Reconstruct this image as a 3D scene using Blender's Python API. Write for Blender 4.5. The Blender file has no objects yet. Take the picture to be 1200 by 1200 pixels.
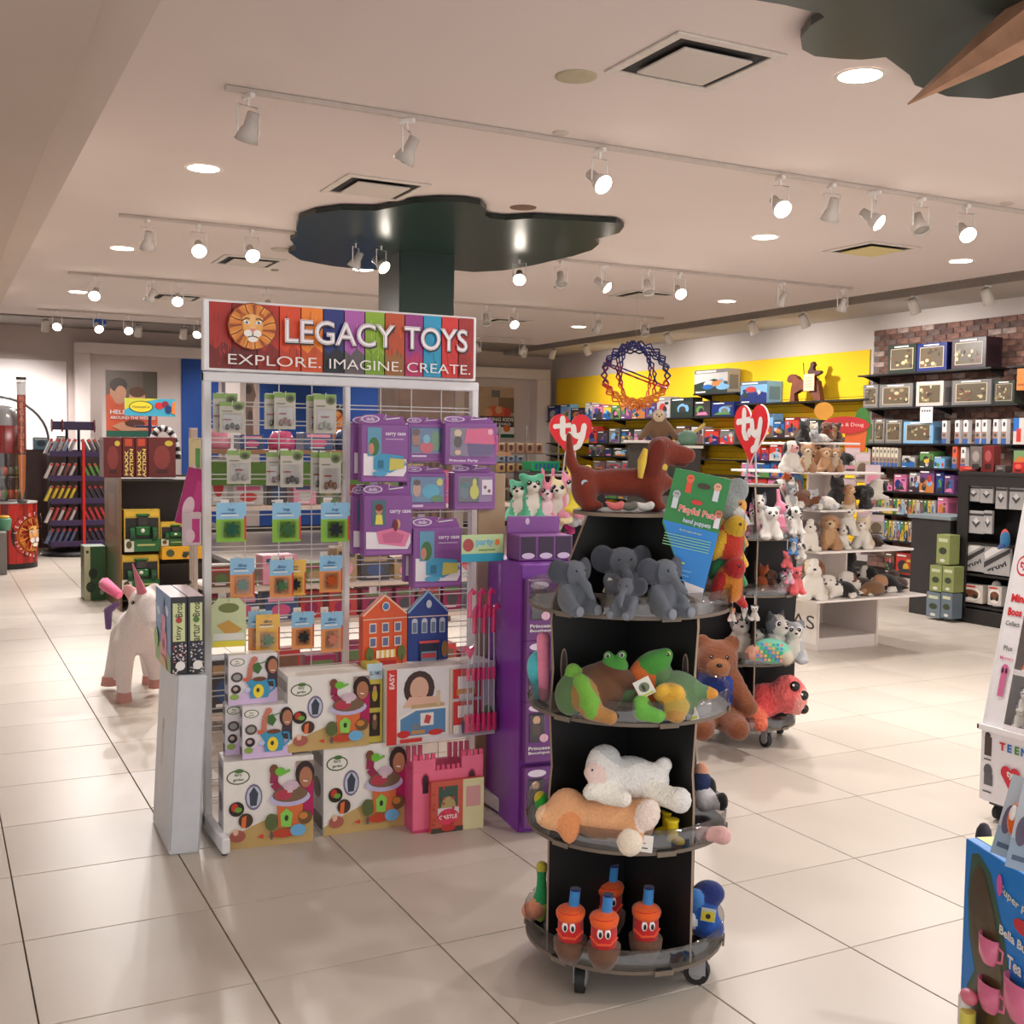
import bpy, math, random
import numpy as np
from mathutils import Vector, Matrix, Euler
PI = math.pi
random.seed(7)
SC = bpy.context.scene
COL = SC.collection
# ---------------------------------------------------------------- camera, world, exposure
FPX = 1323.0
YAW, PIT, ROL = math.radians(27.29), math.radians(3.35), math.radians(.75)
CAMP = np.array([-.249, -3.334, 1.645])
_cy, _sy, _cp, _sp = math.cos(YAW), math.sin(YAW), math.cos(PIT), math.sin(PIT)
FW = np.array([_sy*_cp, _cy*_cp, -_sp]); _r0 = np.array([_cy, -_sy, 0.]); _u0 = np.cross(_r0, FW)
RT = _r0*math.cos(ROL) + _u0*math.sin(ROL); UP = -_r0*math.sin(ROL) + _u0*math.cos(ROL)
cd = bpy.data.cameras.new('camera'); cam = bpy.data.objects.new('camera', cd); COL.objects.link(cam)
m = Matrix.Identity(4)
for i in range(3):
    m[i][0], m[i][1], m[i][2], m[i][3] = RT[i], UP[i], -FW[i], CAMP[i]
cam.matrix_world = m
cd.sensor_width = 36; cd.lens = FPX/1200*36; cd.clip_start = .05; cd.clip_end = 100
SC.camera = cam
SC.view_settings.view_transform = 'Standard'; SC.view_settings.look = 'None'
SC.view_settings.gamma = 1; SC.view_settings.use_curve_mapping = False
SC.view_settings.exposure = 0.75
w = bpy.data.worlds.new('mall_light'); SC.world = w; w.use_nodes = True
w.node_tree.nodes['Background'].inputs[0].default_value = (1.0, .95, .93, 1)
w.node_tree.nodes['Background'].inputs[1].default_value = .8
def area(name, loc, size, power, col=(1, .95, .92), sy=None, rot=(0, 0, 0), disk=False):
    l = bpy.data.lights.new(name, 'AREA'); l.energy = power; l.color = col; l.size = size
    if disk: l.shape = 'DISK'
    elif sy: l.shape = 'RECTANGLE'; l.size_y = sy
    o = bpy.data.objects.new(name, l); COL.objects.link(o); o.location = loc; o.rotation_euler = rot
    return o
# ---------------------------------------------------------------- where things stand: a sight line cut by a real plane
def ray(u, v): return FW + RT*(u-600)/FPX - UP*(v-600)/FPX
def onz(u, v, z=0.): d = ray(u, v); return CAMP + d*(z-CAMP[2])/d[2]
def onx(u, v, x): d = ray(u, v); return CAMP + d*(x-CAMP[0])/d[0]
def ony(u, v, y): d = ray(u, v); return CAMP + d*(y-CAMP[1])/d[1]
def at(u, v, X, Y):
    d = ray(u, v); t = ((X-CAMP[0])*d[0]+(Y-CAMP[1])*d[1])/(d[0]**2+d[1]**2); return CAMP + d*t
# ---------------------------------------------------------------- colours and materials
def lin(c):
    return tuple((x/255/12.92) if x/255 <= .04045 else ((x/255+.055)/1.055)**2.4 for x in c)
MATS = {}
def mat(name, rough=.6, metal=0., noise=.06, scale=30., bump=0., sheen=0., coat=0., emit=0.):
    if name in MATS: return MATS[name]
    m = bpy.data.materials.new(name); m.use_nodes = True; nt = m.node_tree; N = nt.nodes; L = nt.links
    b = N['Principled BSDF']
    a = N.new('ShaderNodeAttribute'); a.attribute_name = 'Col'
    tc = N.new('ShaderNodeTexCoord'); nz = N.new('ShaderNodeTexNoise'); nz.inputs['Scale'].default_value = scale; nz.inputs['Detail'].default_value = 3
    L.new(tc.outputs['Object'], nz.inputs['Vector'])
    mr = N.new('ShaderNodeMapRange'); mr.inputs['To Min'].default_value = 1-noise; mr.inputs['To Max'].default_value = 1+noise
    mr.inputs['From Min'].default_value = .3; mr.inputs['From Max'].default_value = .7
    L.new(nz.outputs['Fac'], mr.inputs['Value'])
    mx = N.new('ShaderNodeVectorMath'); mx.operation = 'SCALE'
    L.new(a.outputs['Color'], mx.inputs[0]); L.new(mr.outputs[0], mx.inputs['Scale'])
    L.new(mx.outputs[0], b.inputs['Base Color'])
    b.inputs['Roughness'].default_value = rough; b.inputs['Metallic'].default_value = metal
    if sheen: b.inputs['Sheen Weight'].default_value = sheen; b.inputs['Sheen Roughness'].default_value = .5
    if coat: b.inputs['Coat Weight'].default_value = coat; b.inputs['Coat Roughness'].default_value = .1
    if bump:
        bp = N.new('ShaderNodeBump'); bp.inputs['Strength'].default_value = bump; bp.inputs['Distance'].default_value = .004
        L.new(nz.outputs['Fac'], bp.inputs['Height']); L.new(bp.outputs[0], b.inputs['Normal'])
    if emit:
        L.new(a.outputs['Color'], b.inputs['Emission Color']); b.inputs['Emission Strength'].default_value = emit
    MATS[name] = m
    return m
MATTE = mat('painted_surface', .65)
CARD = mat('printed_card', .38, noise=.04, scale=14)
SHINY = mat('gloss_plastic', .22, noise=.03)
PLUSH = mat('plush_fur', .95, noise=.09, scale=130, bump=1., sheen=.3)
FELT = mat('short_plush', .95, noise=.06, scale=90, bump=.5, sheen=.25)
METAL = mat('brushed_metal', .3, metal=1., noise=.05)
WHITEMETAL = mat('white_powder_coat', .4, noise=.02)
BLACKP = mat('black_laminate', .5, noise=.10, scale=6)
WALLP = mat('wall_paint', .85, noise=.02, scale=2.5)
CEILP = mat('ceiling_paint', .9, noise=.015, scale=1.2)
TILE = mat('glazed_floor_tile', .33, noise=.045, scale=1.1)
GREENP = mat('green_gloss_paint', .3, noise=.08, scale=5)
WOOD = mat('raw_wood', .6, noise=.2, scale=9, bump=.2)
BRICK = mat('brick_face', .85, noise=.35, scale=9, bump=.8)
LAMPE = mat('lamp_glow', .4, emit=14.)
TILE.node_tree.nodes['Principled BSDF'].inputs['Specular IOR Level'].default_value = .3
def clear_mat(name, tint=(.92, .93, .95), fac=.12, rough=.05):
    m = bpy.data.materials.new(name); m.use_nodes = True; N = m.node_tree.nodes; L = m.node_tree.links
    N.remove(N['Principled BSDF'])
    t = N.new('ShaderNodeBsdfTransparent'); t.inputs[0].default_value = (*tint, 1)
    g = N.new('ShaderNodeBsdfGlossy'); g.inputs['Roughness'].default_value = rough
    tc = N.new('ShaderNodeTexCoord'); nz = N.new('ShaderNodeTexNoise'); nz.inputs['Scale'].default_value = 18
    bp = N.new('ShaderNodeBump'); bp.inputs['Strength'].default_value = .25; bp.inputs['Distance'].default_value = .01
    L.new(tc.outputs['Object'], nz.inputs['Vector']); L.new(nz.outputs['Fac'], bp.inputs['Height']); L.new(bp.outputs[0], g.inputs['Normal'])
    mx = N.new('ShaderNodeMixShader'); mx.inputs[0].default_value = fac; L.new(t.outputs[0], mx.inputs[1]); L.new(g.outputs[0], mx.inputs[2])
    L.new(mx.outputs[0], N['Material Output'].inputs[0])
    return m
ACRYL = clear_mat('clear_acrylic', (.80, .80, .81), .11, .06)
FILM = clear_mat('clear_film', (.94, .94, .96), .07, .12)
# ---------------------------------------------------------------- text outlines
_TX = {}
def text_poly(s, bold=0.):
    k = (s, bold)
    if k in _TX: return _TX[k]
    c = bpy.data.curves.new('lettering', 'FONT'); c.body = s; c.resolution_u = 4 if s.isupper() else 2; c.offset = bold
    o = bpy.data.objects.new('lettering', c); COL.objects.link(o)
    dg = bpy.context.evaluated_depsgraph_get(); dg.update()
    me = bpy.data.meshes.new_from_object(o.evaluated_get(dg))
    V = [tuple(v.co[:2]) for v in me.vertices]; Fs = [tuple(p.vertices) for p in me.polygons]
    bpy.data.objects.remove(o); bpy.data.curves.remove(c); bpy.data.meshes.remove(me)
    if V:
        xs = [v[0] for v in V]; ys = [v[1] for v in V]
        x0, x1, y0, y1 = min(xs), max(xs), min(ys), max(ys)
        V = [((x-x0), (y-y0)) for x, y in V]; r = (V, Fs, x1-x0, y1-y0)
    else: r = ([], [], 1, 1)
    _TX[k] = r
    return r
# ---------------------------------------------------------------- mesh builder
class MB:
    def __init__(s): s.v = []; s.f = []; s.c = []; s.s = []; s.M = Matrix.Identity(4)
    def tr(s, loc=(0, 0, 0), rot=(0, 0, 0), sc=(1, 1, 1)):
        s.M = Matrix.LocRotScale(Vector(loc), Euler(rot), Vector(sc)); return s
    def add(s, V, Fs, col, smooth=False):
        n = len(s.v); M = s.M
        s.v += [tuple(M @ Vector(p)) for p in V]
        s.f += [tuple(i+n for i in f) for f in Fs]
        col = lin(col); s.c += [col]*len(Fs); s.s += [smooth]*len(Fs); return s
    def box(s, c, d, col, bev=0.):
        x, y, z = d[0]/2, d[1]/2, d[2]/2
        if bev <= 0:
            V = [(c[0]+i*x, c[1]+j*y, c[2]+k*z) for k in (-1, 1) for j in (-1, 1) for i in (-1, 1)]
            return s.add(V, [(0, 2, 3, 1), (4, 5, 7, 6), (0, 1, 5, 4), (2, 6, 7, 3), (0, 4, 6, 2), (1, 3, 7, 5)], col)
        b = min(bev, x*.9, y*.9, z*.9)
        ring = [(-1, -1), (1, -1), (1, 1), (-1, 1)]
        def oct(zz, ins):
            o = []
            for (i, j) in ring:
                a = (c[0]+i*(x-ins), c[1]+j*(y-ins-b), zz); q = (c[0]+i*(x-ins-b), c[1]+j*(y-ins), zz)
                o += [a, q] if i*j > 0 else [q, a]
            return o
        R = [oct(c[2]-z, b), oct(c[2]-z+b, 0), oct(c[2]+z-b, 0), oct(c[2]+z, b)]
        V = sum(R, []); Fs = [tuple(range(7, -1, -1)), tuple(range(24, 32))]
        for k in range(3):
            for i in range(8): Fs.append((k*8+i, k*8+(i+1) % 8, (k+1)*8+(i+1) % 8, (k+1)*8+i))
        return s.add(V, Fs, col)
    def b2(s, x0, x1, y0, y1, z0, z1, col, bev=0.):
        return s.box(((x0+x1)/2, (y0+y1)/2, (z0+z1)/2), (abs(x1-x0), abs(y1-y0), abs(z1-z0)), col, bev)
    def tube(s, pts, r, col, n=8, caps=True, smooth=True):
        pts = [Vector(p) for p in pts]; m = len(pts)
        rs = r if isinstance(r, (list, tuple)) else [r]*m
        V = []; up = None
        for i, p in enumerate(pts):
            d = (pts[min(i+1, m-1)]-pts[max(i-1, 0)]).normalized()
            if up is None: up = Vector((0, 0, 1)) if abs(d.z) < .9 else Vector((1, 0, 0))
            a = d.cross(up).normalized(); b = a.cross(d).normalized(); up = b
            for k in range(n):
                t = 2*PI*k/n; V.append(tuple(p+(a*math.cos(t)+b*math.sin(t))*rs[i]))
        Fs = [(i*n+k, i*n+(k+1) % n, (i+1)*n+(k+1) % n, (i+1)*n+k) for i in range(m-1) for k in range(n)]
        s.add(V, Fs, col, smooth)
        if caps: s.add([V[k] for k in range(n)], [tuple(range(n-1, -1, -1))], col); s.add(V[-n:], [tuple(range(n))], col)
        return s
    def lathe(s, prof, col, n=20, c=(0, 0), smooth=True, a0=0., a1=2*PI):
        full = abs(a1-a0-2*PI) < 1e-6; k = n if full else n+1
        V = [(c[0]+r*math.cos(a0+(a1-a0)*i/n), c[1]+r*math.sin(a0+(a1-a0)*i/n), z) for r, z in prof for i in range(k)]
        Fs = []
        for j in range(len(prof)-1):
            for i in range(n):
                a, b = i, (i+1) % k
                Fs.append((j*k+a, j*k+b, (j+1)*k+b, (j+1)*k+a))
        return s.add(V, Fs, col, smooth)
    def ball(s, c, r, col, n=10, m=6):
        if not isinstance(r, (tuple, list)): r = (r, r, r)
        V = [(c[0], c[1], c[2]-r[2])]
        for j in range(1, m):
            t = -PI/2+PI*j/m
            for i in range(n): V.append((c[0]+r[0]*math.cos(t)*math.cos(2*PI*i/n), c[1]+r[1]*math.cos(t)*math.sin(2*PI*i/n), c[2]+r[2]*math.sin(t)))
        V.append((c[0], c[1], c[2]+r[2])); Fs = []
        for i in range(n):
            Fs.append((0, 1+(i+1) % n, 1+i)); Fs.append((len(V)-1, 1+(m-2)*n+i, 1+(m-2)*n+(i+1) % n))
            for j in range(m-2): Fs.append((1+j*n+i, 1+j*n+(i+1) % n, 1+(j+1)*n+(i+1) % n, 1+(j+1)*n+i))
        return s.add(V, Fs, col, True)
    def prism(s, P, y0, y1, col, side=None):
        # outline P in x,z, extruded from y0 (front) to y1
        n = len(P); V = [(x, y0, z) for x, z in P]+[(x, y1, z) for x, z in P]
        s.add(V, [tuple(range(n)), tuple(range(2*n-1, n-1, -1))], col)
        s.add(V, [(i, n+i, n+(i+1) % n, (i+1) % n) for i in range(n)], side or col); return s
    def zprism(s, P, z0, z1, col, side=None):
        n = len(P); V = [(x, y, z0) for x, y in P]+[(x, y, z1) for x, y in P]
        s.add(V, [tuple(range(n-1, -1, -1)), tuple(range(n, 2*n))], col)
        s.add(V, [(i, (i+1) % n, n+(i+1) % n, n+i) for i in range(n)], side or col); return s
    def art(s, items, w, h, o=(0, 0, 0), xd=(1, 0, 0), yd=(0, 0, 1), e=.0005):
        # flat print: items in units of the panel (0..1); later ones lie a hair in front
        xd = Vector(xd); yd = Vector(yd); nn = xd.cross(yd); o = Vector(o); k = 1
        sc = min(w, h)
        def P(x, y): return tuple(o+xd*(x*w)+yd*(y*h)+nn*(e*k))
        for it in items:
            t = it[0]
            if t == 'r': x, y, a, b, c = it[1:6]; s.add([P(x, y), P(x+a, y), P(x+a, y+b), P(x, y+b)], [(0, 1, 2, 3)], c)
            elif t == 'e':
                x, y, a, b, c = it[1:6]; n = 16
                s.add([P(x+a*math.cos(2*PI*i/n), y+b*math.sin(2*PI*i/n)) for i in range(n)], [tuple(range(n))], c)
            elif t == 'p': s.add([P(*q) for q in it[1]], [tuple(range(len(it[1])))], it[2])
            elif t == 't':
                txt, x, y, hh, c = it[1:6]; bold = it[6] if len(it) > 6 else 0.; ang = it[7] if len(it) > 7 else 0.; al = it[8] if len(it) > 8 else 'c'
                V, Fs, tw, th = text_poly(txt, bold); wmax = it[9] if len(it) > 9 else None
                if V:
                    S = hh*h/th; sx = S
                    if wmax: sx = wmax*w/tw
                    dx = -tw/2 if al == 'c' else 0.; ca, sa = math.cos(ang), math.sin(ang); Q = []
                    for a, b in V:
                        X = (a+dx)*sx; Y = (b-th/2)*S; X, Y = X*ca-Y*sa, X*sa+Y*ca
                        Q.append(tuple(o+xd*(x*w+X)+yd*(y*h+Y)+nn*(e*k)))
                    s.add(Q, Fs, c)
            elif t == 'l': # polyline with width (fraction of panel height)
                pts, wd, c = it[1:4]
                for (xa, ya), (xb, yb) in zip(pts, pts[1:]):
                    dx, dy = (xb-xa)*w, (yb-ya)*h; L = math.hypot(dx, dy) or 1; ox, oy = -dy/L*wd*h/2/w, dx/L*wd*h/2/h
                    s.add([P(xa-ox, ya-oy), P(xb-ox, yb-oy), P(xb+ox, yb+oy), P(xa+ox, ya+oy)], [(0, 1, 2, 3)], c)
            k += 1
        return s
def mesh_of(name, b, material):
    me = bpy.data.meshes.new(name); me.from_pydata(b.v, [], b.f)
    ca = me.color_attributes.new('Col', 'FLOAT_COLOR', 'CORNER')
    cnt = np.array([len(f) for f in b.f]); arr = np.ones((cnt.sum(), 4), np.float32)
    arr[:, :3] = np.repeat(np.array(b.c, np.float32).reshape(-1, 3), cnt, axis=0); ca.data.foreach_set('color', arr.ravel())
    me.polygons.foreach_set('use_smooth', b.s); me.materials.append(material); me.update()
    return me
def put(name, me, parent=None, loc=None, rot=None, sc=None):
    o = bpy.data.objects.new(name, me); COL.objects.link(o)
    if parent is not None: o.parent = parent
    if loc is not None: o.location = loc
    if rot is not None: o.rotation_euler = rot
    if sc is not None: o.scale = (sc,)*3 if not isinstance(sc, (tuple, list)) else sc
    return o
def obj(name, b, material=None, parent=None, loc=None, rot=None, sc=None):
    return put(name, mesh_of(name, b, material or MATTE), parent, loc, rot, sc)
def tag(o, label, cat, group=None, kind=None):
    o['label'] = label; o['category'] = cat
    if group: o['group'] = group
    if kind: o['kind'] = kind
    return o
def thing(name, label, cat, loc=(0, 0, 0), rz=0., group=None, rot=None):
    o = bpy.data.objects.new(name, None); COL.objects.link(o); o.empty_display_size = .1
    o.location = loc; o.rotation_euler = rot or (0, 0, rz); return tag(o, label, cat, group)
def struct(name, b, material, parent=None):
    o = obj(name, b, material, parent)
    if parent is None: o['kind'] = 'structure'
    return o
def copy_tree(o, parent=None):
    c = o.copy(); COL.objects.link(c)
    if parent is not None: c.parent = parent
    for ch in list(o.children): copy_tree(ch, c)
    return c
def dup(root, label, loc, rz=0., rot=None, sc=None, group=None):
    c = copy_tree(root); c.location = loc; c.rotation_euler = rot or (0, 0, rz)
    if sc is not None: c.scale = (sc,)*3
    c['label'] = label
    if group: c['group'] = group
    return c
ORD = ['first', 'second', 'third', 'fourth', 'fifth', 'sixth', 'seventh', 'eighth', 'ninth', 'tenth', 'eleventh', 'twelfth', 'thirteenth', 'fourteenth', 'fifteenth', 'sixteenth', 'seventeenth', 'eighteenth', 'nineteenth', 'twentieth', 'twenty-first', 'twenty-second', 'twenty-third', 'twenty-fourth', 'twenty-fifth', 'twenty-sixth', 'twenty-seventh', 'twenty-eighth', 'twenty-ninth', 'thirtieth']
# a few paint names
WHT = (235, 232, 228); BLK = (14, 14, 15); EDGE = (150, 130, 110); RED = (205, 30, 35); PNK = (235, 130, 160); NAVY = (30, 32, 80)
# ================================================================ THE ROOM
H = 3.42; XW = 11.35; YB = 17.4; YF = -3.6; XL = -6.0
TS = .61
b = MB(); b.b2(XL, XW+.3, YF, YB+.3, -.2, -.012, (120, 100, 84)); floor = struct('floor', b, MATTE)
cells = []
for i in range(math.floor(XL/TS), int(XW/TS)+1):
    for j in range(math.floor(YF/TS)+1, int(YB/TS)+1):
        x, y = (i+.5)*TS, (j+.5)*TS
        d = np.array([x, y, 0])-CAMP; z = d @ FW
        vis = z > .5 and -60 < 600+FPX*(d @ RT)/z < 1260 and 600-FPX*(d @ UP)/z < 1290
        cells.append((not vis, math.hypot(d[0], d[1]), x, y))
cells.sort()
tm = []
for k in range(5):
    t = MB(); q = (-3, 0, 2, -1, 3)[k]; t.box((0, 0, -.006), (TS-.005, TS-.005, .012), (196+q, 186+q, 174+q), .0012); tm.append(mesh_of('floor_tile', t, TILE))
rest = MB()
for k, (h, d, x, y) in enumerate(cells):
    if k < 300: put('floor_tile', tm[(int(x/TS)*7+int(y/TS)*3) % 5], floor, (x, y, random.uniform(-.0003, 0)))
    else: rest.box((x, y, -.006), (TS-.005, TS-.005, .012), (196, 186, 174))
o = obj('far_floor_tiles', rest, TILE, floor); o['kind'] = 'stuff'
# ceiling slab with recessed coves along the right and the back wall
HC = 3.56; CX = 9.27; CYB = 14.25; cc = (220, 208, 203)
b = MB(); b.b2(.41, CX, YF, CYB, H, H+.25, cc); b.b2(CX-.02, XW+.3, YF, YB+.3, HC, HC+.2, (150, 142, 136)); b.b2(XL, CX, CYB-.02, YB+.3, HC, HC+.2, (150, 142, 136))  # cove ceilings get a greyer colour, their shade put into the paint
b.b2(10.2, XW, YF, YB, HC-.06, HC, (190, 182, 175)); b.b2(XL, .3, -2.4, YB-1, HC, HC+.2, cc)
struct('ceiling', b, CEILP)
# entrance bulkhead on the left, lower than the ceiling
zb = 2.98; pb = onz(60, 157, zb)
b = MB(); b.b2(XL, pb[0], YF, YB-2.9, zb, zb+.7, (196, 180, 168)); b.b2(pb[0], .42, YF, YB-2.9, zb+.05, zb+.7, (206, 192, 182))
struct('trim_1', b, CEILP)
# right wall
b = MB(); b.b2(XW, XW+.2, YF, YB, 0, HC, (205, 196, 190)); struct('wall_right', b, WALLP)
b = MB(); b.b2(XL, XW+.2, YB, YB+.2, 0, HC, (206, 192, 186)); struct('wall_back', b, WALLP)
b = MB(); b.b2(XL-.2, XL, 2.0, YB, 0, HC, (206, 192, 186)); struct('wall_left', b, WALLP)
b = MB(); b.b2(XW-.015, XW, YF, YB, 0, .1, (60, 55, 52)); struct('baseboard_right', b, MATTE)
b = MB(); b.b2(XL, XW, YB-.015, YB, 0, .1, (60, 55, 52)); struct('baseboard_back', b, MATTE)
# things on the back wall ------------------------------------------------
def BW(u, v, d=0.): p = ony(u, v, YB-d); return p[0], p[2]
x1, zt = BW(78, 423, .06)
b = MB(); b.b2(XL+.3, x1, YB-.06, YB, .1, zt, (238, 230, 226), .01); tag(obj('wall_panel', b, WALLP), 'white square-edged panel on the back wall behind the round counter', 'panel')
def portal(name, u0, u1, v, ui0, ui1, vi, label, d=.3):
    x0, z0 = BW(u0, v, d); x1, _ = BW(u1, v, d); a0, z1 = BW(ui0, vi, d); a1, _ = BW(ui1, vi, d); c = (226, 214, 208)
    t = thing(name, label, 'frame', (0, YB-d/2, 0))
    for nm, q in (('post', (x0, a0, 0, z1)), ('post', (a1, x1, 0, z1)), ('lintel', (x0, x1, z1, z0))):
        m = MB(); m.b2(q[0], q[1], -d/2, d/2, q[2], q[3], c, .012); obj(nm, m, WALLP, t)
portal('portal_frame', 88, 282, 400, 106, 264, 414, 'pale boxed-out portal frame on the back wall around the boy poster')
portal('portal_frame', 534, 646, 428, 545, 630, 441, 'pale boxed-out portal frame right of the sign rack near the corner')
# blue wall panels
for u0, u1, lab in ((213, 256, 'royal blue wall panel left of the sign rack'), (305, 462, 'royal blue wall panel seen through the rack behind the lion roundel'), (523, 532.5, 'narrow royal blue strip by the right frame')):
    x0, z0 = BW(u0, 419, .05); x1, _ = BW(u1, 419, .05)
    b = MB(); b.b2(x0, x1, YB-.05, YB-.001, .1, z0, (44, 82, 158), .006); tag(obj('blue_panel', b, WALLP), lab, 'panel')
x0, z0 = BW(281, 442, .03); x1, z1 = BW(301, 512, .03)
b = MB(); b.b2(x0, x1, YB-.03, YB-.002, z1, z0, (206, 180, 168)); b.art([('p', [(.3, 0), (.8, 0), (.75, .5), (.95, .7), (.7, 1), (.2, 1), (.35, .6)], (120, 96, 84)), ('e', .5, .8, .2, .08, (70, 56, 50)), ('e', .6, .35, .15, .1, (80, 64, 56))], x1-x0, z0-z1, (x0, YB-.03, z1), e=.002); tag(obj('poster', b, CARD), 'narrow pale poster with a brown bark-like print between the blue panels', 'poster')
# posters
def poster(u0, v0, u1, v1, items, label):
    x0, z1 = BW(u0, v0, .03); x1, z0 = BW(u1, v1, .03); b = MB(); b.b2(x0, x1, YB-.03, YB-.002, z0, z1, WHT)
    b.art(items, x1-x0, z1-z0, (x0, YB-.03, z0), e=.003); return tag(obj('poster', b, CARD), label, 'poster')
skin = (206, 150, 118); orng = (214, 92, 56)
poster(124, 433.5, 184.5, 512, [('r', 0, 0, 1, 1, (108, 96, 82)), ('r', .72, .3, .28, .7, (88, 80, 66)),
    ('p', [(0, .1), (0, .62), (.12, .66), (.3, .55), (.55, .42), (.9, .4), (1, .3), (1, .08), (0, .08)], orng), ('e', .2, .68, .13, .13, skin), ('e', .25, .62, .13, .13, skin),
    ('e', .24, .78, .17, .11, (66, 52, 46)), ('e', .28, .66, .11, .11, skin), ('e', .6, .6, .16, .13, skin), ('e', .6, .68, .16, .08, (96, 62, 44)),
    ('p', [(.1, .15), (.3, .22), (.75, .16), (.8, .1), (.3, .08)], skin), ('e', .55, .2, .2, .06, (90, 50, 40)), ('r', 0, 0, 1, .085, (24, 92, 72)),
    ('t', 'HELPING KIDS', .07, .37, .065, WHT, .02, 0, 'l', .9), ('t', 'AROUND THE WORLD', .07, .285, .045, WHT, .02, 0, 'l', .88)],
    'tall poster of a boy in orange with his head down over a game')
poster(562, 453, 601.5, 513, [('r', 0, 0, 1, 1, (176, 148, 126)), ('r', .35, .8, .24, .14, (90, 96, 104)), ('r', .55, .5, .45, .3, (120, 92, 76)), ('e', .5, .5, .35, .13, (206, 88, 60)), ('e', .25, .48, .12, .1, skin), ('e', .55, .55, .1, .08, skin), ('e', .8, .5, .1, .1, (190, 60, 60)),
    ('r', 0, .2, 1, .22, (60, 58, 60)), ('t', 'HELPING KIDS', .02, .36, .07, WHT, .02, 0, 'l', .96), ('t', 'IN THE WORLD', .2, .27, .05, WHT, .02, 0, 'l', .7),
    ('r', 0, .07, 1, .14, WHT), ('e', .78, .18, .1, .07, (214, 110, 50)), ('r', 0, 0, 1, .07, (24, 92, 72))], 'poster of a laughing crowd of children right of the sign rack')
def lion_items(cx, cy, rx, ry, ring=True):
    # mane lobes, face, eyes, nose; drawn inside a disc
    M1, M2, M3, F1 = (226, 140, 52), (190, 92, 30), (120, 50, 18), (236, 172, 92); it = []
    it.append(('e', cx, cy, rx, ry, M3)); it.append(('e', cx, cy, rx*.96, ry*.96, M1))
    for i in range(15):
        a = -PI*.5+2*PI*i/15; c, s = math.cos(a), math.sin(a); a2 = a+.16; a3 = a-.10
        it.append(('p', [(cx+.42*rx*math.cos(a3), cy+.42*ry*math.sin(a3)), (cx+.93*rx*math.cos(a3+.12), cy+.93*ry*math.sin(a3+.12)), (cx+.93*rx*math.cos(a2+.1), cy+.93*ry*math.sin(a2+.1))], M2 if i % 2 else (240, 160, 70)))
        it.append(('l', [(cx+.45*rx*c, cy+.45*ry*s), (cx+.7*rx*math.cos(a+.13), cy+.7*ry*math.sin(a+.13)), (cx+.94*rx*math.cos(a+.12), cy+.94*ry*math.sin(a+.12))], ry*.045, M3))
    it += [('e', cx-.36*rx, cy+.42*ry, .12*rx, .12*ry, M2), ('e', cx+.36*rx, cy+.42*ry, .12*rx, .12*ry, M2)]
    it.append(('p', [(cx+x*rx, cy+y*ry) for x, y in ((-.42, .35), (-.2, .5), (.2, .5), (.42, .35), (.4, -.05), (.3, -.35), (.22, -.62), (-.22, -.62), (-.3, -.35), (-.4, -.05))], F1))
    it.append(('p', [(cx+x*rx, cy+y*ry) for x, y in ((-.1, .5), (.1, .5), (.13, -.1), (-.13, -.1))], (244, 190, 120)))
    for sgn in (-1, 1):
        it.append(('p', [(cx+sgn*x*rx, cy+y*ry) for x, y in ((.12, .2), (.38, .27), (.3, .08), (.14, .08))][::sgn], (250, 244, 232)))
        it.append(('e', cx+sgn*.24*rx, cy+.15*ry, .06*rx, .06*ry, (70, 110, 150))); it.append(('l', [(cx+sgn*.12*rx, cy+.3*ry), (cx+sgn*.26*rx, cy+.34*ry), (cx+sgn*.42*rx, cy+.22*ry)], ry*.05, (60, 30, 12)))
        it.append(('e', cx+sgn*.16*rx, cy-.3*ry, .2*rx, .15*ry, (248, 242, 234)))
    it += [('e', cx, cy-.55*ry, .2*rx, .12*ry, (246, 240, 232)), ('p', [(cx-.15*rx, cy-.1*ry), (cx, cy-.28*ry), (cx+.15*rx, cy-.1*ry)], (220, 140, 130)), ('l', [(cx, cy-.26*ry), (cx, cy-.42*ry)], ry*.04, (60, 30, 20)), ('l', [(cx-.2*rx, cy-.46*ry), (cx, cy-.41*ry), (cx+.2*rx, cy-.46*ry)], ry*.04, (60, 30, 20))]
    return it
def ring_text(s, cx, cy, rx, ry, hh, col, a0, a1):
    n = len(s); return [('t', ch, cx+rx*math.cos(a0+(a1-a0)*i/(n-1)), cy+ry*math.sin(a0+(a1-a0)*i/(n-1)), hh, col, .01, a0+(a1-a0)*i/(n-1)-(PI/2 if a1 < a0 else -PI/2)) for i, ch in enumerate(s) if ch != ' ']
xc, zc = BW(386, 498, .1); xr, _ = BW(412, 498, .1); R = xr-xc
b = MB(); n = 32; b.prism([(xc+R*math.cos(2*PI*i/n), zc+R*math.sin(2*PI*i/n)) for i in range(n)], YB-.09, YB-.05, (26, 24, 26))
b.art(lion_items(.5, .5, .38, .38)+ring_text('LEGACY TOYS', .5, .5, .44, .44, .07, WHT, PI*.9, PI*.1)+ring_text('EXPLORE IMAGINE CREATE', .5, .5, .44, .44, .05, WHT, PI*1.1, PI*1.9), 2*R, 2*R, (xc-R, YB-.09, zc-R), e=.001)
tag(obj('lion_roundel', b, CARD), 'round black-ringed lion emblem on the blue back wall behind the rack', 'sign')
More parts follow.
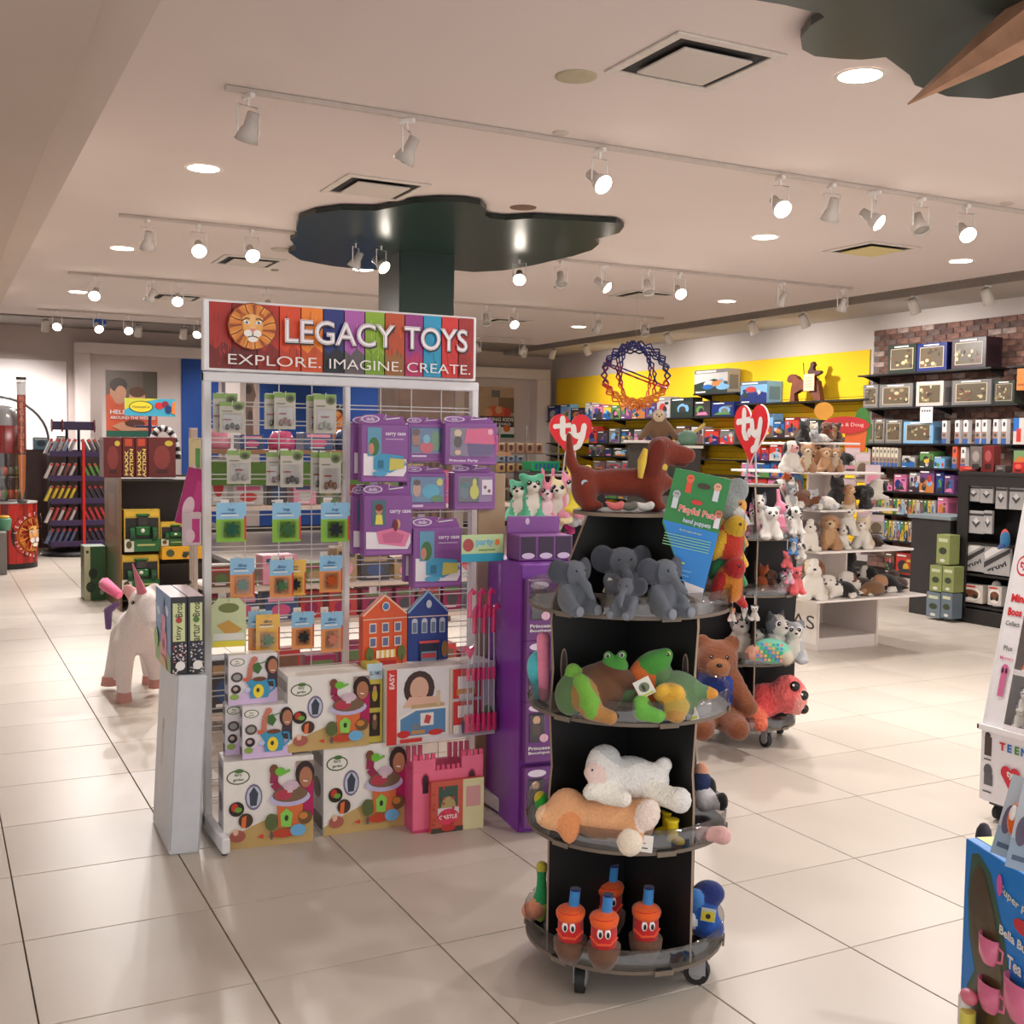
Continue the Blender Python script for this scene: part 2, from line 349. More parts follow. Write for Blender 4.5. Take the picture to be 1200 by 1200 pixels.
# ---------------------------------------------------------------- ceiling fittings
lights = [(x, y) for y in (-2.6, .78, 4.22, 7.7, 11.2) for x in (1.36, 3.7, 6.0, 8.32)]
skipl = {(3.7, 4.22), (6.0, .78), (8.32, .78), (6.0, 7.7), (1.36, .78), (1.36, -2.6), (3.7, 11.2), (6., 11.2)}
b = MB(); b.lathe([(.1, -.002), (.118, -.006), (.122, 0)], (225, 220, 214), 28); rim = mesh_of('trim_ring', b, MATTE)
b = MB(); b.lathe([(0, -.003), (.1, -.003)], (255, 240, 222), 24); lens = mesh_of('diffuser', b, LAMPE)
LN = {(1.36, 4.22): 'nearest on the left, left of the first square vent', (3.7, .78): 'largest, beside the green canopy overhead', (6.0, 4.22): 'below the bright track spots on the right', (8.32, 4.22): 'rightmost, close to the right cove', (8.32, 7.7): 'on the right in front of the cove, second from the front', (8.32, 11.2): 'above the sphere of coloured links', (3.7, 7.7): 'just behind the green tree canopy', (1.36, 7.7): 'second back on the left side', (1.36, 11.2): 'third back on the left side'}
for (x, y) in lights:
    if (x, y) in skipl: continue
    if y < 0: LN[(x, y)] = 'overhead in the entrance row, %s' % {3.7: 'leftmost', 6.0: 'middle', 8.32: 'rightmost'}[x]
    t = thing('downlight', 'round recessed ceiling light, '+LN.get((x, y), 'overhead in front, row by the entrance'), 'light', (x, y, H-.001)); put('trim_ring', rim, t); put('diffuser', lens, t)
    area('downlight_glow', (x, y, H-.03), .18, 24, disk=True)
def vent(x, y, s, lab, pc=(205, 196, 188)):
    t = thing('ceiling_vent', lab, 'vent', (x, y, H)); r = s/2
    b = MB()
    for (i0, i1, j0, j1) in ((-r, r, -r, -r+.05), (-r, r, r-.05, r), (-r, -r+.05, -r+.05, r-.05), (r-.05, r, -r+.05, r-.05)): b.b2(i0, i1, j0, j1, -.012, -.0005, (214, 206, 198), .003)
    obj('frame', b, MATTE, t); b = MB(); b.b2(-r+.05, r-.05, -r+.05, r-.05, -.002, -.0005, (30, 28, 27)); obj('throat', b, MATTE, t)
    b = MB(); q = r-.11; b.box((0, 0, -.02), (2*q, 2*q, .012), pc, .004); obj('plate', b, CEILP, t)
p1 = onz(785, 30, H); vent(3.02-.11, 1.02, .6, 'large square ceiling vent at the top, nearest the camera'); vent(2.52, 4.17, .6, 'square ceiling vent in front of the green canopy')
vent(2.56, 7.82, .6, 'square ceiling vent left of the green canopy'); vent(7.17, 4.19, .6, 'square ceiling vent with a yellowish plate under the right track', (212, 196, 140)); vent(7.15, 7.75, .6, 'dark square ceiling vent over the coloured sphere')
p = onz(207, 348, H); vent(p[0], p[1], .6, 'small far ceiling vent above the left tracks'); p = onz(592, 376, H); vent(p[0], p[1], .6, 'small far ceiling vent right of the column')
def disc(name, u, v, r, col, lab, cat, dz=.012):
    p = onz(u, v, H); b = MB(); b.lathe([(0, -dz), (r*.8, -dz), (r, -dz*.5), (r, 0)], col, 24); tag(obj(name, b, MATTE, loc=tuple(p)), lab, cat)
disc('ceiling_speaker', 675, 89, .1, (178, 168, 140), 'round tan ceiling speaker cover below the large vent', 'speaker'); disc('ceiling_speaker', 330, 292, .1, (186, 176, 160), 'round tan ceiling speaker cover left of the canopy', 'speaker')
disc('ceiling_lamp', 613, 243, .1, (120, 90, 76), 'unlit bronze recessed lamp above the canopy', 'lamp', .006); disc('smoke_detector', 1180, 238, .05, (190, 178, 168), 'small round smoke detector beyond the right track', 'detector')
disc('sprinkler_cap', 657, 155, .045, (196, 186, 176), 'small round sprinkler cap in front of the first track', 'cap'); disc('sprinkler_cap', 655, 336, .06, (150, 140, 130), 'round sprinkler cap behind the right track lamps', 'cap')
disc('sprinkler_cap', 322, 316, .04, (150, 140, 130), 'tiny sprinkler cap beside the left vent', 'cap')
# track heads ------------------------------------------------------------
def head_proto(lit, can):
    root = thing('track_spotlight', 'spot', 'spotlight'); b = MB(); b.box((0, 0, -.012), (.03, .09, .024), WHT, .004); b.tube([(0, 0, -.02), (0, 0, -.06)], .008, WHT, 8); obj('mount', b, MATTE, root)
    if not can:
        b = MB(); b.tube([(-.06, 0, -.19), (-.06, 0, -.06), (.06, 0, -.06), (.06, 0, -.19)], .0055, WHT, 6); obj('yoke', b, MATTE, root)
    tl = .95 if lit else .5
    b = MB(); b.tr((0, 0, -.19), (tl, 0, 0))
    if can: b.tr((0, 0, -.13), (.5, 0, 0)).lathe([(0, .1), (.05, .1), (.055, .06), (.062, -.08), (.055, -.08), (.05, .04)], (226, 220, 212), 16)
    else: b.lathe([(0, .1), (.03, .1), (.032, .03), (.045, .01), (.062, -.045), (.056, -.045), (.04, 0)], (196, 190, 184), 16)
    obj('shade', b, MATTE if can else SHINY, root)
    if not can:
        b = MB(); b.tr((0, 0, -.19), (tl, 0, 0)); b.lathe([(0, -.07), (.035, -.064), (.056, -.047)] if lit else [(0, -.05), (.045, -.036), (.056, -.03)], (255, 244, 228) if lit else (150, 146, 140), 16); obj('bulb', b, LAMPE if lit else SHINY, root)
    return root
protos = {}
def head(track, u, v, x, y, zt, lit, can=False, aim=0., lab=''):
    k = (lit, can); new = k not in protos
    if new: protos[k] = head_proto(lit, can)
    L = ('white can spotlight ' if can else ('lit chrome track spotlight ' if lit else 'unlit chrome track spotlight '))+lab
    if new: o = protos[k]; o.location = (x, y, zt); o.rotation_euler = (0, 0, aim); o['label'] = L
    else: o = dup(protos[k], L, (x, y, zt), aim)
    o['group'] = 'track spotlights'
    if lit:
        l = bpy.data.lights.new('track_beam', 'SPOT'); l.energy = 46; l.color = (1, .95, .91); l.spot_size = 1.75; l.spot_blend = .8; l.shadow_soft_size = .045
        lo = bpy.data.objects.new('track_beam', l); COL.objects.link(lo); lo.parent = o; lo.location = (0, .1, -.26); lo.rotation_euler = (.55, 0, 0)
def track(nm, y, u0, v0, u1, v1, lab, heads):
    p = onz(u0, v0, H); q = onz(u1, v1, H); b = MB(); b.b2(p[0], q[0], y-.018, y+.018, H-.026, H-.001, (196, 186, 178), .003); tag(obj('light_track', b, MATTE), lab, 'track')
    for k, (u, lit) in enumerate(heads):
        x = ony(u, 300, y)[0]; x = at(u, 300, x, y)[0]
        for _ in range(4):
            d = np.array([x, y, H])-CAMP; z = d @ FW; x += (u-(600+FPX*(d @ RT)/z))*z/FPX*1.1
        head(nm, u, 0, x, y, H-.026, lit, aim=random.choice([0, .3, -.3, 2.9, 2.6, .8, -1]) if not lit else random.uniform(-.7, .7)+PI, lab='on the %s track, %s from the left' % (nm, ORD[k]))
track('nearest', 2.43, 262, 102, 1215, 247, 'long white light track nearest the camera', [(291, 0), (477, 0), (703, 1), (915, 1), (975, 0), (1025, 1), (1080, 0), (1133, 1)])
track('second', 6.05, 140, 250, 1005, 336, 'white light track that crosses under the green canopy', [(173, 0), (233, 1), (295, 1), (417, 0), (447, 1), (609, 1), (658, 0), (708, 1), (760, 0), (797, 1), (916, 0), (988, 0)])
track('third', 9.52, 80, 318, 777, 372, 'white light track behind the green column', [(111, 1), (176, 0), (208, 1), (314, 1), (570, 0), (602, 1), (700, 0), (756, 0)])
track('farthest', 13.3, 47, 357, 631, 396, 'white light track nearest the back wall', [(67, 1), (115, 1), (150, 1), (232, 1), (560, 0), (612, 0)])
b = MB(); b.b2(10.0, 10.04, 2.0, 16.5, HC-.1, HC-.001, (150, 140, 132)); tag(obj('light_track', b, MATTE), 'grey light track hidden in the right ceiling cove', 'track')
b = MB(); b.b2(-2.5, 9.4, 15.5, 15.54, HC-.04, HC-.001, (150, 140, 132)); tag(obj('light_track', b, MATTE), 'grey light track in the cove at the back wall', 'track')
for k, (u, v) in enumerate(((1158, 322), (1072, 334), (943, 355), (883, 365), (784, 378), (688, 392))):
    p = onx(u, v, 10.02); head('cove', u, v, 10.02, p[1], HC-.1, 0, True, aim=-PI/2, lab='in the right cove, %s from the right end' % ORD[k])
for k, u in enumerate((53, 162, 215, 615, 648)):
    p = ony(u, 370, 15.52); head('cove', u, 0, p[0], 15.52, HC-.04, 0, True, aim=0, lab='in the back cove, %s from the left' % ORD[k])
# wall washers for the lit shelves (the can lights of the coves)
for y in (4.6, 7.2, 9.6, 12., 14.4):
    l = bpy.data.lights.new('cove_beam', 'SPOT'); l.energy = 105; l.color = (1, .95, .91); l.spot_size = 2.3; l.spot_blend = 1.; l.shadow_soft_size = .05
    lo = bpy.data.objects.new('cove_beam', l); COL.objects.link(lo); lo.location = (9.7, y, HC-.35); lo.rotation_euler = (0, -.85, 0)
for x in (-1.8, -.2, 1.0, 2.6, 4.4, 7.4):
    l = bpy.data.lights.new('cove_beam', 'SPOT'); l.energy = 210 if x < 2 else 60; l.color = (1, .95, .93); l.spot_size = 1.5; l.spot_blend = .8; l.shadow_soft_size = .05
    lo = bpy.data.objects.new('cove_beam', l); COL.objects.link(lo); lo.location = (x, 15.5, HC-.3); lo.rotation_euler = (-.75, 0, PI)
# ---------------------------------------------------------------- green tree: column, canopy
def canopy(name, pts, z1, lab, th=.035):
    P = [tuple(onz(u, v, z1)[:2]) for u, v in pts]; a = sum(P[i][0]*P[(i+1) % len(P)][1]-P[(i+1) % len(P)][0]*P[i][1] for i in range(len(P)))
    if a < 0: P = P[::-1]
    b = MB(); b.zprism(P, z1, z1+th, (20, 46, 39), (14, 32, 28)); return obj(name, b, GREENP)
tr = thing('tree_column', 'dark green square column with a flat leafy canopy, behind the lion sign', 'column', (3.77, 6.45, 0))
b = MB(); b.b2(-.27, .27, -.27, .27, 2.3, H, (20, 46, 39), .01); obj('trunk', b, GREENP, tr); b = MB(); b.b2(-.268, .268, -.268, .268, 0, 2.298, (92, 70, 58), .01); b.art([('l', [(.08+.13*i+random.uniform(-.03, .03), j*.12) for j in range(9)], .012, (58, 44, 38)) for i in range(7)], .53, 1.95, (-.265, -.268, .01), e=.001); obj('bark_casing', b, WOOD, tr)
c1 = canopy('canopy', [(347, 268), (350, 257), (370, 250), (400, 246), (440, 247), (460, 243), (485, 238), (515, 236), (545, 237), (563, 240), (570, 246), (568, 252), (575, 256), (592, 258), (625, 256), (660, 258), (700, 260), (722, 261), (731, 266), (726, 273), (712, 277), (697, 280), (702, 286), (694, 293), (672, 300), (650, 305), (625, 311), (590, 317), (555, 319), (536, 317), (470, 316), (430, 316), (390, 312), (352, 305), (338, 296), (348, 291), (340, 281), (349, 276)], H-.05, '')
c1.parent = tr; c1.location = (-3.77, -6.45, 0)
t2 = thing('tree_canopy', 'dark green leafy canopy overhead at top right with a pointed tan root', 'canopy', (4.2, .1, H-.06))
c2 = canopy('leaf_panel', [(872, -2), (920, 6), (962, 16), (966, 20), (950, 30), (938, 45), (940, 58), (955, 66), (985, 69), (1010, 70), (1038, 67), (1050, 76), (1066, 88), (1072, 100), (1090, 106), (1110, 113), (1160, 116), (1202, 108), (1215, 100), (1260, 60), (1300, -120), (1100, -200), (870, -120), (780, -40)], H-.06, '')
c2.parent = t2; c2.location = (-4.2, -.1, -(H-.06))
a = onz(1064, 122, 3.12); e = onz(1205, 28, 3.3); e2 = a+(e-a)*2.0; b = MB(); a = Vector(a)-Vector((4.2, .1, H-.06)); e2 = Vector(e2)-Vector((4.2, .1, H-.06)); mm = a.lerp(e2, .33); m3 = a.lerp(e2, .6)
b.tube([a, a.lerp(e2, .08), mm, m3, e2], [.004, .02, .075, .12, .2], (176, 134, 106), 7, True, False); obj('pointed_root', b, WOOD, t2)
# ================================================================ PLUSH: one continuous smooth-blended skin per animal
def sdf_net(prims, N=30, k=.03):
    # prims: ('e', centre, radii, euler, colour) or ('c', p0, p1, r0, r1, colour)
    lo = np.full(3, 1e9); hi = -lo
    for p in prims:
        if p[0] == 'e': c = np.array(p[1]); r = max(p[2]); lo = np.minimum(lo, c-r); hi = np.maximum(hi, c+r)
        else:
            for q, r in ((p[1], p[3]), (p[2], p[4])): q = np.array(q); lo = np.minimum(lo, q-r); hi = np.maximum(hi, q+r)
    h = (hi-lo).max()/N; lo = lo-2*h; n = np.ceil((hi-lo)/h).astype(int)+3
    ax = [lo[i]+h*np.arange(n[i]) for i in range(3)]; X = np.stack(np.meshgrid(*ax, indexing='ij'), -1)
    def dist(p, X):
        if p[0] == 'e':
            R = np.array(Euler(p[3]).to_matrix()); q = (X-np.array(p[1])) @ R; r = np.array(p[2], float)
            k0 = np.sqrt(((q/r)**2).sum(-1)); k1 = np.sqrt(((q/r**2)**2).sum(-1))+1e-9
            return k0*(k0-1)/k1
        a = np.array(p[1], float); b = np.array(p[2], float); d = b-a; t = np.clip(((X-a)@d)/(d@d+1e-12), 0, 1)
        return np.sqrt(((X-a-t[..., None]*d)**2).sum(-1))-(p[3]+(p[4]-p[3])*t)
    D = [dist(p, X) for p in prims]; S = sum(np.exp(np.clip(-d/k, -40, 40)) for d in D); F = -k*np.log(S+1e-30)
    ins = F < 0; nx, ny, nz = F.shape
    cell = np.zeros((nx-1, ny-1, nz-1), int)
    for a in (0, 1):
        for b_ in (0, 1):
            for c in (0, 1): cell += ins[a:nx-1+a, b_:ny-1+b_, c:nz-1+c]
    act = (cell > 0) & (cell < 8); idx = -np.ones(cell.shape, int); idx[act] = np.arange(act.sum()); I = np.argwhere(act)
    acc = np.zeros((len(I), 3)); cnt = np.zeros(len(I))
    corners = [(a, b_, c) for a in (0, 1) for b_ in (0, 1) for c in (0, 1)]
    for a in corners:
        for ax_ in range(3):
            if a[ax_]: continue
            b_ = list(a); b_[ax_] = 1; A = I+np.array(a); B = I+np.array(b_); fa = F[tuple(A.T)]; fb = F[tuple(B.T)]; m = (fa < 0) != (fb < 0)
            t = np.where(m, fa/(fa-fb+1e-30), 0)[:, None]; acc += np.where(m[:, None], A+(B-A)*t, 0); cnt += m
    V = lo+h*acc/np.maximum(cnt, 1)[:, None]
    Q = []
    for ax_ in range(3):
        o1, o2 = (ax_+1) % 3, (ax_+2) % 3; sl = [slice(None)]*3; sl[ax_] = slice(0, -1); s2 = [slice(None)]*3; s2[ax_] = slice(1, None)
        ch = ins[tuple(sl)] != ins[tuple(s2)]; E = np.argwhere(ch); E = E[(E[:, o1] > 0) & (E[:, o2] > 0)]
        inside = ins[tuple(E.T)]; u = np.zeros(3, int); v = np.zeros(3, int); u[o1] = 1; v[o2] = 1
        q = np.stack([idx[tuple((E-u-v).T)], idx[tuple((E-v).T)], idx[tuple(E.T)], idx[tuple((E-u).T)]], 1)
        q[~inside] = q[~inside][:, ::-1]; Q.append(q)
    Q = np.concatenate(Q)
    fc = V[Q].mean(1); DD = np.stack([dist(p, fc)-(p[5] if p[0] == 'e' and len(p) > 5 else 0) for p in prims], 1); w = DD.argmin(1)
    cols = np.array([lin(p[4] if p[0] == 'e' else p[5]) for p in prims])[w]
    return V, Q, cols
def plush_mesh(name, prims, N=30, k=.02, material=None, fuzz=0.):
    V, Q, C = sdf_net(prims, N, k)
    if fuzz: V = V+np.random.default_rng(3).normal(0, fuzz, V.shape)
    b = MB(); b.v = [tuple(x) for x in V.tolist()]; b.f = [tuple(x) for x in Q.tolist()]; b.c = [tuple(x) for x in C.tolist()]; b.s = [True]*len(b.f)
    return mesh_of(name, b, material or PLUSH)
_EYE = {}
def eye_mesh(r, rim=None):
    k = (round(r, 4), rim)
    if k not in _EYE:
        b = MB(); b.ball((0, 0, 0), r, (12, 10, 10), 10, 6)
        if rim: b.ball((0, r*.35, 0), (r*1.35, r*.8, r*1.35), rim, 12, 6)
        b.ball((-r*.3, -r*.85, r*.35), r*.25, (250, 250, 250), 6, 4); _EYE[k] = mesh_of('eye', b, SHINY)
    return _EYE[k]
def E_(c, r, col, rot=(0, 0, 0), bias=0.): return ('e', c, r if isinstance(r, tuple) else (r, r, r), rot, col, bias)
def C_(a, b, r0, r1, col): return ('c', a, b, r0, r1, col)
def soft_toy(name, label, cat, prims, eyes=(), nose=None, er=.02, rim=None, N=30, k=.018, loc=(0, 0, 0), rz=0, sc=1., group=None, rot=None, extra=None, material=None, nosecol=(20, 16, 16), fuzz=0.):
    t = thing(name, label, cat, loc, rz, group, rot); t.scale = (sc,)*3
    put('body', plush_mesh('body', prims, N, k, material, fuzz), t)
    for e in eyes: put('eye', eye_mesh(er, rim), t, e)
    if nose: b = MB(); b.ball((0, 0, 0), nose[1], nosecol, 10, 6); obj('nose', b, SHINY, t, nose[0])
    if extra: extra(t)
    return t
# generic bodies, unit height about 1, facing -Y, standing on z=0
def sit_prims(c, belly=None, paw=None, muz=None, ear=None, kind='dog', mask=None, patch=None):
    belly = belly or c; paw = paw or c; muz = muz or belly; ear = ear or c; P = []
    P += [E_((0, .04, .27), (.23, .21, .28), c), E_((0, -.08, .3), (.16, .14, .22), belly, bias=.03), E_((0, -.05, .68), (.2, .19, .18), c)]
    P += [C_((s*.12, -.12, .4), (s*.13, -.2, .07), .075, .07, paw if kind != 'x' else c) for s in (-1, 1)]+[E_((s*.13, -.24, .055), (.075, .1, .055), paw) for s in (-1, 1)]
    P += [E_((s*.21, .02, .13), (.11, .19, .13), c) for s in (-1, 1)]+[E_((s*.24, -.17, .05), (.07, .11, .05), paw) for s in (-1, 1)]
    P += [E_((0, -.22, .63), (.09 if kind != 'bigmuz' else .13, .13, .08), muz, bias=.02)]
    if mask: P += [E_((0, -.17, .7), (.05, .1, .16), mask, bias=.04), E_((0, -.2, .6), (.12, .1, .08), mask, bias=.02)]
    if patch: P += [E_((.13, -.13, .73), (.08, .08, .09), patch, bias=.03)]
    if kind in ('flop', 'dog'): P += [E_((s*.2, -.03, .66), (.04, .09, .15), ear, (0, s*-.25, 0)) for s in (-1, 1)]
    elif kind == 'point': P += [C_((s*.12, -.03, .8), (s*.17, -.03, .96), .07, .02, ear) for s in (-1, 1)]
    elif kind == 'round': P += [E_((s*.17, -.03, .84), (.08, .045, .08), ear) for s in (-1, 1)]
    elif kind == 'long': P += [C_((s*.08, 0, .82), (s*.12, .04, 1.2), .05, .045, ear) for s in (-1, 1)]
    P += [C_((0, .22, .1), (.14, .36, .2), .06, .04, c)]
    return P
SIT_EYES = ((-.08, -.225, .72), (.08, -.225, .72)); SIT_NOSE = ((0, -.345, .66), (.035, .025, .025))
def lie_prims(c, belly=None, paw=None, ear=None, muz=None, back=None, kind='flop', mask=None):
    belly = belly or c; paw = paw or c; ear = ear or c; muz = muz or belly
    P = [E_((.1, .12, .19), (.3, .2, .18), back or c, (0, 0, -.5)), E_((-.08, -.02, .17), (.2, .18, .16), belly, bias=.0), E_((-.22, -.1, .36), (.17, .17, .16), c)]
    P += [E_((-.26, -.25, .31), (.08, .11, .07), muz, bias=.02), C_((-.28, -.1, .1), (-.4, -.3, .05), .07, .06, paw), C_((-.08, -.12, .1), (-.16, -.36, .05), .07, .06, paw)]
    P += [E_((.33, .12, .1), (.12, .14, .1), back or c), C_((.34, 0, .06), (.3, -.16, .05), .06, .055, paw), C_((.38, .2, .12), (.56, .2, .1), .05, .03, c)]
    if mask: P += [E_((-.25, -.22, .4), (.045, .09, .13), mask, bias=.04)]
    if kind == 'flop': P += [E_((-.22+s*.16, -.08, .34), (.04, .08, .13), ear, (0, s*-.3, 0)) for s in (-1, 1)]
    elif kind == 'point': P += [C_((-.22+s*.1, -.08, .47), (-.22+s*.14, -.08, .6), .06, .02, ear) for s in (-1, 1)]
    else: P += [E_((-.22+s*.13, -.08, .5), (.065, .04, .065), ear) for s in (-1, 1)]
    return P
LIE_EYES = ((-.31, -.24, .41), (-.17, -.24, .41)); LIE_NOSE = ((-.27, -.355, .34), (.035, .025, .025))
PP = {}
def pup(key, label, loc, rz=0, sc=.2, cat='plush toy', group=None, rot=None, name='plush_puppy'):
    # copies of one prototype per look
    if key in PP:
        o = dup(PP[key], label, loc, rz, rot, sc); o['category'] = cat
        if group: o['group'] = group
        elif 'group' in o: del o['group']
        o.name = name; return o
    kd, a, kw, big = LOOKS[key]
    if kd == 's': PP[key] = soft_toy(name, label, cat, sit_prims(*a, **kw), SIT_EYES, SIT_NOSE, .05 if big else .024, N=24, k=.03, loc=loc, rz=rz, sc=sc, group=group, rot=rot, rim=(245, 245, 245) if key in ('husky', 'raccoon') else None)
    else: PP[key] = soft_toy(name, label, cat, lie_prims(*a, **kw), LIE_EYES, LIE_NOSE, .024, N=26, k=.03, loc=loc, rz=rz, sc=sc, group=group, rot=rot)
    return PP[key]
W_ = (232, 226, 216); K_ = (28, 25, 25); BR = (112, 64, 38); TAN = (178, 132, 92); CRM = (222, 204, 176); GR = (122, 124, 130); LG = (178, 180, 184); PK = (238, 140, 168); CO = (235, 92, 96); DKB = (64, 40, 30)
LOOKS = {
    'collie': ('s', (CRM,), dict(belly=W_, paw=W_, ear=BR, muz=W_, kind='dog', patch=BR, mask=W_), 0), 'bernese_sit': ('s', (K_,), dict(belly=W_, paw=W_, ear=K_, muz=W_, kind='dog', mask=W_), 0),
    'tan_dog': ('s', (TAN,), dict(belly=(200, 160, 118), muz=(214, 178, 136), ear=(150, 104, 68)), 0), 'cream_cat': ('s', (CRM,), dict(belly=W_, paw=W_, kind='point'), 0), 'aussie': ('s', ((70, 52, 46),), dict(belly=W_, paw=W_, muz=W_, ear=(80, 52, 40), mask=W_, kind='dog'), 0),
    'grey_cat': ('s', (GR,), dict(belly=LG, paw=W_, kind='point'), 0), 'black_cat': ('s', (K_,), dict(kind='point'), 0), 'cow': ('s', (W_,), dict(muz=(226, 160, 160), ear=K_, patch=K_, kind='flop'), 0),
    'monkey': ('s', (DKB,), dict(belly=TAN, muz=TAN, kind='round'), 0), 'pinkbunny': ('s', (PK,), dict(belly=(250, 220, 230), kind='long', ear=PK), 1), 'fox': ('s', ((206, 96, 40),), dict(belly=W_, paw=DKB, muz=W_, kind='point'), 1),
    'bear_tan': ('s', (TAN,), dict(belly=CRM, kind='round'), 0), 'brown_dog': ('s', (BR,), dict(kind='flop', ear=DKB), 0),
    'bern_lie': ('l', (K_,), dict(belly=W_, paw=W_, muz=W_, back=K_, mask=W_), 0), 'border_lie': ('l', (W_,), dict(back=K_, ear=K_, paw=W_), 0), 'beagle_lie': ('l', (W_,), dict(back=(60, 40, 32), ear=BR, mask=W_), 0), 'brown_lie': ('l', (TAN,), dict(back=(128, 92, 60)), 0), 'choc_lie': ('l', (DKB,), dict(), 0),
    'cat_lie': ('l', (LG,), dict(back=W_, kind='point'), 0), 'horse_lie': ('l', (BR,), dict(kind='point', paw=W_, mask=W_), 0), 'zebra': ('l', (W_,), dict(back=K_, kind='point', belly=K_), 0),
    'husky': ('s', (GR,), dict(belly=W_, paw=W_, muz=W_, ear=(70, 74, 80), kind='point', mask=W_), 1), 'tiger_w': ('s', (W_,), dict(kind='round', ear=LG), 1), 'panda': ('s', (W_,), dict(kind='round', ear=K_, paw=K_), 1), 'coral': ('s', (CO,), dict(kind='round', belly=(245, 120, 120)), 1),
    'pinkcat': ('s', ((246, 160, 190),), dict(kind='point', belly=W_), 1), 'magenta': ('s', ((200, 30, 120),), dict(kind='round', muz=W_), 1), 'dalm': ('s', (W_,), dict(kind='flop', ear=K_, patch=K_), 1), 'yellowduck': ('s', ((240, 220, 70),), dict(kind='round', muz=(240, 130, 40)), 1),
    'green': ('s', ((90, 190, 150),), dict(kind='round', belly=W_), 1), 'cream_owl': ('s', ((240, 226, 180),), dict(kind='point', belly=W_), 1), 'orangecat': ('s', ((228, 120, 60),), dict(kind='point', belly=W_, paw=W_), 1), 'raccoon': ('s', (LG,), dict(kind='round', ear=GR, belly=W_, muz=W_), 1), 'blue': ('s', ((60, 130, 200),), dict(kind='round', belly=W_), 1)}
# ================================================================ THE WIRE RACK WITH THE BIG SIGN
RY = 1.42
rk = thing('wire_rack', 'tall white wire grid display rack on legs under the striped sign', 'rack', (1.38, RY, 0))
RX0, RX1, RZ = .757, 2.012, 1.935
sx0, sx1 = RX0-1.38, RX1-1.38
for x0, x1 in ((sx0, sx0+.032), (sx1-.032, sx1)):
    b = MB(); b.b2(x0, x1, -.02, .02, .03, RZ, (222, 222, 224), .004); obj('upright', b, WHITEMETAL, rk)
b = MB(); b.b2(sx0, sx1, -.0225, .0225, RZ-.04, RZ, (226, 226, 228), .004); obj('top_rail', b, WHITEMETAL, rk)
b = MB(); b.b2(-.012, .012, -.018, .018, .05, RZ-.04, (222, 222, 224), .003); obj('centre_post', b, WHITEMETAL, rk)
for x in (sx0+.016, sx1-.016):
    b = MB(); b.b2(x-.016, x+.016, -.34, .3, .012, .075, (228, 228, 230), .005); obj('foot', b, WHITEMETAL, rk)
    [obj('foot_pad', MB().tube([(x, y, 0), (x, y, .014)], .012, (60, 60, 60), 8), MATTE, rk) for y in (-.31, .27)]
wire = {}
def rod(nm, L, r, vert):
    k = (nm, round(L, 3))
    if k not in wire: b = MB(); b.tube([(0, 0, 0), (0, 0, L) if vert else (L, 0, 0)], r, (214, 214, 214), 5); wire[k] = mesh_of(nm, b, WHITEMETAL)
    return wire[k]
for xa, xb in ((sx0+.032, -.012), (.012, sx1-.032)):
    W = xb-xa
    for k in range(1, 4): put('upright_wire', rod('upright_wire', RZ-.12, .0026, True), rk, (xa+W*k/4, 0, .08))
    z = .12; k = 0
    while z < RZ-.08:
        for dz, dy in ((0, -.012), (.018, .012)): put('cross_wire', rod('cross_wire', W, .0026, False), rk, (xa, dy, z+dz))
        z += .0762; k += 1
# the sign
sg = thing('store_sign', 'long sign of coloured wooden planks with a lion and white lettering', 'sign', (1.372, RY-.01, RZ+.004)); SW, SH = 1.235, .292
b = MB(); b.b2(-SW/2, SW/2, -.025, .025, 0, SH, (238, 238, 240), .004)
pl = [(176, 40, 26), (150, 28, 20), (190, 44, 28), (226, 74, 30), (246, 136, 36), (26, 44, 122), (176, 92, 176), (140, 178, 40), (190, 74, 28), (148, 44, 128), (24, 152, 196), (212, 36, 32), (160, 26, 20)]
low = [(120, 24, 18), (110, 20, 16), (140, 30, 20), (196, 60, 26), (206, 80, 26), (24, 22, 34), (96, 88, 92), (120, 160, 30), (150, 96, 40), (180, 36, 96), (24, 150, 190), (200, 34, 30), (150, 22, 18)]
wd = [.085, .095, .085, .085, .088, .085, .085, .083, .085, .08, .08, .075, .07]; it = []; x = .018; tot = .964/sum(wd)
it.append(('r', .018, .035, .964, .93, (24, 12, 10)))
for i, (c, lc, ww) in enumerate(zip(pl, low, wd)):
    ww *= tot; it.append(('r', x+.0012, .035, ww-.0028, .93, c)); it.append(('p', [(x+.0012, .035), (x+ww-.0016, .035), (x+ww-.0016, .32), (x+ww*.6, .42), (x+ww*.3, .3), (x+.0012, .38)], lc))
    for q in range(7):
        gx = x+ww*random.uniform(.15, .85); gy = random.uniform(.05, .8); it.append(('r', gx, gy, .0016, random.uniform(.06, .16), tuple(int(v*.62) for v in c)))
        gx = x+ww*random.uniform(.15, .85); gy = random.uniform(.05, .8); it.append(('r', gx, gy, .0012, random.uniform(.04, .12), tuple(min(255, int(v*1.3+18)) for v in c)))
    x += ww
it += lion_items(.158, .64, .084, .335)
SIL = (222, 216, 222)
for txt, xx, wt in (('LEGACY', .468, .4), ('TOYS', .828, .25)):
    it.append(('t', txt, xx+.003, .585, .35, (40, 20, 30), .02, 0, 'c', wt*1.01)); it.append(('t', txt, xx, .61, .35, SIL, .02, 0, 'c', wt)); it.append(('t', txt, xx, .61, .325, (110, 66, 96), .0, 0, 'c', wt*.985)); it.append(('t', txt, xx, .61, .315, (244, 240, 244), -.008, 0, 'c', wt*.98))
it += [('t', 'EXPLORE.', .235, .165, .145, WHT, -.004, 0, 'c', .32), ('t', 'IMAGINE.', .56, .165, .145, WHT, -.004, 0, 'c', .27), ('t', 'CREATE.', .84, .165, .145, WHT, -.004, 0, 'c', .25)]
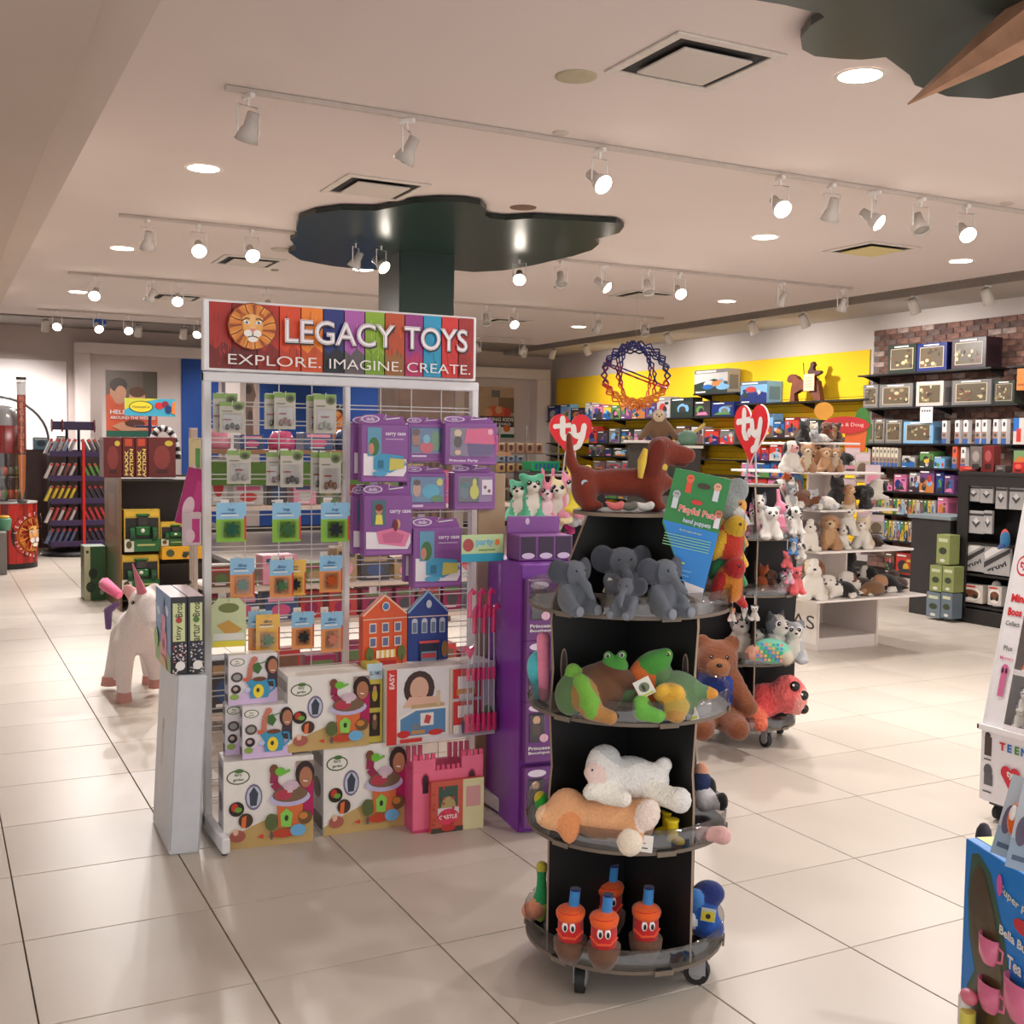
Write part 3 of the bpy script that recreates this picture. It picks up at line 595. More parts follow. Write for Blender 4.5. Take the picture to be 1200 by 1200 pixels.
b.art(it, SW, SH, (-SW/2, -.025, 0), e=.00012); obj('sign_board', b, CARD, sg)
# products hung on the rack ------------------------------------------------
def hook(x, z, y1=.09, parent=None):
    b = MB(); b.tube([(0, 0, .006), (0, -y1, 0), (0, -y1-.012, .016)], .0022, (225, 225, 225), 5); b.box((0, .001, .004), (.034, .004, .03), (226, 226, 226)); return obj('hook', b, WHITEMETAL, rk, (x-1.38, -.016, z))
def packet(u, v0, v1, w, style, k, label, name='hanging_packet', y=None, tilt=0.):
    # bubble card on a wire hook: u centre, v top/bottom in the photograph
    y = y if y is not None else RY-.13-.0*k; p = ony(u, v0, y); q = ony(u, v1, y); Hh = p[2]-q[2]
    t = thing(name, label, 'packet', (p[0], y, q[2])); t.rotation_euler = (0, tilt, random.uniform(-.12, .12))
    if style == 'bug':
        b = MB(); b.b2(-w/2, w/2, 0, .0015, 0, Hh, (184, 180, 168)); b.art([('r', 0, .86, 1, .14, (128, 160, 84)), ('e', .75, .84, .22, .11, (96, 112, 62)), ('e', .75, .84, .12, .06, (60, 60, 50)), ('r', .1, .68, .4, .03, (120, 116, 104)), ('e', .2+.1*(k % 5), .42, .2, .025, (140, 60, 50))], w, Hh, (-w/2, 0, 0)); obj('backing_card', b, CARD, t)
        b = MB(); b.b2(-w*.38, w*.38, -.018, -.001, Hh*.1, Hh*.62, WHT, .004); obj('blister', b, FILM, t)
        b = MB(); c = [(96, 60, 46), (60, 60, 56), (130, 90, 70), (150, 150, 140)][k % 4]
        for i in range(3): b.ball((-w*.2+i*w*.2, -.009, Hh*(.18+.05*(i % 2))), (w*.09, .006, Hh*.1), c, 8, 5)
        obj('toy_figure', b, SHINY, t)
    elif style in ('green', 'orange', 'seed'):
        lowc = {'green': (132, 186, 60), 'orange': (222, 146, 84), 'seed': (232, 176, 70)}[style]; top = (140, 190, 222) if style != 'seed' else (232, 184, 90)
        b = MB(); b.b2(-w/2, w/2, 0, .0015, 0, Hh, (232, 178, 96) if style == 'seed' else (212, 180, 140))
        b.art([('r', 0, .58, 1, .42, top), ('r', 0, 0, 1, .58, lowc), ('r', .93, .05, .07, .6, (200, 70, 50)), ('r', .15, .66, .6, .03, WHT), ('t', 'bugs' if style == 'green' else 'dino', .5, .82, .09, (40, 80, 130), .01), ('r', .15, .72, .5, .02, (60, 90, 130))], w, Hh, (-w/2, 0, 0)); obj('backing_card', b, CARD, t)
        b = MB(); b.b2(-w*.34, w*.34, -.02, -.001, Hh*.08, Hh*.55, WHT, .005); obj('blister', b, FILM, t)
        b = MB(); g = [(36, 96, 70), (60, 110, 60), (40, 44, 48), (200, 90, 40)][k % 4]
        P = [(w*.27*r_*math.cos(a_)*1., Hh*.32+w*.27*r_*math.sin(a_)) for a_, r_ in [(2*PI*i/14, 1 if i % 2 else .6) for i in range(14)]]
        b.prism(P, -.016, -.006, g); obj('toy_figure', b, SHINY, t)
    elif style == 'hang_card':
        b = MB(); b.prism([(-w/2, 0), (w/2, 0), (w/2, Hh*.85), (w*.3, Hh), (-w*.3, Hh), (-w/2, Hh*.85)], 0, .003, (196, 206, 160)); b.art([('r', .05, .0, .9, .12, (230, 214, 50)), ('e', .5, .8, .3, .1, (110, 120, 60)), ('p', [(.15, .45), (.5, .55), (.9, .35), (.5, .2)], (196, 150, 60)), ('r', .05, .14, .9, .14, (220, 220, 210))], w, Hh, (-w/2, 0, 0)); obj('backing_card', b, CARD, t)
    hook(p[0], p[2]-.012, RY-.02-y+.004); return t
PR = []
S1 = 'grey insect packet with a green corner, %s'
for k, (u, v0, v1) in enumerate(((264, 461, 507), (272, 471, 507))): packet(u, v0, v1, .1, 'bug', k, S1 % ('back one at the rack\'s top left', 'front one at the rack\'s top left')[k], y=RY-.10-.03*k)
for k, (u, v0, v1) in enumerate(((322, 462, 503), (334, 460, 503))): packet(u, v0, v1, .09, 'bug', k+1, S1 % ('back one in the top row, second hook', 'front one in the top row, second hook')[k], y=RY-.10-.03*k)
for k, (u, v0, v1) in enumerate(((372, 464, 508), (381, 462, 508))): packet(u, v0, v1, .1, 'bug', k+2, S1 % ('back one on the hook before the lion roundel', 'front one on the hook before the lion roundel')[k], y=RY-.10-.03*k)
packet(280, 528, 567, .1, 'bug', 3, S1 % 'second row, first hook with white label')
for k, (u, v0, v1) in enumerate(((326, 530, 569), (342, 528, 571))): packet(u, v0, v1, .1, 'bug', k, S1 % ('second row, back one of the middle pair', 'second row, front one of the middle pair')[k], y=RY-.10-.03*k)
for k, (u, v0, v1) in enumerate(((377, 530, 575), (387, 530, 578))): packet(u, v0, v1, .095, 'bug', k+1, S1 % ('second row, back one beside the centre post', 'second row, front one beside the centre post')[k], y=RY-.10-.03*k)
for k, (u, lab) in enumerate(((271, 'at the left end'), (336, 'in the middle'), (393, 'beside the centre post'))): packet(u, 589, 635, .125, 'green', k, 'blue and lime green bug packet %s of the rack\'s third row' % lab)
for k, (u, v0, v1, st, lab) in enumerate(((284, 654, 700, 'orange', 'fourth row, leftmost with a grey dinosaur'), (330, 656, 700, 'orange', 'fourth row, behind the yellow leaf packet'), (345, 656, 698, 'seed', 'fourth row, yellow with a dark spiky leaf'), (388, 651, 694, 'orange', 'fourth row, beside the centre post'),
    (305, 716, 762, 'orange', 'fifth row, behind the yellow egg packet'), (314, 720, 764, 'seed', 'fifth row, yellow with a white egg'), (355, 717, 760, 'orange', 'fifth row, middle with a green dinosaur'), (389, 717, 764, 'orange', 'fifth row, rightmost by the centre post'))):
    packet(u, v0, v1, .1, st, k, 'small hanging toy packet, '+lab, y=RY-.1-.02*(k % 2))
packet(268, 701, 758, .14, 'hang_card', 0, 'pale green arched hang card with a yellow foot, left edge of the rack')
# purple doll carry-case packs, right half
def doll_pack(u0, v0, u1, v1, y, art, label, d=.045, n=1):
    p = ony(u0, v0, y); q = ony(u1, v1, y); W = q[0]-p[0]; Hh = p[2]-q[2]; t = thing('doll_play_set', label, 'doll set', (p[0]+W/2, y, q[2])); b = MB()
    hb = Hh*.84; pur = (134, 80, 150)
    b.b2(-W/2, W/2, 0, d, 0, hb, pur, .003); obj('box', b, CARD, t)
    b = MB(); b.prism([(-W/2, hb), (W/2, hb), (W*.42, Hh*.97), (W*.2, Hh*.96), (-W*.05, Hh), (-W*.42, Hh*.98)], d*.45, d*.45+.002, (134, 72, 148)); b.art([('e', .22, .5, .2, .34, (226, 214, 232)), ('e', .22, .5, .17, .26, (146, 96, 160)), ('t', 'dolls', .22, .5, .3, (240, 232, 244), .01), ('l', [(.55, .5), (.85, .65)], .08, (236, 236, 240))], W, Hh*.16, (-W/2, d*.45, hb)); obj('hang_tab', b, CARD, t)
    b = MB(); it = [('r', .04, .03, .92, .05, (150, 92, 160))]
    if art == 'case': it += [('p', [(.04, .12), (.9, .1), (.96, .2), (.96, .4), (.04, .5)], (232, 226, 232)), ('r', .12, .45, .3, .5, (96, 150, 180)), ('e', .26, .62, .11, .16, (60, 110, 60)), ('e', .2, .58, .06, .1, (200, 130, 110)), ('t', 'carry case', .72, .83, .07, (236, 224, 240), .02, 0, 'c', .44), ('r', .5, .74, .4, .02, (190, 160, 200)),
        ('p', [(.25, .22), (.25, .44), (.45, .5), (.88, .46), (.96, .3), (.6, .16)], (64, 150, 190)), ('p', [(.58, .2), (.6, .42), (.92, .4), (.9, .24)], (200, 190, 90)), ('r', .34, .24, .12, .14, (40, 110, 140)), ('e', .38, .15, .16, .05, (80, 160, 200))]
    if art == 'pinkcase': it += [('p', [(.04, .12), (.9, .1), (.96, .2), (.96, .36), (.04, .4)], (232, 226, 232)), ('r', .16, .5, .28, .42, (70, 110, 120)), ('e', .3, .76, .07, .08, (196, 140, 100)), ('e', .3, .8, .08, .06, (110, 40, 30)), ('p', [(.22, .52), (.38, .52), (.36, .68), (.24, .68)], (226, 210, 90)), ('t', 'carry case', .74, .72, .07, (236, 224, 240), .02, 0, 'c', .44),
        ('p', [(.25, .4), (.6, .46), (.95, .36), (.84, .14), (.3, .2)], (222, 120, 160)), ('p', [(.36, .36), (.6, .4), (.82, .34), (.76, .2), (.4, .22)], (196, 100, 140)), ('e', .68, .52, .06, .08, (206, 150, 120)), ('e', .64, .5, .05, .1, (110, 40, 30))]
    if art == 'scene': it += [('r', .08, .25, .84, .66, (44, 96, 150)), ('e', .75, .55, .14, .28, (70, 140, 70)), ('e', .22, .6, .1, .22, (176, 120, 90)), ('e', .22, .78, .1, .1, (90, 50, 40)), ('e', .5, .38, .18, .16, (214, 80, 100)), ('e', .5, .6, .1, .12, (120, 190, 210)), ('r', .1, .12, .4, .05, (220, 200, 230))]
    if art == 'sea': it += [('r', .08, .2, .84, .7, (40, 110, 160)), ('e', .25, .55, .1, .2, (200, 150, 110)), ('e', .25, .74, .09, .08, (80, 40, 40)), ('e', .6, .5, .22, .2, (60, 170, 200)), ('e', .82, .75, .08, .1, (210, 210, 90)), ('e', .75, .3, .16, .1, (70, 130, 80)), ('r', .1, .08, .3, .06, (220, 200, 230))]
    if art == 'pink_dress': it += [('r', .1, .2, .28, .68, (110, 90, 120)), ('e', .24, .76, .07, .09, (226, 196, 150)), ('e', .24, .55, .08, .14, (60, 50, 50)), ('e', .24, .3, .06, .06, (220, 180, 150)), ('p', [(.36, .52), (.4, .86), (.92, .9), (.96, .5)], (222, 78, 130)), ('p', [(.42, .52), (.94, .5), (.9, .24), (.46, .22)], (84, 60, 120)), ('e', .86, .8, .05, .07, (240, 180, 200)), ('t', 'Princess Party', .35, .1, .08, (240, 226, 244), .02, 0, 'c', .55)]
    if art == 'frog': it += [('r', .1, .2, .5, .66, (44, 44, 64)), ('e', .24, .5, .11, .2, (60, 90, 110)), ('e', .24, .66, .1, .08, (90, 170, 160)), ('e', .48, .48, .11, .2, (206, 206, 70)), ('e', .48, .72, .05, .12, (206, 206, 70)), ('r', .66, .4, .26, .4, (232, 222, 226)), ('e', .74, .6, .04, .05, (120, 40, 90)), ('e', .84, .5, .04, .05, (120, 40, 90))]
    b.art(it, W, hb, (-W/2, 0, 0)); obj('front_print', b, CARD, t)
    if art not in ('case', 'pinkcase'): b = MB(); b.b2(-W*.42, W*.42, -.006, -.002, hb*.2, hb*.9, WHT, .002); obj('window_film', b, FILM, t)
    hook(p[0]+W/2, p[2]-.02, RY-y-.02); return t
doll_pack(413, 486, 471, 562, RY-.12, 'case', 'purple doll set with a blue castle case, behind its twin at the top', .03)
doll_pack(424, 484, 478, 565, RY-.2, 'case', 'purple doll set with a blue castle case, front one in the top row', .05)
doll_pack(478, 488, 521, 541, RY-.16, 'scene', 'purple doll set with a red toadstool scene in its window, top row', .05)
doll_pack(522, 486, 582, 545, RY-.2, 'pink_dress', 'purple doll set with a glittery pink gown, top right of the rack', .06)
doll_pack(477, 546, 523, 597, RY-.17, 'sea', 'purple doll set with a blue water scene, second row middle', .05)
doll_pack(533, 545, 580, 597, RY-.19, 'frog', 'purple doll set with a yellow pear-shaped figure, second row right', .07)
doll_pack(413, 568, 450, 648, RY-.12, 'pinkcase', 'purple doll set with a pink case, half hidden behind its twin', .03)
doll_pack(427, 567, 483, 650, RY-.2, 'pinkcase', 'purple doll set with a pink open case, front one in the second row', .06)
doll_pack(474, 608, 520, 680, RY-.13, 'case', 'purple doll set with a blue case, back one of the lowest pair', .03)
doll_pack(485, 606, 541, 687, RY-.21, 'case', 'purple doll set with a blue case, front one of the lowest pair', .06)
# house-shaped play books
def house(u0, v0, u1, v1, y, blue, label, rz):
    p = ony(u0, v0, y); q = ony(u1, v1, y); W = q[0]-p[0]; Hh = p[2]-q[2]; t = thing('house_book', label, 'toy house', (p[0]+W/2, y, q[2]), rz); c = (40, 66, 140) if blue else (222, 88, 40); b = MB()
    b.prism([(-W/2, 0), (W/2, 0), (W/2, Hh*.74), (0, Hh), (-W/2, Hh*.74)], 0, .045, c, (200, 70, 40) if not blue else (30, 50, 110)); it = [('l', [(0, .75), (.5, 1.), (1, .75)], .02, (150, 190, 220) if blue else (240, 200, 170)), ('l', [(0, .7), (1, .7)], .012, (230, 200, 180))]
    if not blue:
        for xx in (.22, .5, .78):
            for yy in (.58, .4): it += [('r', xx-.08, yy-.06, .16, .13, (240, 220, 200)), ('r', xx-.06, yy-.045, .12, .1, (96, 110, 150))]
        it += [('e', .5, .86, .09, .06, (240, 220, 200)), ('e', .5, .86, .07, .045, (70, 120, 180)), ('r', .28, .2, .44, .1, (240, 200, 90)), ('r', .34, .06, .4, .1, (180, 30, 30)), ('e', .14, .25, .09, .1, (90, 110, 50)), ('r', .13, .03, .03, .2, (90, 60, 40)), ('e', .86, .25, .09, .1, (90, 110, 50)), ('r', .85, .03, .03, .2, (90, 60, 40))]+[('r', .28+.11*i, .2, .055, .1, (250, 240, 220)) for i in range(4)]
    else:
        for xx in (.16, .4, .62, .84): it += [('r', xx-.07, .5, .14, .15, (200, 206, 220)), ('e', xx, .65, .07, .03, (200, 206, 220)), ('r', xx-.05, .51, .1, .12, (110, 130, 150))]
        it += [('e', .5, .85, .07, .05, (200, 206, 220)), ('r', .27, .1, .48, .28, (30, 34, 60)), ('r', .32, .12, .38, .16, (110, 150, 180)), ('r', .34, .2, .34, .06, (190, 60, 60)), ('r', .26, .38, .5, .03, (214, 80, 80)), ('e', .9, .3, .08, .1, (150, 110, 60))]
        it += [('r', .06, 0, .9, .1, (180, 40, 60))]
    b.art(it, W, Hh, (-W/2, 0, 0)); obj('cover', b, CARD, t); hook(p[0]+W/2, p[2]+.0, RY-y-.02)
house(425, 699, 477, 786, RY-.17, False, 'orange house-shaped toy with six windows and a striped awning', .06)
house(479, 694, 524, 788, RY-.16, True, 'navy house-shaped toy with arched windows and a garage', -.05)
# wand bag
y = RY-.34; p = ony(541, 627, y); q = ony(587, 856, y); W = q[0]-p[0]; Hh = p[2]-q[2]
t = thing('wand_bag', 'clear bag of pink-tipped canes with a green and blue header', 'toy bag', (p[0]+W/2, y, q[2]))
b = MB(); hd = Hh*.135; b.b2(-W/2, W/2, 0, .002, Hh-hd, Hh, (190, 214, 160)); b.art([('r', 0, 0, 1, .3, (40, 160, 190)), ('e', .16, .62, .13, .24, (170, 70, 70)), ('t', 'party', .55, .68, .3, (110, 180, 210), .03), ('e', .85, .7, .06, .12, (230, 130, 60)), ('r', .4, .4, .4, .05, (110, 150, 60))], W, hd, (-W/2, 0, Hh-hd)); obj('header_card', b, CARD, t)
b = MB(); b.b2(-W/2, W/2, -.02, .02, .0, Hh-hd, WHT, .012); obj('clear_bag', b, FILM, t)
for i in range(6):
    x = -W*.36+W*.145*i; zt = Hh*(.62 if i % 2 else .7); b = MB(); b.tube([(x*.9, 0, Hh*.06), (x*.8, 0, zt)], .0035, (196, 200, 206), 6); b.tube([(x*.9, 0, Hh*.01), (x*.9, 0, Hh*.1)], .011, (232, 46, 110), 8)
    b.tube([(x*.8, 0, zt-.1), (x*.8, 0, zt), (x*.8+.012, 0, zt+.02), (x*.8+.024, 0, zt+.005)], .011, (232, 50, 112), 8); b.tube([(x*.85, 0, Hh*.27), (x*.85, 0, Hh*.33)], .009, (232, 60, 120), 8); obj('cane', b, SHINY, t)
b = MB(); P = [(.0, .0), (.022, .03), (.018, .046), (0, .036), (-.018, .046), (-.022, .03)]; b.prism([(-W*.28+x, Hh*.38+z*1.3) for x, z in P], -.008, .008, (236, 60, 120)); obj('heart_charm', b, SHINY, t)
# boxes at the foot of the rack
FLW = (226, 222, 214)
def pbox(name, label, p0, p1, zb, d, items, col=FLW, side=None, rz=0., cat='toy box', top=None, sideart=None, tilt=0.):
    # p0 = left bottom corner (x,y), p1 = right bottom; front faces -y
    W = math.hypot(p1[0]-p0[0], p1[1]-p0[1]); a = math.atan2(p1[1]-p0[1], p1[0]-p0[0]); h = p1[2]
    t = thing(name, label, cat, (p0[0], p0[1], zb), a); t.rotation_euler = (tilt, 0, a); b = MB(); b.b2(0, W, 0, d, 0, h, col, .003); b.art(items, W, h, (0, 0, 0), e=.0004)
    if sideart: b.art(sideart, d, h, (0, d, 0), (0, -1, 0), e=.0004)
    if top: b.art(top, W, d, (0, 0, h), (1, 0, 0), (0, 1, 0), e=.0004)
    obj('carton', b, CARD, t); return t
kid = (176, 118, 88)
def garden_items():
    # plant kit art: badge, three round vignettes, a planter pot toy, laughing child
    return [('r', 0, 0, 1, 1, (234, 230, 224)), ('p', [(0, 0), (1, 0), (1, .42), (.6, .36), (.25, .22), (0, .1)], (196, 166, 106)), ('e', .16, .82, .13, .085, (74, 92, 62)), ('e', .16, .82, .115, .07, (232, 230, 220)), ('t', 'fairy', .16, .845, .045, (54, 84, 50), .02), ('t', 'garden', .16, .79, .04, (54, 84, 50), .02), ('e', .17, .89, .05, .025, (80, 120, 60)),
        ('e', .33, .58, .095, .15, (120, 104, 140)), ('e', .33, .58, .08, .125, (190, 200, 214)), ('p', [(.29, .48), (.36, .48), (.38, .62), (.33, .7), (.28, .62)], (60, 66, 84)), ('e', .14, .46, .085, .085, (38, 34, 30)), ('e', .12, .48, .04, .05, (190, 60, 40)), ('e', .16, .45, .04, .03, (110, 160, 60)),
        ('e', .24, .32, .08, .085, (70, 52, 40)), ('p', [(.19, .24), (.24, .24), (.25, .38), (.2, .36)], (226, 110, 60)), ('e', .15, .15, .09, .07, (172, 96, 84)), ('e', .13, .2, .03, .04, (226, 190, 160)),
        ('r', .8, .45, .2, .5, (160, 140, 132)), ('p', [(.8, .36), (1, .3), (1, .72), (.86, .7)], (176, 34, 92)), ('e', .9, .8, .11, .15, (48, 34, 32)), ('e', .91, .76, .075, .12, kid), ('l', [(.88, .72), (.93, .71)], .015, (240, 230, 225)),
        ('l', [(.62, .62), (.55, .72), (.56, .88)], .09, (150, 40, 80)), ('e', .55, .88, .05, .06, (120, 70, 52)), ('e', .62, .85, .055, .05, (110, 190, 60)), ('l', [(.66, .83), (.73, .86)], .03, (110, 190, 60)),
        ('p', [(.6, .2), (.86, .2), (.88, .5), (.58, .5)], (214, 112, 60)), ('e', .73, .54, .23, .1, (190, 184, 220)), ('e', .73, .58, .2, .09, (120, 96, 72)), ('e', .66, .58, .1, .06, (180, 60, 80)), ('e', .74, .68, .09, .06, (206, 180, 196)), ('r', .7, .6, .06, .08, (214, 190, 200)),
        ('p', [(.63, .22), (.74, .2), (.76, .36), (.69, .42), (.62, .36)], (140, 206, 90)), ('e', .69, .31, .022, .035, (40, 60, 40)), ('e', .52, .28, .07, .1, (92, 104, 60)), ('e', .9, .3, .08, .08, (110, 84, 50)), ('e', .88, .32, .05, .04, (200, 130, 60)),
        ('e', .66, .14, .14, .05, (190, 70, 44)), ('e', .82, .16, .09, .07, (110, 176, 220)), ('e', .52, .13, .02, .05, (110, 90, 80)), ('p', [(.36, .13), (.43, .16), (.43, .1)], (210, 70, 50))]
def can_items():
    return [('r', 0, 0, 1, 1, (228, 222, 224)), ('p', [(0, 0), (1, 0), (1, .32), (.4, .3), (0, .12)], (214, 190, 226)), ('e', .18, .86, .15, .08, (74, 92, 62)), ('e', .18, .86, .13, .065, (232, 230, 220)), ('t', 'fairy', .18, .875, .04, (54, 84, 50), .02), ('t', 'garden', .18, .83, .035, (54, 84, 50), .02), ('e', .17, .56, .12, .1, (80, 70, 66)), ('e', .17, .56, .08, .06, (150, 150, 146)), ('e', .15, .32, .1, .09, (40, 34, 36)), ('e', .14, .33, .05, .04, (190, 160, 160)), ('e', .12, .17, .09, .06, (140, 170, 80)),
        ('p', [(.78, .35), (1, .3), (1, .7), (.8, .62)], (64, 52, 64)), ('e', .88, .76, .14, .19, (44, 32, 30)), ('e', .9, .74, .1, .15, kid), ('l', [(.86, .66), (.94, .65)], .015, (240, 230, 225)), ('l', [(.42, .5), (.44, .75), (.5, .88)], .1, (196, 120, 96)), ('e', .52, .9, .07, .06, (196, 120, 96)), ('p', [(.5, .66), (.6, .6), (.68, .72), (.6, .84), (.5, .8)], (60, 110, 50)), ('l', [(.6, .8), (.78, .85)], .02, (80, 130, 60)),
        ('p', [(.44, .12), (.8, .12), (.84, .3), (.76, .5), (.5, .5), (.32, .5), (.42, .34)], (60, 150, 190)), ('l', [(.8, .2), (.94, .3), (.92, .46), (.8, .46)], .035, (60, 150, 190)), ('e', .62, .5, .14, .045, (110, 66, 44)), ('p', [(.3, .48), (.4, .46), (.4, .54), (.28, .54)], (216, 96, 56)), ('e', .6, .26, .11, .14, (240, 214, 60)), ('e', .59, .28, .035, .045, (60, 60, 40)), ('e', .38, .3, .06, .05, (190, 200, 230))]
sidek = [('r', 0, 0, 1, 1, (196, 196, 202)), ('r', .1, .05, .8, .16, (60, 50, 56)), ('r', .1, .78, .8, .14, (120, 120, 124)), ('e', .5, .5, .3, .12, (70, 60, 66))]
A = pbox('plant_kit_box', 'big white plant kit box with a laughing child, lower left on the floor', onz(262, 997), (*onz(367, 985)[:2], .36), 0, .17, garden_items(), sideart=sidek, cat='toy box')
Bx = pbox('plant_kit_box', 'big white plant kit box, on the floor left of the pink castle', onz(379, 980), (*onz(474.5, 967)[:2], .37), 0, .2, garden_items(), sideart=sidek)
z1 = .362; a0 = ony(286, 906, 1.16); pbox('watering_can_box', 'white craft box with a blue watering can, front one on the lower left box', (a0[0]-.005, 1.165), (a0[0]+.195, 1.15, .215), z1, .07, can_items(), sideart=sidek)
pbox('watering_can_box', 'craft box half hidden behind the front watering can box', (a0[0]-.055, 1.25), (a0[0]+.14, 1.24, .215), z1, .05, can_items(), sideart=sidek)
a1 = ony(268, 840, 1.2); pbox('watering_can_box', 'topmost craft box with a blue watering can, on its twins at the left', (a1[0], 1.205), (a1[0]+.2, 1.2, .205), z1+.216, .075, can_items(), sideart=sidek)
z2 = .372; a2 = ony(338, 893, 1.14); pbox('plant_kit_box', 'big white plant kit box stacked in the middle above the other two', (a2[0], 1.15), (a2[0]+.345, 1.13, .315), z2, .2, garden_items(), sideart=sidek)
y = 1.2; a3 = ony(450, 872, y); t = pbox('doll_family_box', 'narrow yellow box of small dolls right of the upper plant kit', (a2[0]+.348, 1.165), (a2[0]+.415, 1.16, .34), z2, .12, [('r', 0, 0, 1, .8, (206, 190, 80)), ('r', 0, .8, 1, .2, (190, 214, 228)), ('t', 'DOLL FAMILY', .5, .88, .05, (40, 40, 60), .01, 0, 'c', .9), ('r', .15, .44, .7, .3, (60, 44, 34)), ('r', .15, .08, .7, .3, (54, 40, 32)), ('e', .5, .6, .18, .08, (200, 180, 60)), ('e', .5, .68, .12, .04, skin), ('e', .5, .24, .16, .08, (120, 90, 70)), ('e', .5, .32, .12, .04, skin)], (206, 190, 80))
dh = [('r', 0, 0, 1, 1, (224, 220, 220)), ('r', 0, 0, .09, 1, (206, 46, 40)), ('t', 'EASY', .045, .85, .07, WHT, .02, PI/2), ('e', .29, .72, .14, .24, (58, 34, 32)), ('e', .29, .72, .085, .16, (216, 172, 148)), ('e', .29, .58, .05, .04, (190, 80, 70)), ('p', [(.14, .48), (.5, .48), (.46, .6), (.2, .62)], (222, 180, 156)), ('r', .22, .46, .3, .05, (196, 166, 120)), ('r', .45, .48, .03, .2, (214, 190, 150)),
    ('p', [(.1, .08), (.55, .08), (.55, .46), (.24, .46), (.1, .36)], (236, 230, 224)), ('p', [(.12, .1), (.53, .1), (.53, .43), (.26, .43), (.12, .33)], (84, 134, 178)), ('r', .3, .22, .12, .17, (236, 230, 226)), ('p', [(.33, .26), (.38, .24), (.4, .34), (.35, .37)], (200, 70, 70)), ('e', .15, .13, .06, .05, (200, 40, 40)), ('e', .44, .12, .07, .04, (200, 40, 40)), ('r', .22, .12, .12, .05, (190, 140, 80)), ('r', .22, .19, .08, .06, (120, 130, 140)),
    ('r', .57, .06, .02, .9, (222, 190, 160)), ('r', .6, .54, .26, .4, (206, 46, 44)), ('r', .64, .64, .16, .2, (240, 238, 234)), ('r', .63, .58, .18, .09, (206, 140, 70)), ('r', .65, .54, .14, .06, (236, 230, 224)), ('r', .6, .1, .26, .4, (206, 46, 44)), ('r', .64, .28, .14, .16, (240, 238, 234)), ('r', .6, .06, .3, .12, (236, 230, 222)), ('p', [(.68, .06), (.74, .06), (.75, .22), (.67, .22)], (54, 96, 150)), ('e', .71, .26, .025, .035, skin), ('r', .87, .06, .11, .42, (226, 222, 214)), ('e', .92, .32, .05, .1, (120, 160, 80)), ('r', .89, .12, .08, .1, (110, 150, 190)), ('r', .11, .02, .2, .05, (206, 46, 40))]
a4 = ony(460, 880, 1.12); a5 = ony(579, 884, 1.12); pbox('dollhouse_box', 'wide white dollhouse box with a dark-haired girl and red rooms', (a2[0]+.42, 1.12), (a5[0], 1.12, .325), .362, .16, dh)
# pink castle carrier
c0 = onz(483, 976); c1 = onz(577, 969); W = .32; t = thing('castle_carrier', 'pink cardboard castle box with battlements and a brick gate', 'toy box', (1.545, 1.02, 0), -.06); pk = (232, 110, 142); b = MB(); hh = .335
b.b2(0, W, 0, .012, 0, hh*.78, pk, .002); b.b2(0, W, .17, .182, 0, hh*.78, pk, .002); b.b2(0, .012, .012, .17, 0, hh*.78, (206, 76, 128), .002); b.b2(W-.012, W, .012, .17, 0, hh*.78, (206, 76, 128), .002); b.b2(.012, W-.012, .012, .17, .0, .01, pk)
for xx in (0, .22):
    b.b2(xx, xx+.1, 0, .014, hh*.78, hh*.93, pk, .001)
    for i in range(4): b.b2(xx+.027*i, xx+.018+.027*i, 0, .014, hh*.93, hh, (222, 84, 124), .001); b.b2(xx+.027*i, xx+.018+.027*i, .168, .182, hh*.78, hh*.98, pk, .001)
for i in range(5): b.b2(.105+.023*i, .119+.023*i, 0, .012, hh*.78, hh*.84, (222, 84, 124), .001)
b.art([('e', .17, .66, .06, .1, (190, 60, 100)), ('r', .13, .5, .08, .16, (60, 30, 40)), ('e', .17, .67, .04, .07, (60, 30, 40)), ('e', .83, .66, .06, .1, (190, 60, 100)), ('r', .79, .5, .08, .16, (60, 30, 40)), ('e', .83, .67, .04, .07, (60, 30, 40)), ('r', 0, 0, 1, .04, (200, 60, 110))], W, hh, (0, 0, 0)); obj('castle_walls', b, CARD, t)
b = MB(); b.b2(.07, .31, -.03, -.003, 0, .22, (196, 84, 70), .002); b.art([('r', 0, 0, .6, 1, (196, 88, 70)), ('r', .6, 0, .4, 1, (214, 206, 160)), ('r', .66, .45, .28, .4, (206, 150, 150)), ('r', .14, .5, .36, .4, (60, 84, 72)), ('e', .32, .5, .14, .2, (170, 150, 100)), ('r', .12, .34, .4, .14, (214, 200, 206)), ('e', .32, .3, .2, .16, (214, 60, 90)), ('t', 'CASTLE', .32, .3, .08, WHT, .02, 0, 'c', .34), ('r', 0, 0, .6, .1, (70, 60, 50)), ('e', .32, .08, .13, .06, (190, 50, 50))]+[('r', .02+.06*((i*3) % 9), .15+.1*(i % 8), .045, .05, (176, 66, 54)) for i in range(14)], .24, .22, (.07, -.03, 0)); obj('gate_panel', b, CARD, t)
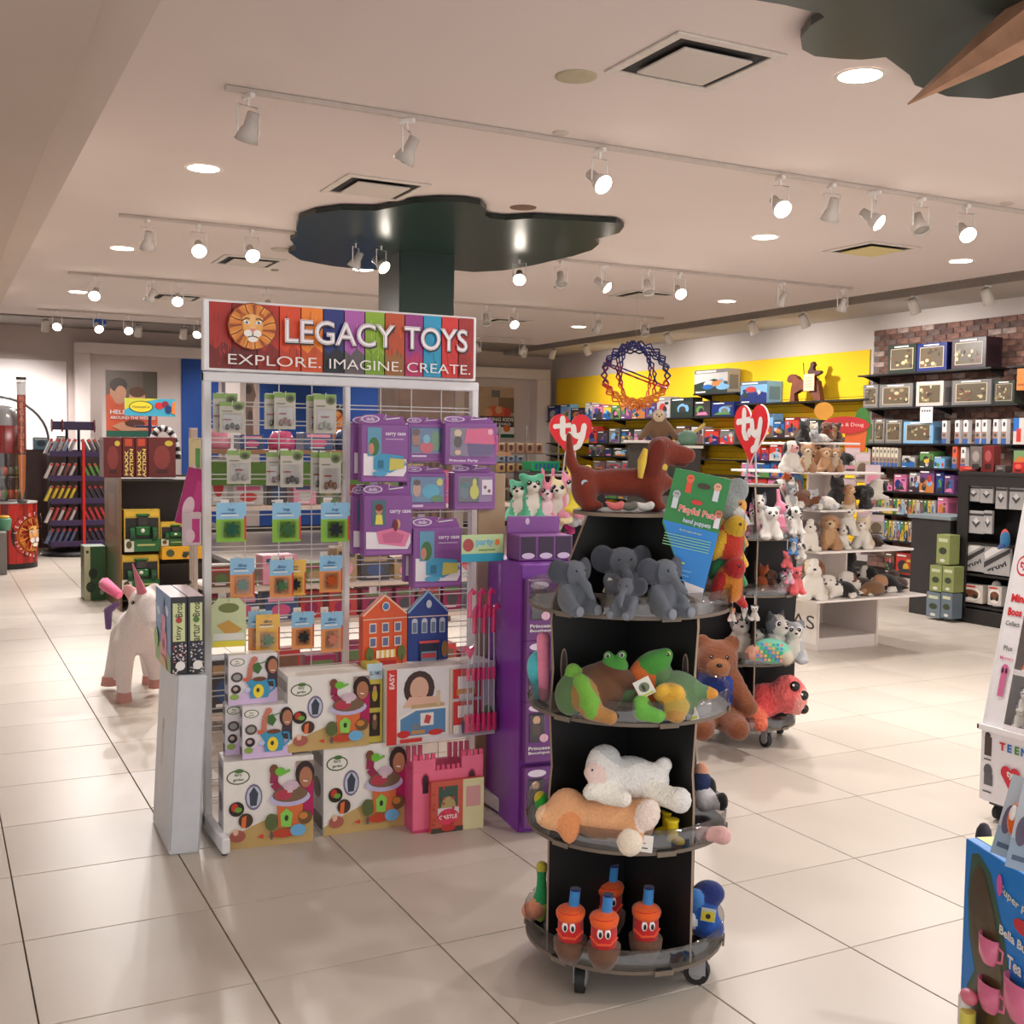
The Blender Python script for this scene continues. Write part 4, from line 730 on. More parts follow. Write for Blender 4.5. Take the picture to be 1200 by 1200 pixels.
# leaning white carton with the two puzzle boxes on it
p0 = onz(198, 1003); zt = at(212, 792, p0[0], p0[1])[2]
t = thing('white_carton', 'tall plain white carton on end at the left of the rack', 'box', (p0[0], p0[1], 0), -.03); t.rotation_euler = (0, .05, -.03); b = MB(); b.b2(0, .118, 0, .45, 0, zt, (206, 210, 216), .006); b.art([('r', .3, .4, .12, .25, (190, 188, 192)), ('r', .34, .62, .08, .06, (200, 150, 140))], .45, zt, (0, .45, 0), (0, -1, 0)); obj('carton', b, CARD, t)
b = MB(); b.b2(.002, .004, -.001, .0, .02, zt-.01, (150, 154, 160)); b.b2(.118, .12, -.001, 0, .02, zt-.01, (170, 174, 180)); obj('flap_seam', b, CARD, t)
ph = .305
castle_art = [('r', 0, 0, 1, 1, (118, 160, 206)), ('e', .2, .7, .12, .06, (200, 220, 236)), ('e', .75, .78, .12, .07, (214, 226, 240)), ('p', [(0, 0), (1, 0), (1, .2), (.6, .3), (.3, .28), (0, .42)], (130, 176, 96)), ('p', [(.34, .05), (.78, .02), (.76, .5), (.4, .52)], (226, 130, 160)), ('r', .46, .5, .24, .2, (230, 140, 168)), ('r', .4, .46, .06, .1, (120, 60, 110)), ('r', .66, .46, .06, .1, (120, 60, 110)), ('p', [(.46, .7), (.7, .7), (.59, .95)], (90, 96, 170)), ('e', .57, .3, .05, .08, (150, 70, 90)), ('p', [(.3, 0), (.8, 0), (.7, .14), (.4, .14)], (196, 170, 120)), ('e', .1, .3, .14, .14, (150, 196, 120))]
for k in (0, 1):
    rr = -.03
    ox, oy = p0[0]-.02+.067*k, p0[1]+.02-.002*k
    t = thing('puzzle_box', ('pink fairy castle puzzle box standing on the white carton', 'second puzzle box with a black and white spine, beside the castle one')[k], 'puzzle box', (ox+.035, oy, zt+.004), rr); b = MB(); b.b2(0, .062, 0, .4, 0, ph, (60, 56, 62), .002)
    sp = [('r', 0, 0, 1, 1, (50, 46, 54)), ('r', .12, .42, .76, .5, (206, 214, 160)), ('r', 0, 0, .01, .01, (50, 60, 40))]
    sp[2] = ('t', ('tiny', 'artur')[k], .5, .53, .09, (50, 60, 40), .01, PI/2, 'c', (.95, 1.1)[k]); sp.append(('t', 'Bros', .5, .83, .09, (50, 60, 40), .01, PI/2, 'c', .9)); sp.append(('e', .5, .7, .2, .04, (170, 60, 60) if k == 0 else (80, 120, 60)))
    for i in range(60): sp.append(('r', .05+.9*random.random()*.9, .02+.38*random.random(), .1, .014, random.choice([(230, 226, 226), (180, 90, 100), (200, 200, 206)] if k == 0 else [(230, 226, 226), (90, 110, 150), (200, 200, 206)])))
    sp.append(('e', .5, .12, .3, .06, WHT)); b.art(sp, .062, ph, (0, 0, 0)); b.art(castle_art, .4, ph, (0, .4, 0), (0, -1, 0)); b.art([('r', .0, 0, 1, 1, (150, 110, 110))], .062, .4, (0, 0, ph), (1, 0, 0), (0, 1, 0)); obj('carton', b, CARD, t)
# purple floor stand of doll accessories behind
f0 = onz(607, 976); t = thing('purple_floor_stand', 'purple cardboard floor stand of dolls right of the wire rack', 'display stand', (f0[0], f0[1], 0), -.12); pz = at(605, 662, f0[0], f0[1])[2]; b = MB()
b.b2(0, .38, 0, .42, 0, pz, (120, 48, 156), .004); b.add([(0, 0, 0)], [], BLK); b.art([('r', 0, 0, 1, 1, (128, 50, 166))], .42, pz, (0, .42, 0), (0, -1, 0)); obj('stand_body', b, CARD, t)
b = MB(); b.b2(-.05, .08, .43, .45, 0, at(600, 556, f0[0], f0[1]+.4)[2], (170, 146, 112), .002); obj('back_board', b, CARD, t)
def dpack(x, z, label):
    q = thing('doll_pack', label, 'doll set', (f0[0]+.0+x*math.cos(-.12), f0[1]-.045+x*math.sin(-.12), z), -.12); b = MB(); b.b2(0, .14, 0, .04, 0, .26, (112, 60, 128), .003); b.art([('e', .4, .9, .3, .06, (226, 214, 232)), ('r', .12, .34, .5, .48, (60, 54, 70)), ('e', .36, .7, .12, .07, (226, 180, 140)), ('e', .36, .55, .14, .1, (80, 60, 60)), ('e', .6, .4, .14, .07, (240, 190, 210)), ('t', 'Princess', .45, .24, .06, WHT, .02, 0, 'c', .7), ('t', 'Boutique', .45, .16, .06, WHT, .02, 0, 'c', .7)], .14, .26, (0, 0, 0)); obj('box', b, CARD, q)
    b = MB(); b.b2(.016, .09, -.012, -.001, .09, .21, WHT, .004); obj('blister', b, FILM, q)
for i, z in enumerate((.03, .31, .57, .83)): dpack(.004, z, 'purple boxed princess doll on the side of the stand, %s from the bottom' % ORD[i]); dpack(.155, z, 'purple boxed princess doll next to the spinner, %s from the bottom' % ORD[i])
qx, qy = f0[0]+.05, f0[1]+.12; zb = pz+.002
q = thing('counter_tray', 'purple counter tray with three clear pockets on the stand', 'tray', (qx, qy, zb), -.12); b = MB(); b.b2(0, .25, 0, .16, 0, .11, (120, 62, 136), .003)
b.b2(0, .25, .15, .16, .11, .185, (134, 76, 150), .002); b.art([('e', .38, .7, .04, .2, (210, 190, 220))], .25, .075, (0, .15, .11)); b.art([(t_) for i in range(3) for t_ in (('r', .03+.33*i, .1, .28, .85, (52, 28, 62)), ('e', .17+.33*i, .2, .12, .12, (222, 206, 230)))], .25, .11, (0, 0, 0)); obj('tray', b, CARD, q)
# ================================================================ THE ROUND TIERED STANDS
def facing(p, k=0.): return -math.atan2(p[0]-CAMP[0], p[1]-CAMP[1])+k
TZ = (.1, .457, .837, 1.148); SR = .313
def spinner(x, y, rz, label):
    t = thing('tiered_stand', label, 'display stand', (x, y, 0), rz); q = .306
    rt = [(q, .1), (q, .6), (q-.008, .68), (q+.002, .84), (q-.008, .98), (q+.002, 1.12), (q-.002, 1.18), (.178, 1.436)]
    sil = [(-rt[0][0], rt[0][1])]+rt+[(-a, z) for a, z in rt[:0:-1]]
    b = MB(); b.prism(sil, -.0045, .0045, BLK, EDGE); me = mesh_of('side_panel', b, BLACKP); b = MB()
    sms = []
    for s in (-1, 1):
        b = MB()
        for y0, y1 in ((-.0058, -.0046), (.0046, .0058)):
            b.prism([(s*.262+.013*math.cos(a), .985+.052*math.sin(a)) for a in [2*PI*i/16 for i in range(16)]], y0, y1, EDGE); b.prism([(s*.262+.009*math.cos(a), .985+.046*math.sin(a)) for a in [2*PI*i/16 for i in range(16)]], y0*1.12, y1*1.12, (70, 60, 60))
        sms.append(mesh_of('handle_slot', b, MATTE))
    for k in range(2):
        p = put('side_panel', me, t, (0, 0, 0), (0, 0, k*PI/2)); [put('handle_slot', q_, p) for q_ in sms]
    b = MB(); b.lathe([(0, 1.437), (.182, 1.437), (.182, 1.448), (0, 1.448)], (30, 28, 27), 28, smooth=False); b.lathe([(.1825, 1.437), (.1825, 1.448)], (130, 114, 98), 28); obj('top_plate', b, BLACKP, t)
    b = MB(); b.lathe([(0, 0), (SR, 0), (SR, .011), (0, .011)], (26, 25, 25), 40, smooth=False); b.lathe([(SR+.0005, .0), (SR+.0005, .011)], (112, 100, 88), 40); dm = mesh_of('shelf', b, BLACKP)
    b = MB(); b.lathe([(SR, .012), (SR+.003, .075), (SR+.005, .075), (SR+.002, .012)], (200, 200, 200), 40); b.lathe([(SR+.005, .075), (SR+.003, .077), (SR+.001, .075)], WHT, 40); lm = mesh_of('clear_lip', b, ACRYL)
    b = MB(); b.box((0, -SR-.004, .004), (.06, .006, .016), (120, 108, 94), .001); b.box((0, -SR-.004, .012), (.05, .005, .008), (20, 20, 20)); cm = mesh_of('clip', b, MATTE)
    for z in TZ:
        s = put('shelf', dm, t, (0, 0, z)); put('clear_lip', lm, s)
        for k in range(6): put('clip', cm, s, (0, 0, 0), (0, 0, k*PI/3+.2))
    for k in range(4):
        a = k*PI/2+.35; b = MB(); b.tube([(0, -.014, .04), (0, .014, .04)], .04, (30, 30, 32), 16); b.tube([(0, -.017, .04), (0, .017, .04)], .022, (150, 150, 150), 12); b.b2(-.02, .03, -.02, -.017, .035, .098, (160, 160, 162)); b.b2(-.02, .03, .017, .02, .035, .098, (160, 160, 162)); b.b2(-.035, .045, -.03, .03, .094, .1, (150, 150, 150))
        obj('caster', b, MATTE, t, (SR*.83*math.cos(a), SR*.83*math.sin(a), 0), (0, 0, a*1.7))
    return t
AX, AY = 1.705, -.362; ARZ = math.radians(-82.1)
spA = spinner(AX, AY, ARZ, 'black round four-tier stand in front, with a dachshund plush on top')
_d = ray(873, 800); _d = _d/math.hypot(_d[0], _d[1]); BX_, BY_ = CAMP[0]+_d[0]*6.53, CAMP[1]+_d[1]*6.53
spB = dup(spA, 'black round tiered stand behind the front one, under the right red heart', (BX_, BY_, 0), math.radians(-119)); spB.scale = (.91, .91, 1)
d_ = ray(668, 556); d_ = d_/math.hypot(d_[0], d_[1]); CXY = CAMP+d_*7.9
spC = dup(spA, 'black round tiered stand at the back under the left red heart', (CXY[0], CXY[1], 0), facing(CXY)-PI/2+.06)
def ar(r, deg, z): a = math.radians(deg); return (AX+r*math.cos(a), AY+r*math.sin(a), z)
# red heart signs
def heart(cx, cy, u, v0, v1, yaw, label):
    p = at(u, v0, cx, cy); q = at(u, v1, cx, cy); h = p[2]-q[2]; t = thing('heart_sign', label, 'sign', (cx, cy, q[2]), yaw); P = []
    for i in range(40):
        a = 2*PI*i/40; x = .5*math.sin(a)**3*1.02; z = (13*math.cos(a)-5*math.cos(2*a)-2*math.cos(3*a)-math.cos(4*a)); P.append((x*h*.92, (z+17)/29.*h))
    P = P[::-1]; b = MB(); b.prism(P, -.006, .006, (214, 24, 34), (236, 200, 200))
    P2 = [(x*.93, (z-h*.55)*.93+h*.55) for x, z in P]; b.prism(P2, -.0075, -.006, (222, 20, 34))
    I = [('l', [(.3, .84), (.3, .5), (.36, .4), (.44, .42), (.48, .5)], .12, WHT), ('l', [(.12, .66), (.46, .69)], .1, WHT), ('e', .3, .84, .06, .06, WHT), ('e', .36, .41, .06, .06, WHT), ('e', .3, .5, .06, .06, WHT), ('e', .48, .5, .055, .055, WHT), ('e', .12, .66, .055, .055, WHT), ('e', .46, .69, .055, .055, WHT),
         ('l', [(.56, .66), (.58, .5), (.66, .45), (.76, .5)], .12, WHT), ('l', [(.82, .68), (.78, .45), (.7, .25), (.6, .2)], .12, WHT), ('e', .56, .66, .06, .06, WHT), ('e', .82, .68, .06, .06, WHT), ('e', .6, .2, .06, .06, WHT), ('e', .6, .48, .06, .06, WHT), ('e', .67, .45, .06, .06, WHT), ('e', .78, .45, .06, .06, WHT), ('e', .7, .26, .06, .06, WHT)]
    b.art(I, h*.9, h, (-h*.45, -.0078, .02), e=.0003); obj('heart_panel', b, CARD, t)
    for s in (-1, 1): b = MB(); b.tube([(s*.05, .008, 1.45-q[2]), (s*.03, .008, h*.25)], .006, (200, 200, 200), 6); obj('bracket', b, MATTE, t)
    return t
heart(BX_, BY_, 852, 474, 545, facing((BX_, BY_), -.95), 'red heart sign lettered ty, narrow from the side, on the right stand')
heart(CXY[0], CXY[1], 664, 485, 539, facing(CXY, .1), 'red heart sign lettered ty, facing front, on the back left stand')
# ---- dachshund on top of the front stand
RB = (122, 44, 26); t0 = at(733, 595, AX, AY); hx = facing((AX, AY))+.12
def dx(t):
    b = MB(); b.tr((.124, 0, .138), (0, .12, 0)).lathe([(.044, -.01), (.048, 0), (.044, .01)], (214, 176, 60), 16); obj('collar', b, FELT, t)
    b = MB(); b.tube([(.07, -.05, .19), (.055, -.055, .15), (.05, -.052, .1)], [.01, .019, .01], (226, 190, 70), 8); obj('yellow_flower', b, FELT, t)
    b = MB(); b.prism([(-.176+.014*math.cos(a), .083+.01*math.sin(a)) for a in [2*PI*i/12 for i in range(12)]], -.058, -.052, (170, 190, 206)); obj('cloth_label', b, CARD, t)
    b = MB(); b.tube([(.2, -.018, .143), (.235, -.015, .142), (.262, -.006, .15)], .0035, (60, 16, 12), 6); obj('mouth_line', b, MATTE, t)
soft_toy('plush_dachshund', 'large rust-brown dachshund plush standing on top of the front stand', 'plush toy', [E_((-.17, 0, .07), (.055, .055, .065), RB), E_((0, 0, .085), (.2, .044, .044), RB), E_((.1, 0, .09), (.06, .05, .062), RB), C_((.115, 0, .1), (.128, 0, .17), .04, .036, RB), E_((.14, 0, .19), (.052, .04, .038), RB), C_((.16, 0, .185), (.262, 0, .172), .034, .022, RB), C_((.17, 0, .165), (.24, 0, .148), .022, .013, RB),
    E_((.112, -.046, .165), (.034, .012, .058), (108, 36, 22), (0, .35, 0)), E_((.115, .046, .165), (.034, .012, .058), (108, 36, 22), (0, .3, 0)), C_((-.19, 0, .09), (-.23, 0, .15), .02, .018, RB), C_((-.23, 0, .15), (-.238, 0, .225), .018, .013, RB)]+[C_((.11, s*.03, .06), (.115, s*.03, .015), .026, .022, RB) for s in (-1, 1)]+[E_((.13, s*.03, .012), (.032, .02, .013), RB) for s in (-1, 1)]+[C_((-.165, s*.032, .06), (-.16, s*.035, .015), .032, .02, RB) for s in (-1, 1)]+[E_((-.135, s*.036, .013), (.04, .02, .014), RB) for s in (-1, 1)],
    ((.165, -.036, .198), (.165, .036, .198)), ((.268, 0, .172), (.01, .009, .008)), .006, N=70, k=.008, loc=(t0[0], t0[1], 1.451), rz=hx, extra=dx, material=FELT).scale = (.76, 1, 1)
SM = ((232, 120, 120), 'tiny pink plush figure under the dachshund\'s belly', -.04), ((120, 116, 108), 'tiny grey plush figure under the dachshund\'s belly', 0.), ((236, 232, 226), 'tiny white plush figure under the dachshund\'s belly', .05)
for c, lab, dx_ in SM:
    q = Vector((t0[0], t0[1], 1.451))+Vector((dx_*math.cos(hx)+.09*math.sin(hx), dx_*math.sin(hx)-.09*math.cos(hx), 0))
    soft_toy('tiny_plush', lab, 'plush toy', [E_((0, 0, .012), (.022, .01, .012), c), E_((.018, 0, .02), (.01, .009, .01), c), C_((-.018, 0, .02), (-.03, 0, .026), .006, .004, c)], N=14, k=.005, loc=tuple(q), rz=hx, material=FELT)
# ---- elephants
EG = (104, 112, 124); ED = (60, 66, 80)
def eleph(label, u, v, k, s=.165, up=0.):
    p = onz(u, v, TZ[3]+.012)
    P = [E_((0, .02, .28), (.25, .22, .3), EG), E_((0, -.04, .72), (.2, .2, .2), EG), C_((0, -.2, .68), (.02, -.36, .5), .075, .06, EG), C_((.02, -.36, .5), (.06, -.44, .34+up), .06, .05, EG)]+[C_((s_*.2, -.06, .42), (s_*.22, -.26, .26), .09, .075, EG) for s_ in (-1, 1)]+[C_((s_*.14, -.12, .12), (s_*.2, -.34, .1), .12, .11, EG) for s_ in (-1, 1)]
    P += [E_((s_*.3, .03, .74), (.17, .04, .2), EG, (0, 0, s_*.35)) for s_ in (-1, 1)]+[E_((s_*.3, -.005, .74), (.13, .03, .15), ED, (0, 0, s_*.35), bias=.03) for s_ in (-1, 1)]
    def ex(t):
        for s_ in (-1, 1): b = MB(); b.ball((s_*.2, -.45, .1), (.09, .03, .09), (126, 132, 142), 10, 6); obj('foot_pad', b, FELT, t)
    return soft_toy('plush_elephant', label, 'plush toy', P, ((-.09, -.225, .76), (.09, -.225, .76)), None, .022, None, 56, .03, tuple(p), facing(p, k), s, 'grey elephants on the top tier', extra=ex)
eleph('grey plush elephant at the left end of the top tier, trunk hanging', 670, 719, .7, .17)
eleph('grey plush elephant at the back with its ear raised, under the dachshund', 728, 712, .2, .2)
eleph('grey plush elephant in the middle behind the paper tag, head low', 735, 724, -.5, .125)
eleph('grey plush elephant at the right seen from the side, trunk out right', 776, 722, .75, .18, .1)
def hangtag(u, v, z, w, h, items, label, dz=0., k=0., col=WHT, tilt=.3):
    p = onz(u, v, z); t = thing('swing_tag', label, 'tag', (p[0], p[1], z+dz)); t.rotation_euler = (0, tilt, facing(p, k)); b = MB(); b.b2(-w/2, w/2, 0, .0012, 0, h, col); b.art(items, w, h, (-w/2, 0, 0)); obj('card', b, CARD, t)
TG = [('r', .05, .05, .9, .9, (222, 222, 210)), ('e', .5, .52, .32, .28, (110, 120, 90)), ('e', .45, .5, .1, .2, (40, 50, 40)), ('r', .1, .05, .8, .1, (190, 200, 60))]
hangtag(712, 712, 1.165, .036, .048, TG, 'white paper tag with a green print hanging among the elephants', .04, 0, tilt=.4)
# ---- frogs and turtle on the second tier
GF = (66, 140, 52); GD = (84, 116, 72); BW_ = (96, 62, 36); LGN = (112, 170, 60)
p = onz(700, 842, TZ[2]+.012)
soft_toy('plush_frog', 'brown and green plush frog lying on its side with lime feet, left on second tier', 'plush toy', [E_((0, .04, .11), (.11, .1, .1), BW_), E_((-.11, 0, .09), (.06, .06, .08), GD), E_((-.1, .0, .19), (.028, .03, .028), LGN), C_((-.07, -.06, .17), (-.03, -.09, .08), .02, .024, LGN), C_((-.03, -.09, .08), (-.02, -.1, .05), .026, .022, LGN), E_((-.05, -.05, .1), (.05, .04, .06), (150, 116, 60)), C_((-.03, -.08, .05), (.05, -.1, .03), .03, .028, (170, 122, 66)), E_((.08, .03, .17), (.09, .06, .04), (90, 56, 34), (0, .5, 0))], N=64, k=.012, loc=tuple(p), rz=facing(p), material=FELT).scale = (.74,)*3
p = onz(728, 826, TZ[2]+.045)
soft_toy('plush_frog', 'green frog head with white-rimmed eyes peeping at the back of the second tier', 'plush toy', [E_((0, 0, .07), (.07, .06, .075), GD), E_((-.03, -.03, .165), (.055, .045, .035), GF), E_((-.055, -.04, .205), (.018, .018, .018), GF), E_((.0, -.04, .21), (.018, .018, .018), GF)], ((-.058, -.058, .207), (-.002, -.058, .212)), None, .008, (230, 236, 226), 34, .008, tuple(p), facing(p), 1., material=FELT).scale = (.74,)*3
p = onz(762, 830, TZ[2]+.035)
soft_toy('plush_frog', 'bright green frog with an orange throat looking up, second tier', 'plush toy', [E_((0, 0, .09), (.07, .06, .1), (206, 104, 44)), E_((-.045, -.02, .13), (.05, .04, .075), (206, 104, 44), (0, .5, 0)), E_((.01, -.01, .19), (.07, .055, .045), GF, (0, -.4, 0)), E_((.06, -.02, .225), (.022, .022, .022), GF), E_((.05, 0, .1), (.05, .07, .08), GD)], ((.064, -.04, .228),), None, .009, (216, 226, 120), 40, .01, tuple(p), facing(p), 1., material=FELT).scale = (.74,)*3
p = onz(783, 842, TZ[2]+.012)
soft_toy('plush_turtle', 'sage and yellow plush turtle with big green feet, right on the second tier', 'plush toy', [E_((.03, .02, .1), (.1, .08, .09), (92, 122, 84)), E_((.0, -.055, .11), (.06, .035, .04), (206, 156, 50)), E_((-.025, -.08, .13), (.024, .02, .022), (222, 174, 60)), E_((.03, -.08, .13), (.024, .02, .022), (222, 174, 60)), E_((.03, -.06, .06), (.05, .04, .04), (176, 150, 70)), E_((.03, -.09, .03), (.035, .04, .022), (176, 132, 66)), C_((.1, .0, .12), (.15, .0, .11), .035, .022, (96, 132, 90)), C_((.15, -.0, .11), (.175, -.01, .11), .022, .018, (214, 150, 60)),
    C_((-.09, -.06, .05), (-.1, -.08, .085), .028, .024, LGN), C_((-.1, -.08, .04), (-.04, -.1, .03), .035, .026, (104, 176, 70)), C_((-.11, -.08, .04), (-.115, -.09, .08), .022, .022, (104, 176, 70))], N=64, k=.008, loc=tuple(p), rz=facing(p), material=FELT).scale = (.74,)*3
hangtag(760, 815, .93, .05, .052, TG, 'white paper tag with a bird print on the orange frog', -.0, 0, tilt=-.5); hangtag(688, 838, .862, .05, .055, TG, 'white paper tag by the brown frog on the left', .005, 0, tilt=.5); hangtag(813, 836, .87, .036, .062, TG, 'white and blue tag dangling at the right end of the second tier', -.02, -.3, tilt=-.35)
# ---- sheep and peach dog on the third tier
p = onz(742, 966, TZ[1]+.07); WL = (232, 230, 226)
soft_toy('plush_sheep', 'fluffy white plush lamb sprawled over the peach one, third tier', 'plush toy', [E_((.01, .04, .17), (.13, .08, .075), WL), E_((-.02, .05, .21), (.08, .06, .05), (214, 214, 212)), E_((-.13, -.01, .23), (.06, .055, .075), WL), E_((-.115, .0, .27), (.055, .05, .045), (196, 200, 200)), E_((-.155, -.05, .215), (.04, .03, .035), (240, 214, 206), bias=.004), C_((-.1, -.05, .14), (-.17, -.08, .145), .035, .03, (240, 236, 224)), C_((-.1, -.06, .13), (-.04, -.08, .125), .032, .032, (240, 236, 224)), C_((.08, -.02, .14), (.17, -.07, .13), .045, .04, (240, 236, 224)), E_((.185, -.08, .13), (.036, .03, .045), WL), E_((.12, .05, .235), (.03, .028, .03), WL)], ((-.165, -.078, .235),), None, .005, None, 80, .012, tuple(p), facing(p), fuzz=.0011).scale = (.74, .7, .74)
p = onz(708, 986, TZ[1]+.012); PE = (232, 174, 126)
soft_toy('plush_dog', 'peach plush puppy lying face down with cream paws, front of the third tier', 'plush toy', [E_((.04, 0, .07), (.1, .068, .066), PE), E_((-.03, 0, .065), (.06, .055, .055), PE), E_((-.12, -.01, .095), (.062, .055, .062), PE), E_((-.17, -.03, .07), (.04, .035, .03), PE), E_((-.11, -.055, .055), (.03, .02, .05), (228, 150, 96)), C_((.1, -.03, .06), (.085, -.075, .03), .05, .035, PE), E_((.085, -.09, .028), (.032, .03, .034), (240, 226, 206)), C_((.11, .0, .08), (.135, -.05, .11), .05, .038, PE), E_((.145, -.085, .115), (.03, .018, .042), (244, 226, 214), (0, .25, 0), bias=.006), E_((-.2, -.035, .08), (.016, .02, .02), (240, 200, 160))], N=80, k=.012, loc=tuple(p), rz=facing(p)-.05, fuzz=.0008).scale = (.92, .85, 1.)
p = onz(738, 962, TZ[1]+.012)
soft_toy('plush_doll', 'navy-clad plush lying behind the peach puppy with a grey paw', 'plush toy', [E_((0, 0, .06), (.09, .05, .055), (30, 36, 62)), E_((.03, -.03, .105), (.025, .022, .02), (150, 136, 126)), E_((.1, -.01, .06), (.05, .04, .04), (150, 140, 128))], N=30, k=.01, loc=tuple(p), rz=facing(p))
def boot(u, v, k, lab):
    p = onz(u, v, TZ[1]+.012); t = thing('rubber_boot', lab, 'doll boot', tuple(p), facing(p, k)); b = MB(); b.tube([(0, 0, .01), (0, 0, .03), (.003, 0, .07)], [.018, .017, .02], (232, 206, 30), 10); b.ball((-.018, 0, .014), (.03, .016, .014), (232, 206, 30), 10, 6); b.tube([(.003, 0, .066), (.003, 0, .072)], .022, (240, 216, 50), 10); obj('boot', b, SHINY, t)
boot(782, 978, .6, 'yellow rubber boot of a doll, upright at the right of the third tier'); boot(788, 988, 2.4, 'yellow rubber boot of a doll lying toe out in front')
hangtag(750, 998, TZ[1]+.014, .07, .05, [('r', .1, .2, .7, .08, (90, 90, 90)), ('r', .1, .5, .6, .06, (120, 120, 120))], 'white paper care leaflet under the peach puppy\'s paw', 0, 0, tilt=.08)
# ---- tug boats on the bottom tier
def tug(u, v, lab, k=0., first=[None]):
    p = onz(u, v, TZ[0]+.012)
    if first[0]: o = dup(first[0], lab, tuple(p), facing(p, k)); return o
    t = thing('toy_tugboat', lab, 'plush toy', tuple(p), facing(p, k), 'tugboat plush toys on the bottom tier')
    b = MB(); b.tr(sc=(1, 1.25, 1)).lathe([(0, .0), (.03, .002), (.044, .03), (.047, .055), (0, .056)], (106, 74, 54), 20); obj('hull', b, FELT, t)
    b = MB(); b.lathe([(.034, .056), (.036, .07), (.035, .132)], (196, 34, 36), 20); obj('cabin', b, FELT, t)
    b = MB(); b.tr((0, -.004, .126), (.25, 0, 0)).lathe([(.034, -.01), (.039, -.007), (.041, .003), (.034, .007), (.027, .013), (0, .015)], (230, 92, 30), 20); b.tr().tube([(-.036, -.012, .082), (-.018, -.036, .07), (.018, -.036, .07), (.036, -.012, .082)], .0035, (230, 80, 40), 6); obj('roof', b, FELT, t)
    b = MB(); b.tube([(.006, .01, .135), (.01, .014, .182)], [.015, .014], (54, 130, 196), 14); b.tube([(.01, .014, .179), (.0102, .0142, .185)], .0145, (24, 36, 90), 14); obj('funnel', b, FELT, t)
    b = MB()
    for s in (-1, 1): b.tr((s*.0105, -.0345, .098), (0, 0, 0)).ball((0, 0, 0), (.0085, .003, .014), (240, 240, 240), 12, 6).tr((s*.0105+.001, -.037, .096)).ball((0, 0, 0), (.0045, .002, .008), (20, 20, 24), 10, 6)
    b.tr(); obj('eyes', b, SHINY, t); first[0] = t; t.scale = (1.08, 1.08, 1.15); return t
tug(668, 1124, 'red tugboat plush with an orange roof, left of the three in front', -.15); tug(707, 1132, 'red tugboat plush with an orange roof, middle one in front', 0); tug(756, 1122, 'red tugboat plush with an orange roof, right of the three', .2); tug(714, 1092, 'red tugboat plush at the back, roof half hidden', 0)
# ---- odd plush at the sides of the front stand
def blob(lab, u, v, z, prims, k=0., nm='plush_toy', N=26, eyes=(), er=.006):
    p = onz(u, v, z); return soft_toy(nm, lab, 'plush toy', prims, eyes, None, er, None, N, .01, tuple(p), facing(p, k), material=FELT)
blob('turquoise felt hat sticking out at the left of the stand', 634, 818, TZ[2]+.012, [E_((-.012, 0, .1), (.034, .05, .05), (80, 200, 210)), C_((-.01, 0, .05), (0, 0, .01), .02, .024, (80, 200, 210))], nm='felt_hat')
blob('long pink plush limb behind the left edge of the front stand', 638, 826, TZ[2]+.012, [C_((0, .03, .02), (-.006, .04, .2), .018, .022, (238, 140, 170))], nm='plush_toy')
blob('green and yellow caterpillar-like plush on the left of the bottom tier', 634, 1082, TZ[0]+.012, [C_((0, 0, .02), (0, 0, .08), .014, .016, (190, 220, 60)), C_((0, 0, .08), (0, .01, .17), .018, .014, (40, 150, 90)), E_((0, 0, .19), (.016, .016, .014), (200, 190, 70)), E_((-.02, -.01, .05), (.024, .024, .026), (226, 150, 116))], nm='plush_caterpillar')
blob('peach hand of a plush at the left end of the bottom tier', 622, 1078, TZ[0]+.012, [E_((0, 0, .03), (.03, .03, .03), (222, 146, 112)), E_((.03, .02, .02), (.02, .02, .022), (226, 150, 116))], nm='plush_toy')
blob('small green and yellow plush on the left of the third tier', 636, 960, TZ[1]+.012, [E_((0, 0, .04), (.022, .04, .04), (50, 180, 60)), E_((-.01, 0, .07), (.014, .02, .014), (220, 200, 40))], nm='plush_bug')
blob('doll in white and navy with black shoes, right of the third tier', 824, 955, TZ[1]+.012, [E_((0, .01, .05), (.03, .03, .04), (224, 220, 220)), E_((-.01, .02, .1), (.028, .03, .03), (34, 48, 90)), E_((-.01, .03, .14), (.02, .02, .022), (210, 150, 120)), C_((.01, -.01, .04), (.05, -.02, .05), .016, .016, (220, 214, 216)), E_((.06, -.02, .055), (.014, .018, .026), (20, 20, 22)), E_((.025, .02, .085), (.012, .014, .026), (20, 20, 22))], N=34, nm='plush_doll')
blob('pale pink plush foot at the right of the third tier', 828, 985, TZ[1]+.012, [C_((-.02, 0, .02), (.04, 0, .022), .02, .022, (216, 170, 164)), E_((.05, -.01, .02), (.02, .02, .02), (216, 170, 164))], nm='plush_toy')
blob('royal blue plush with white trim at the right of the bottom tier', 822, 1096, TZ[0]+.012, [E_((0, .0, .06), (.05, .045, .06), (30, 80, 160)), E_((.02, .02, .13), (.05, .04, .04), (26, 44, 110)), E_((-.03, -.03, .13), (.028, .02, .03), (60, 120, 190)), E_((-.035, -.045, .06), (.014, .01, .02), (210, 214, 220)), E_((.03, -.01, .03), (.04, .04, .03), (40, 90, 180))], N=34, nm='plush_toy')
hangtag(829, 1080, TZ[0]+.08, .045, .042, [('r', .05, .05, .9, .7, (226, 210, 60)), ('e', .5, .4, .18, .2, (60, 40, 30))], 'yellow tag with a dark puppy print on the blue plush', .0, 0, col=(200, 210, 200), tilt=.1)
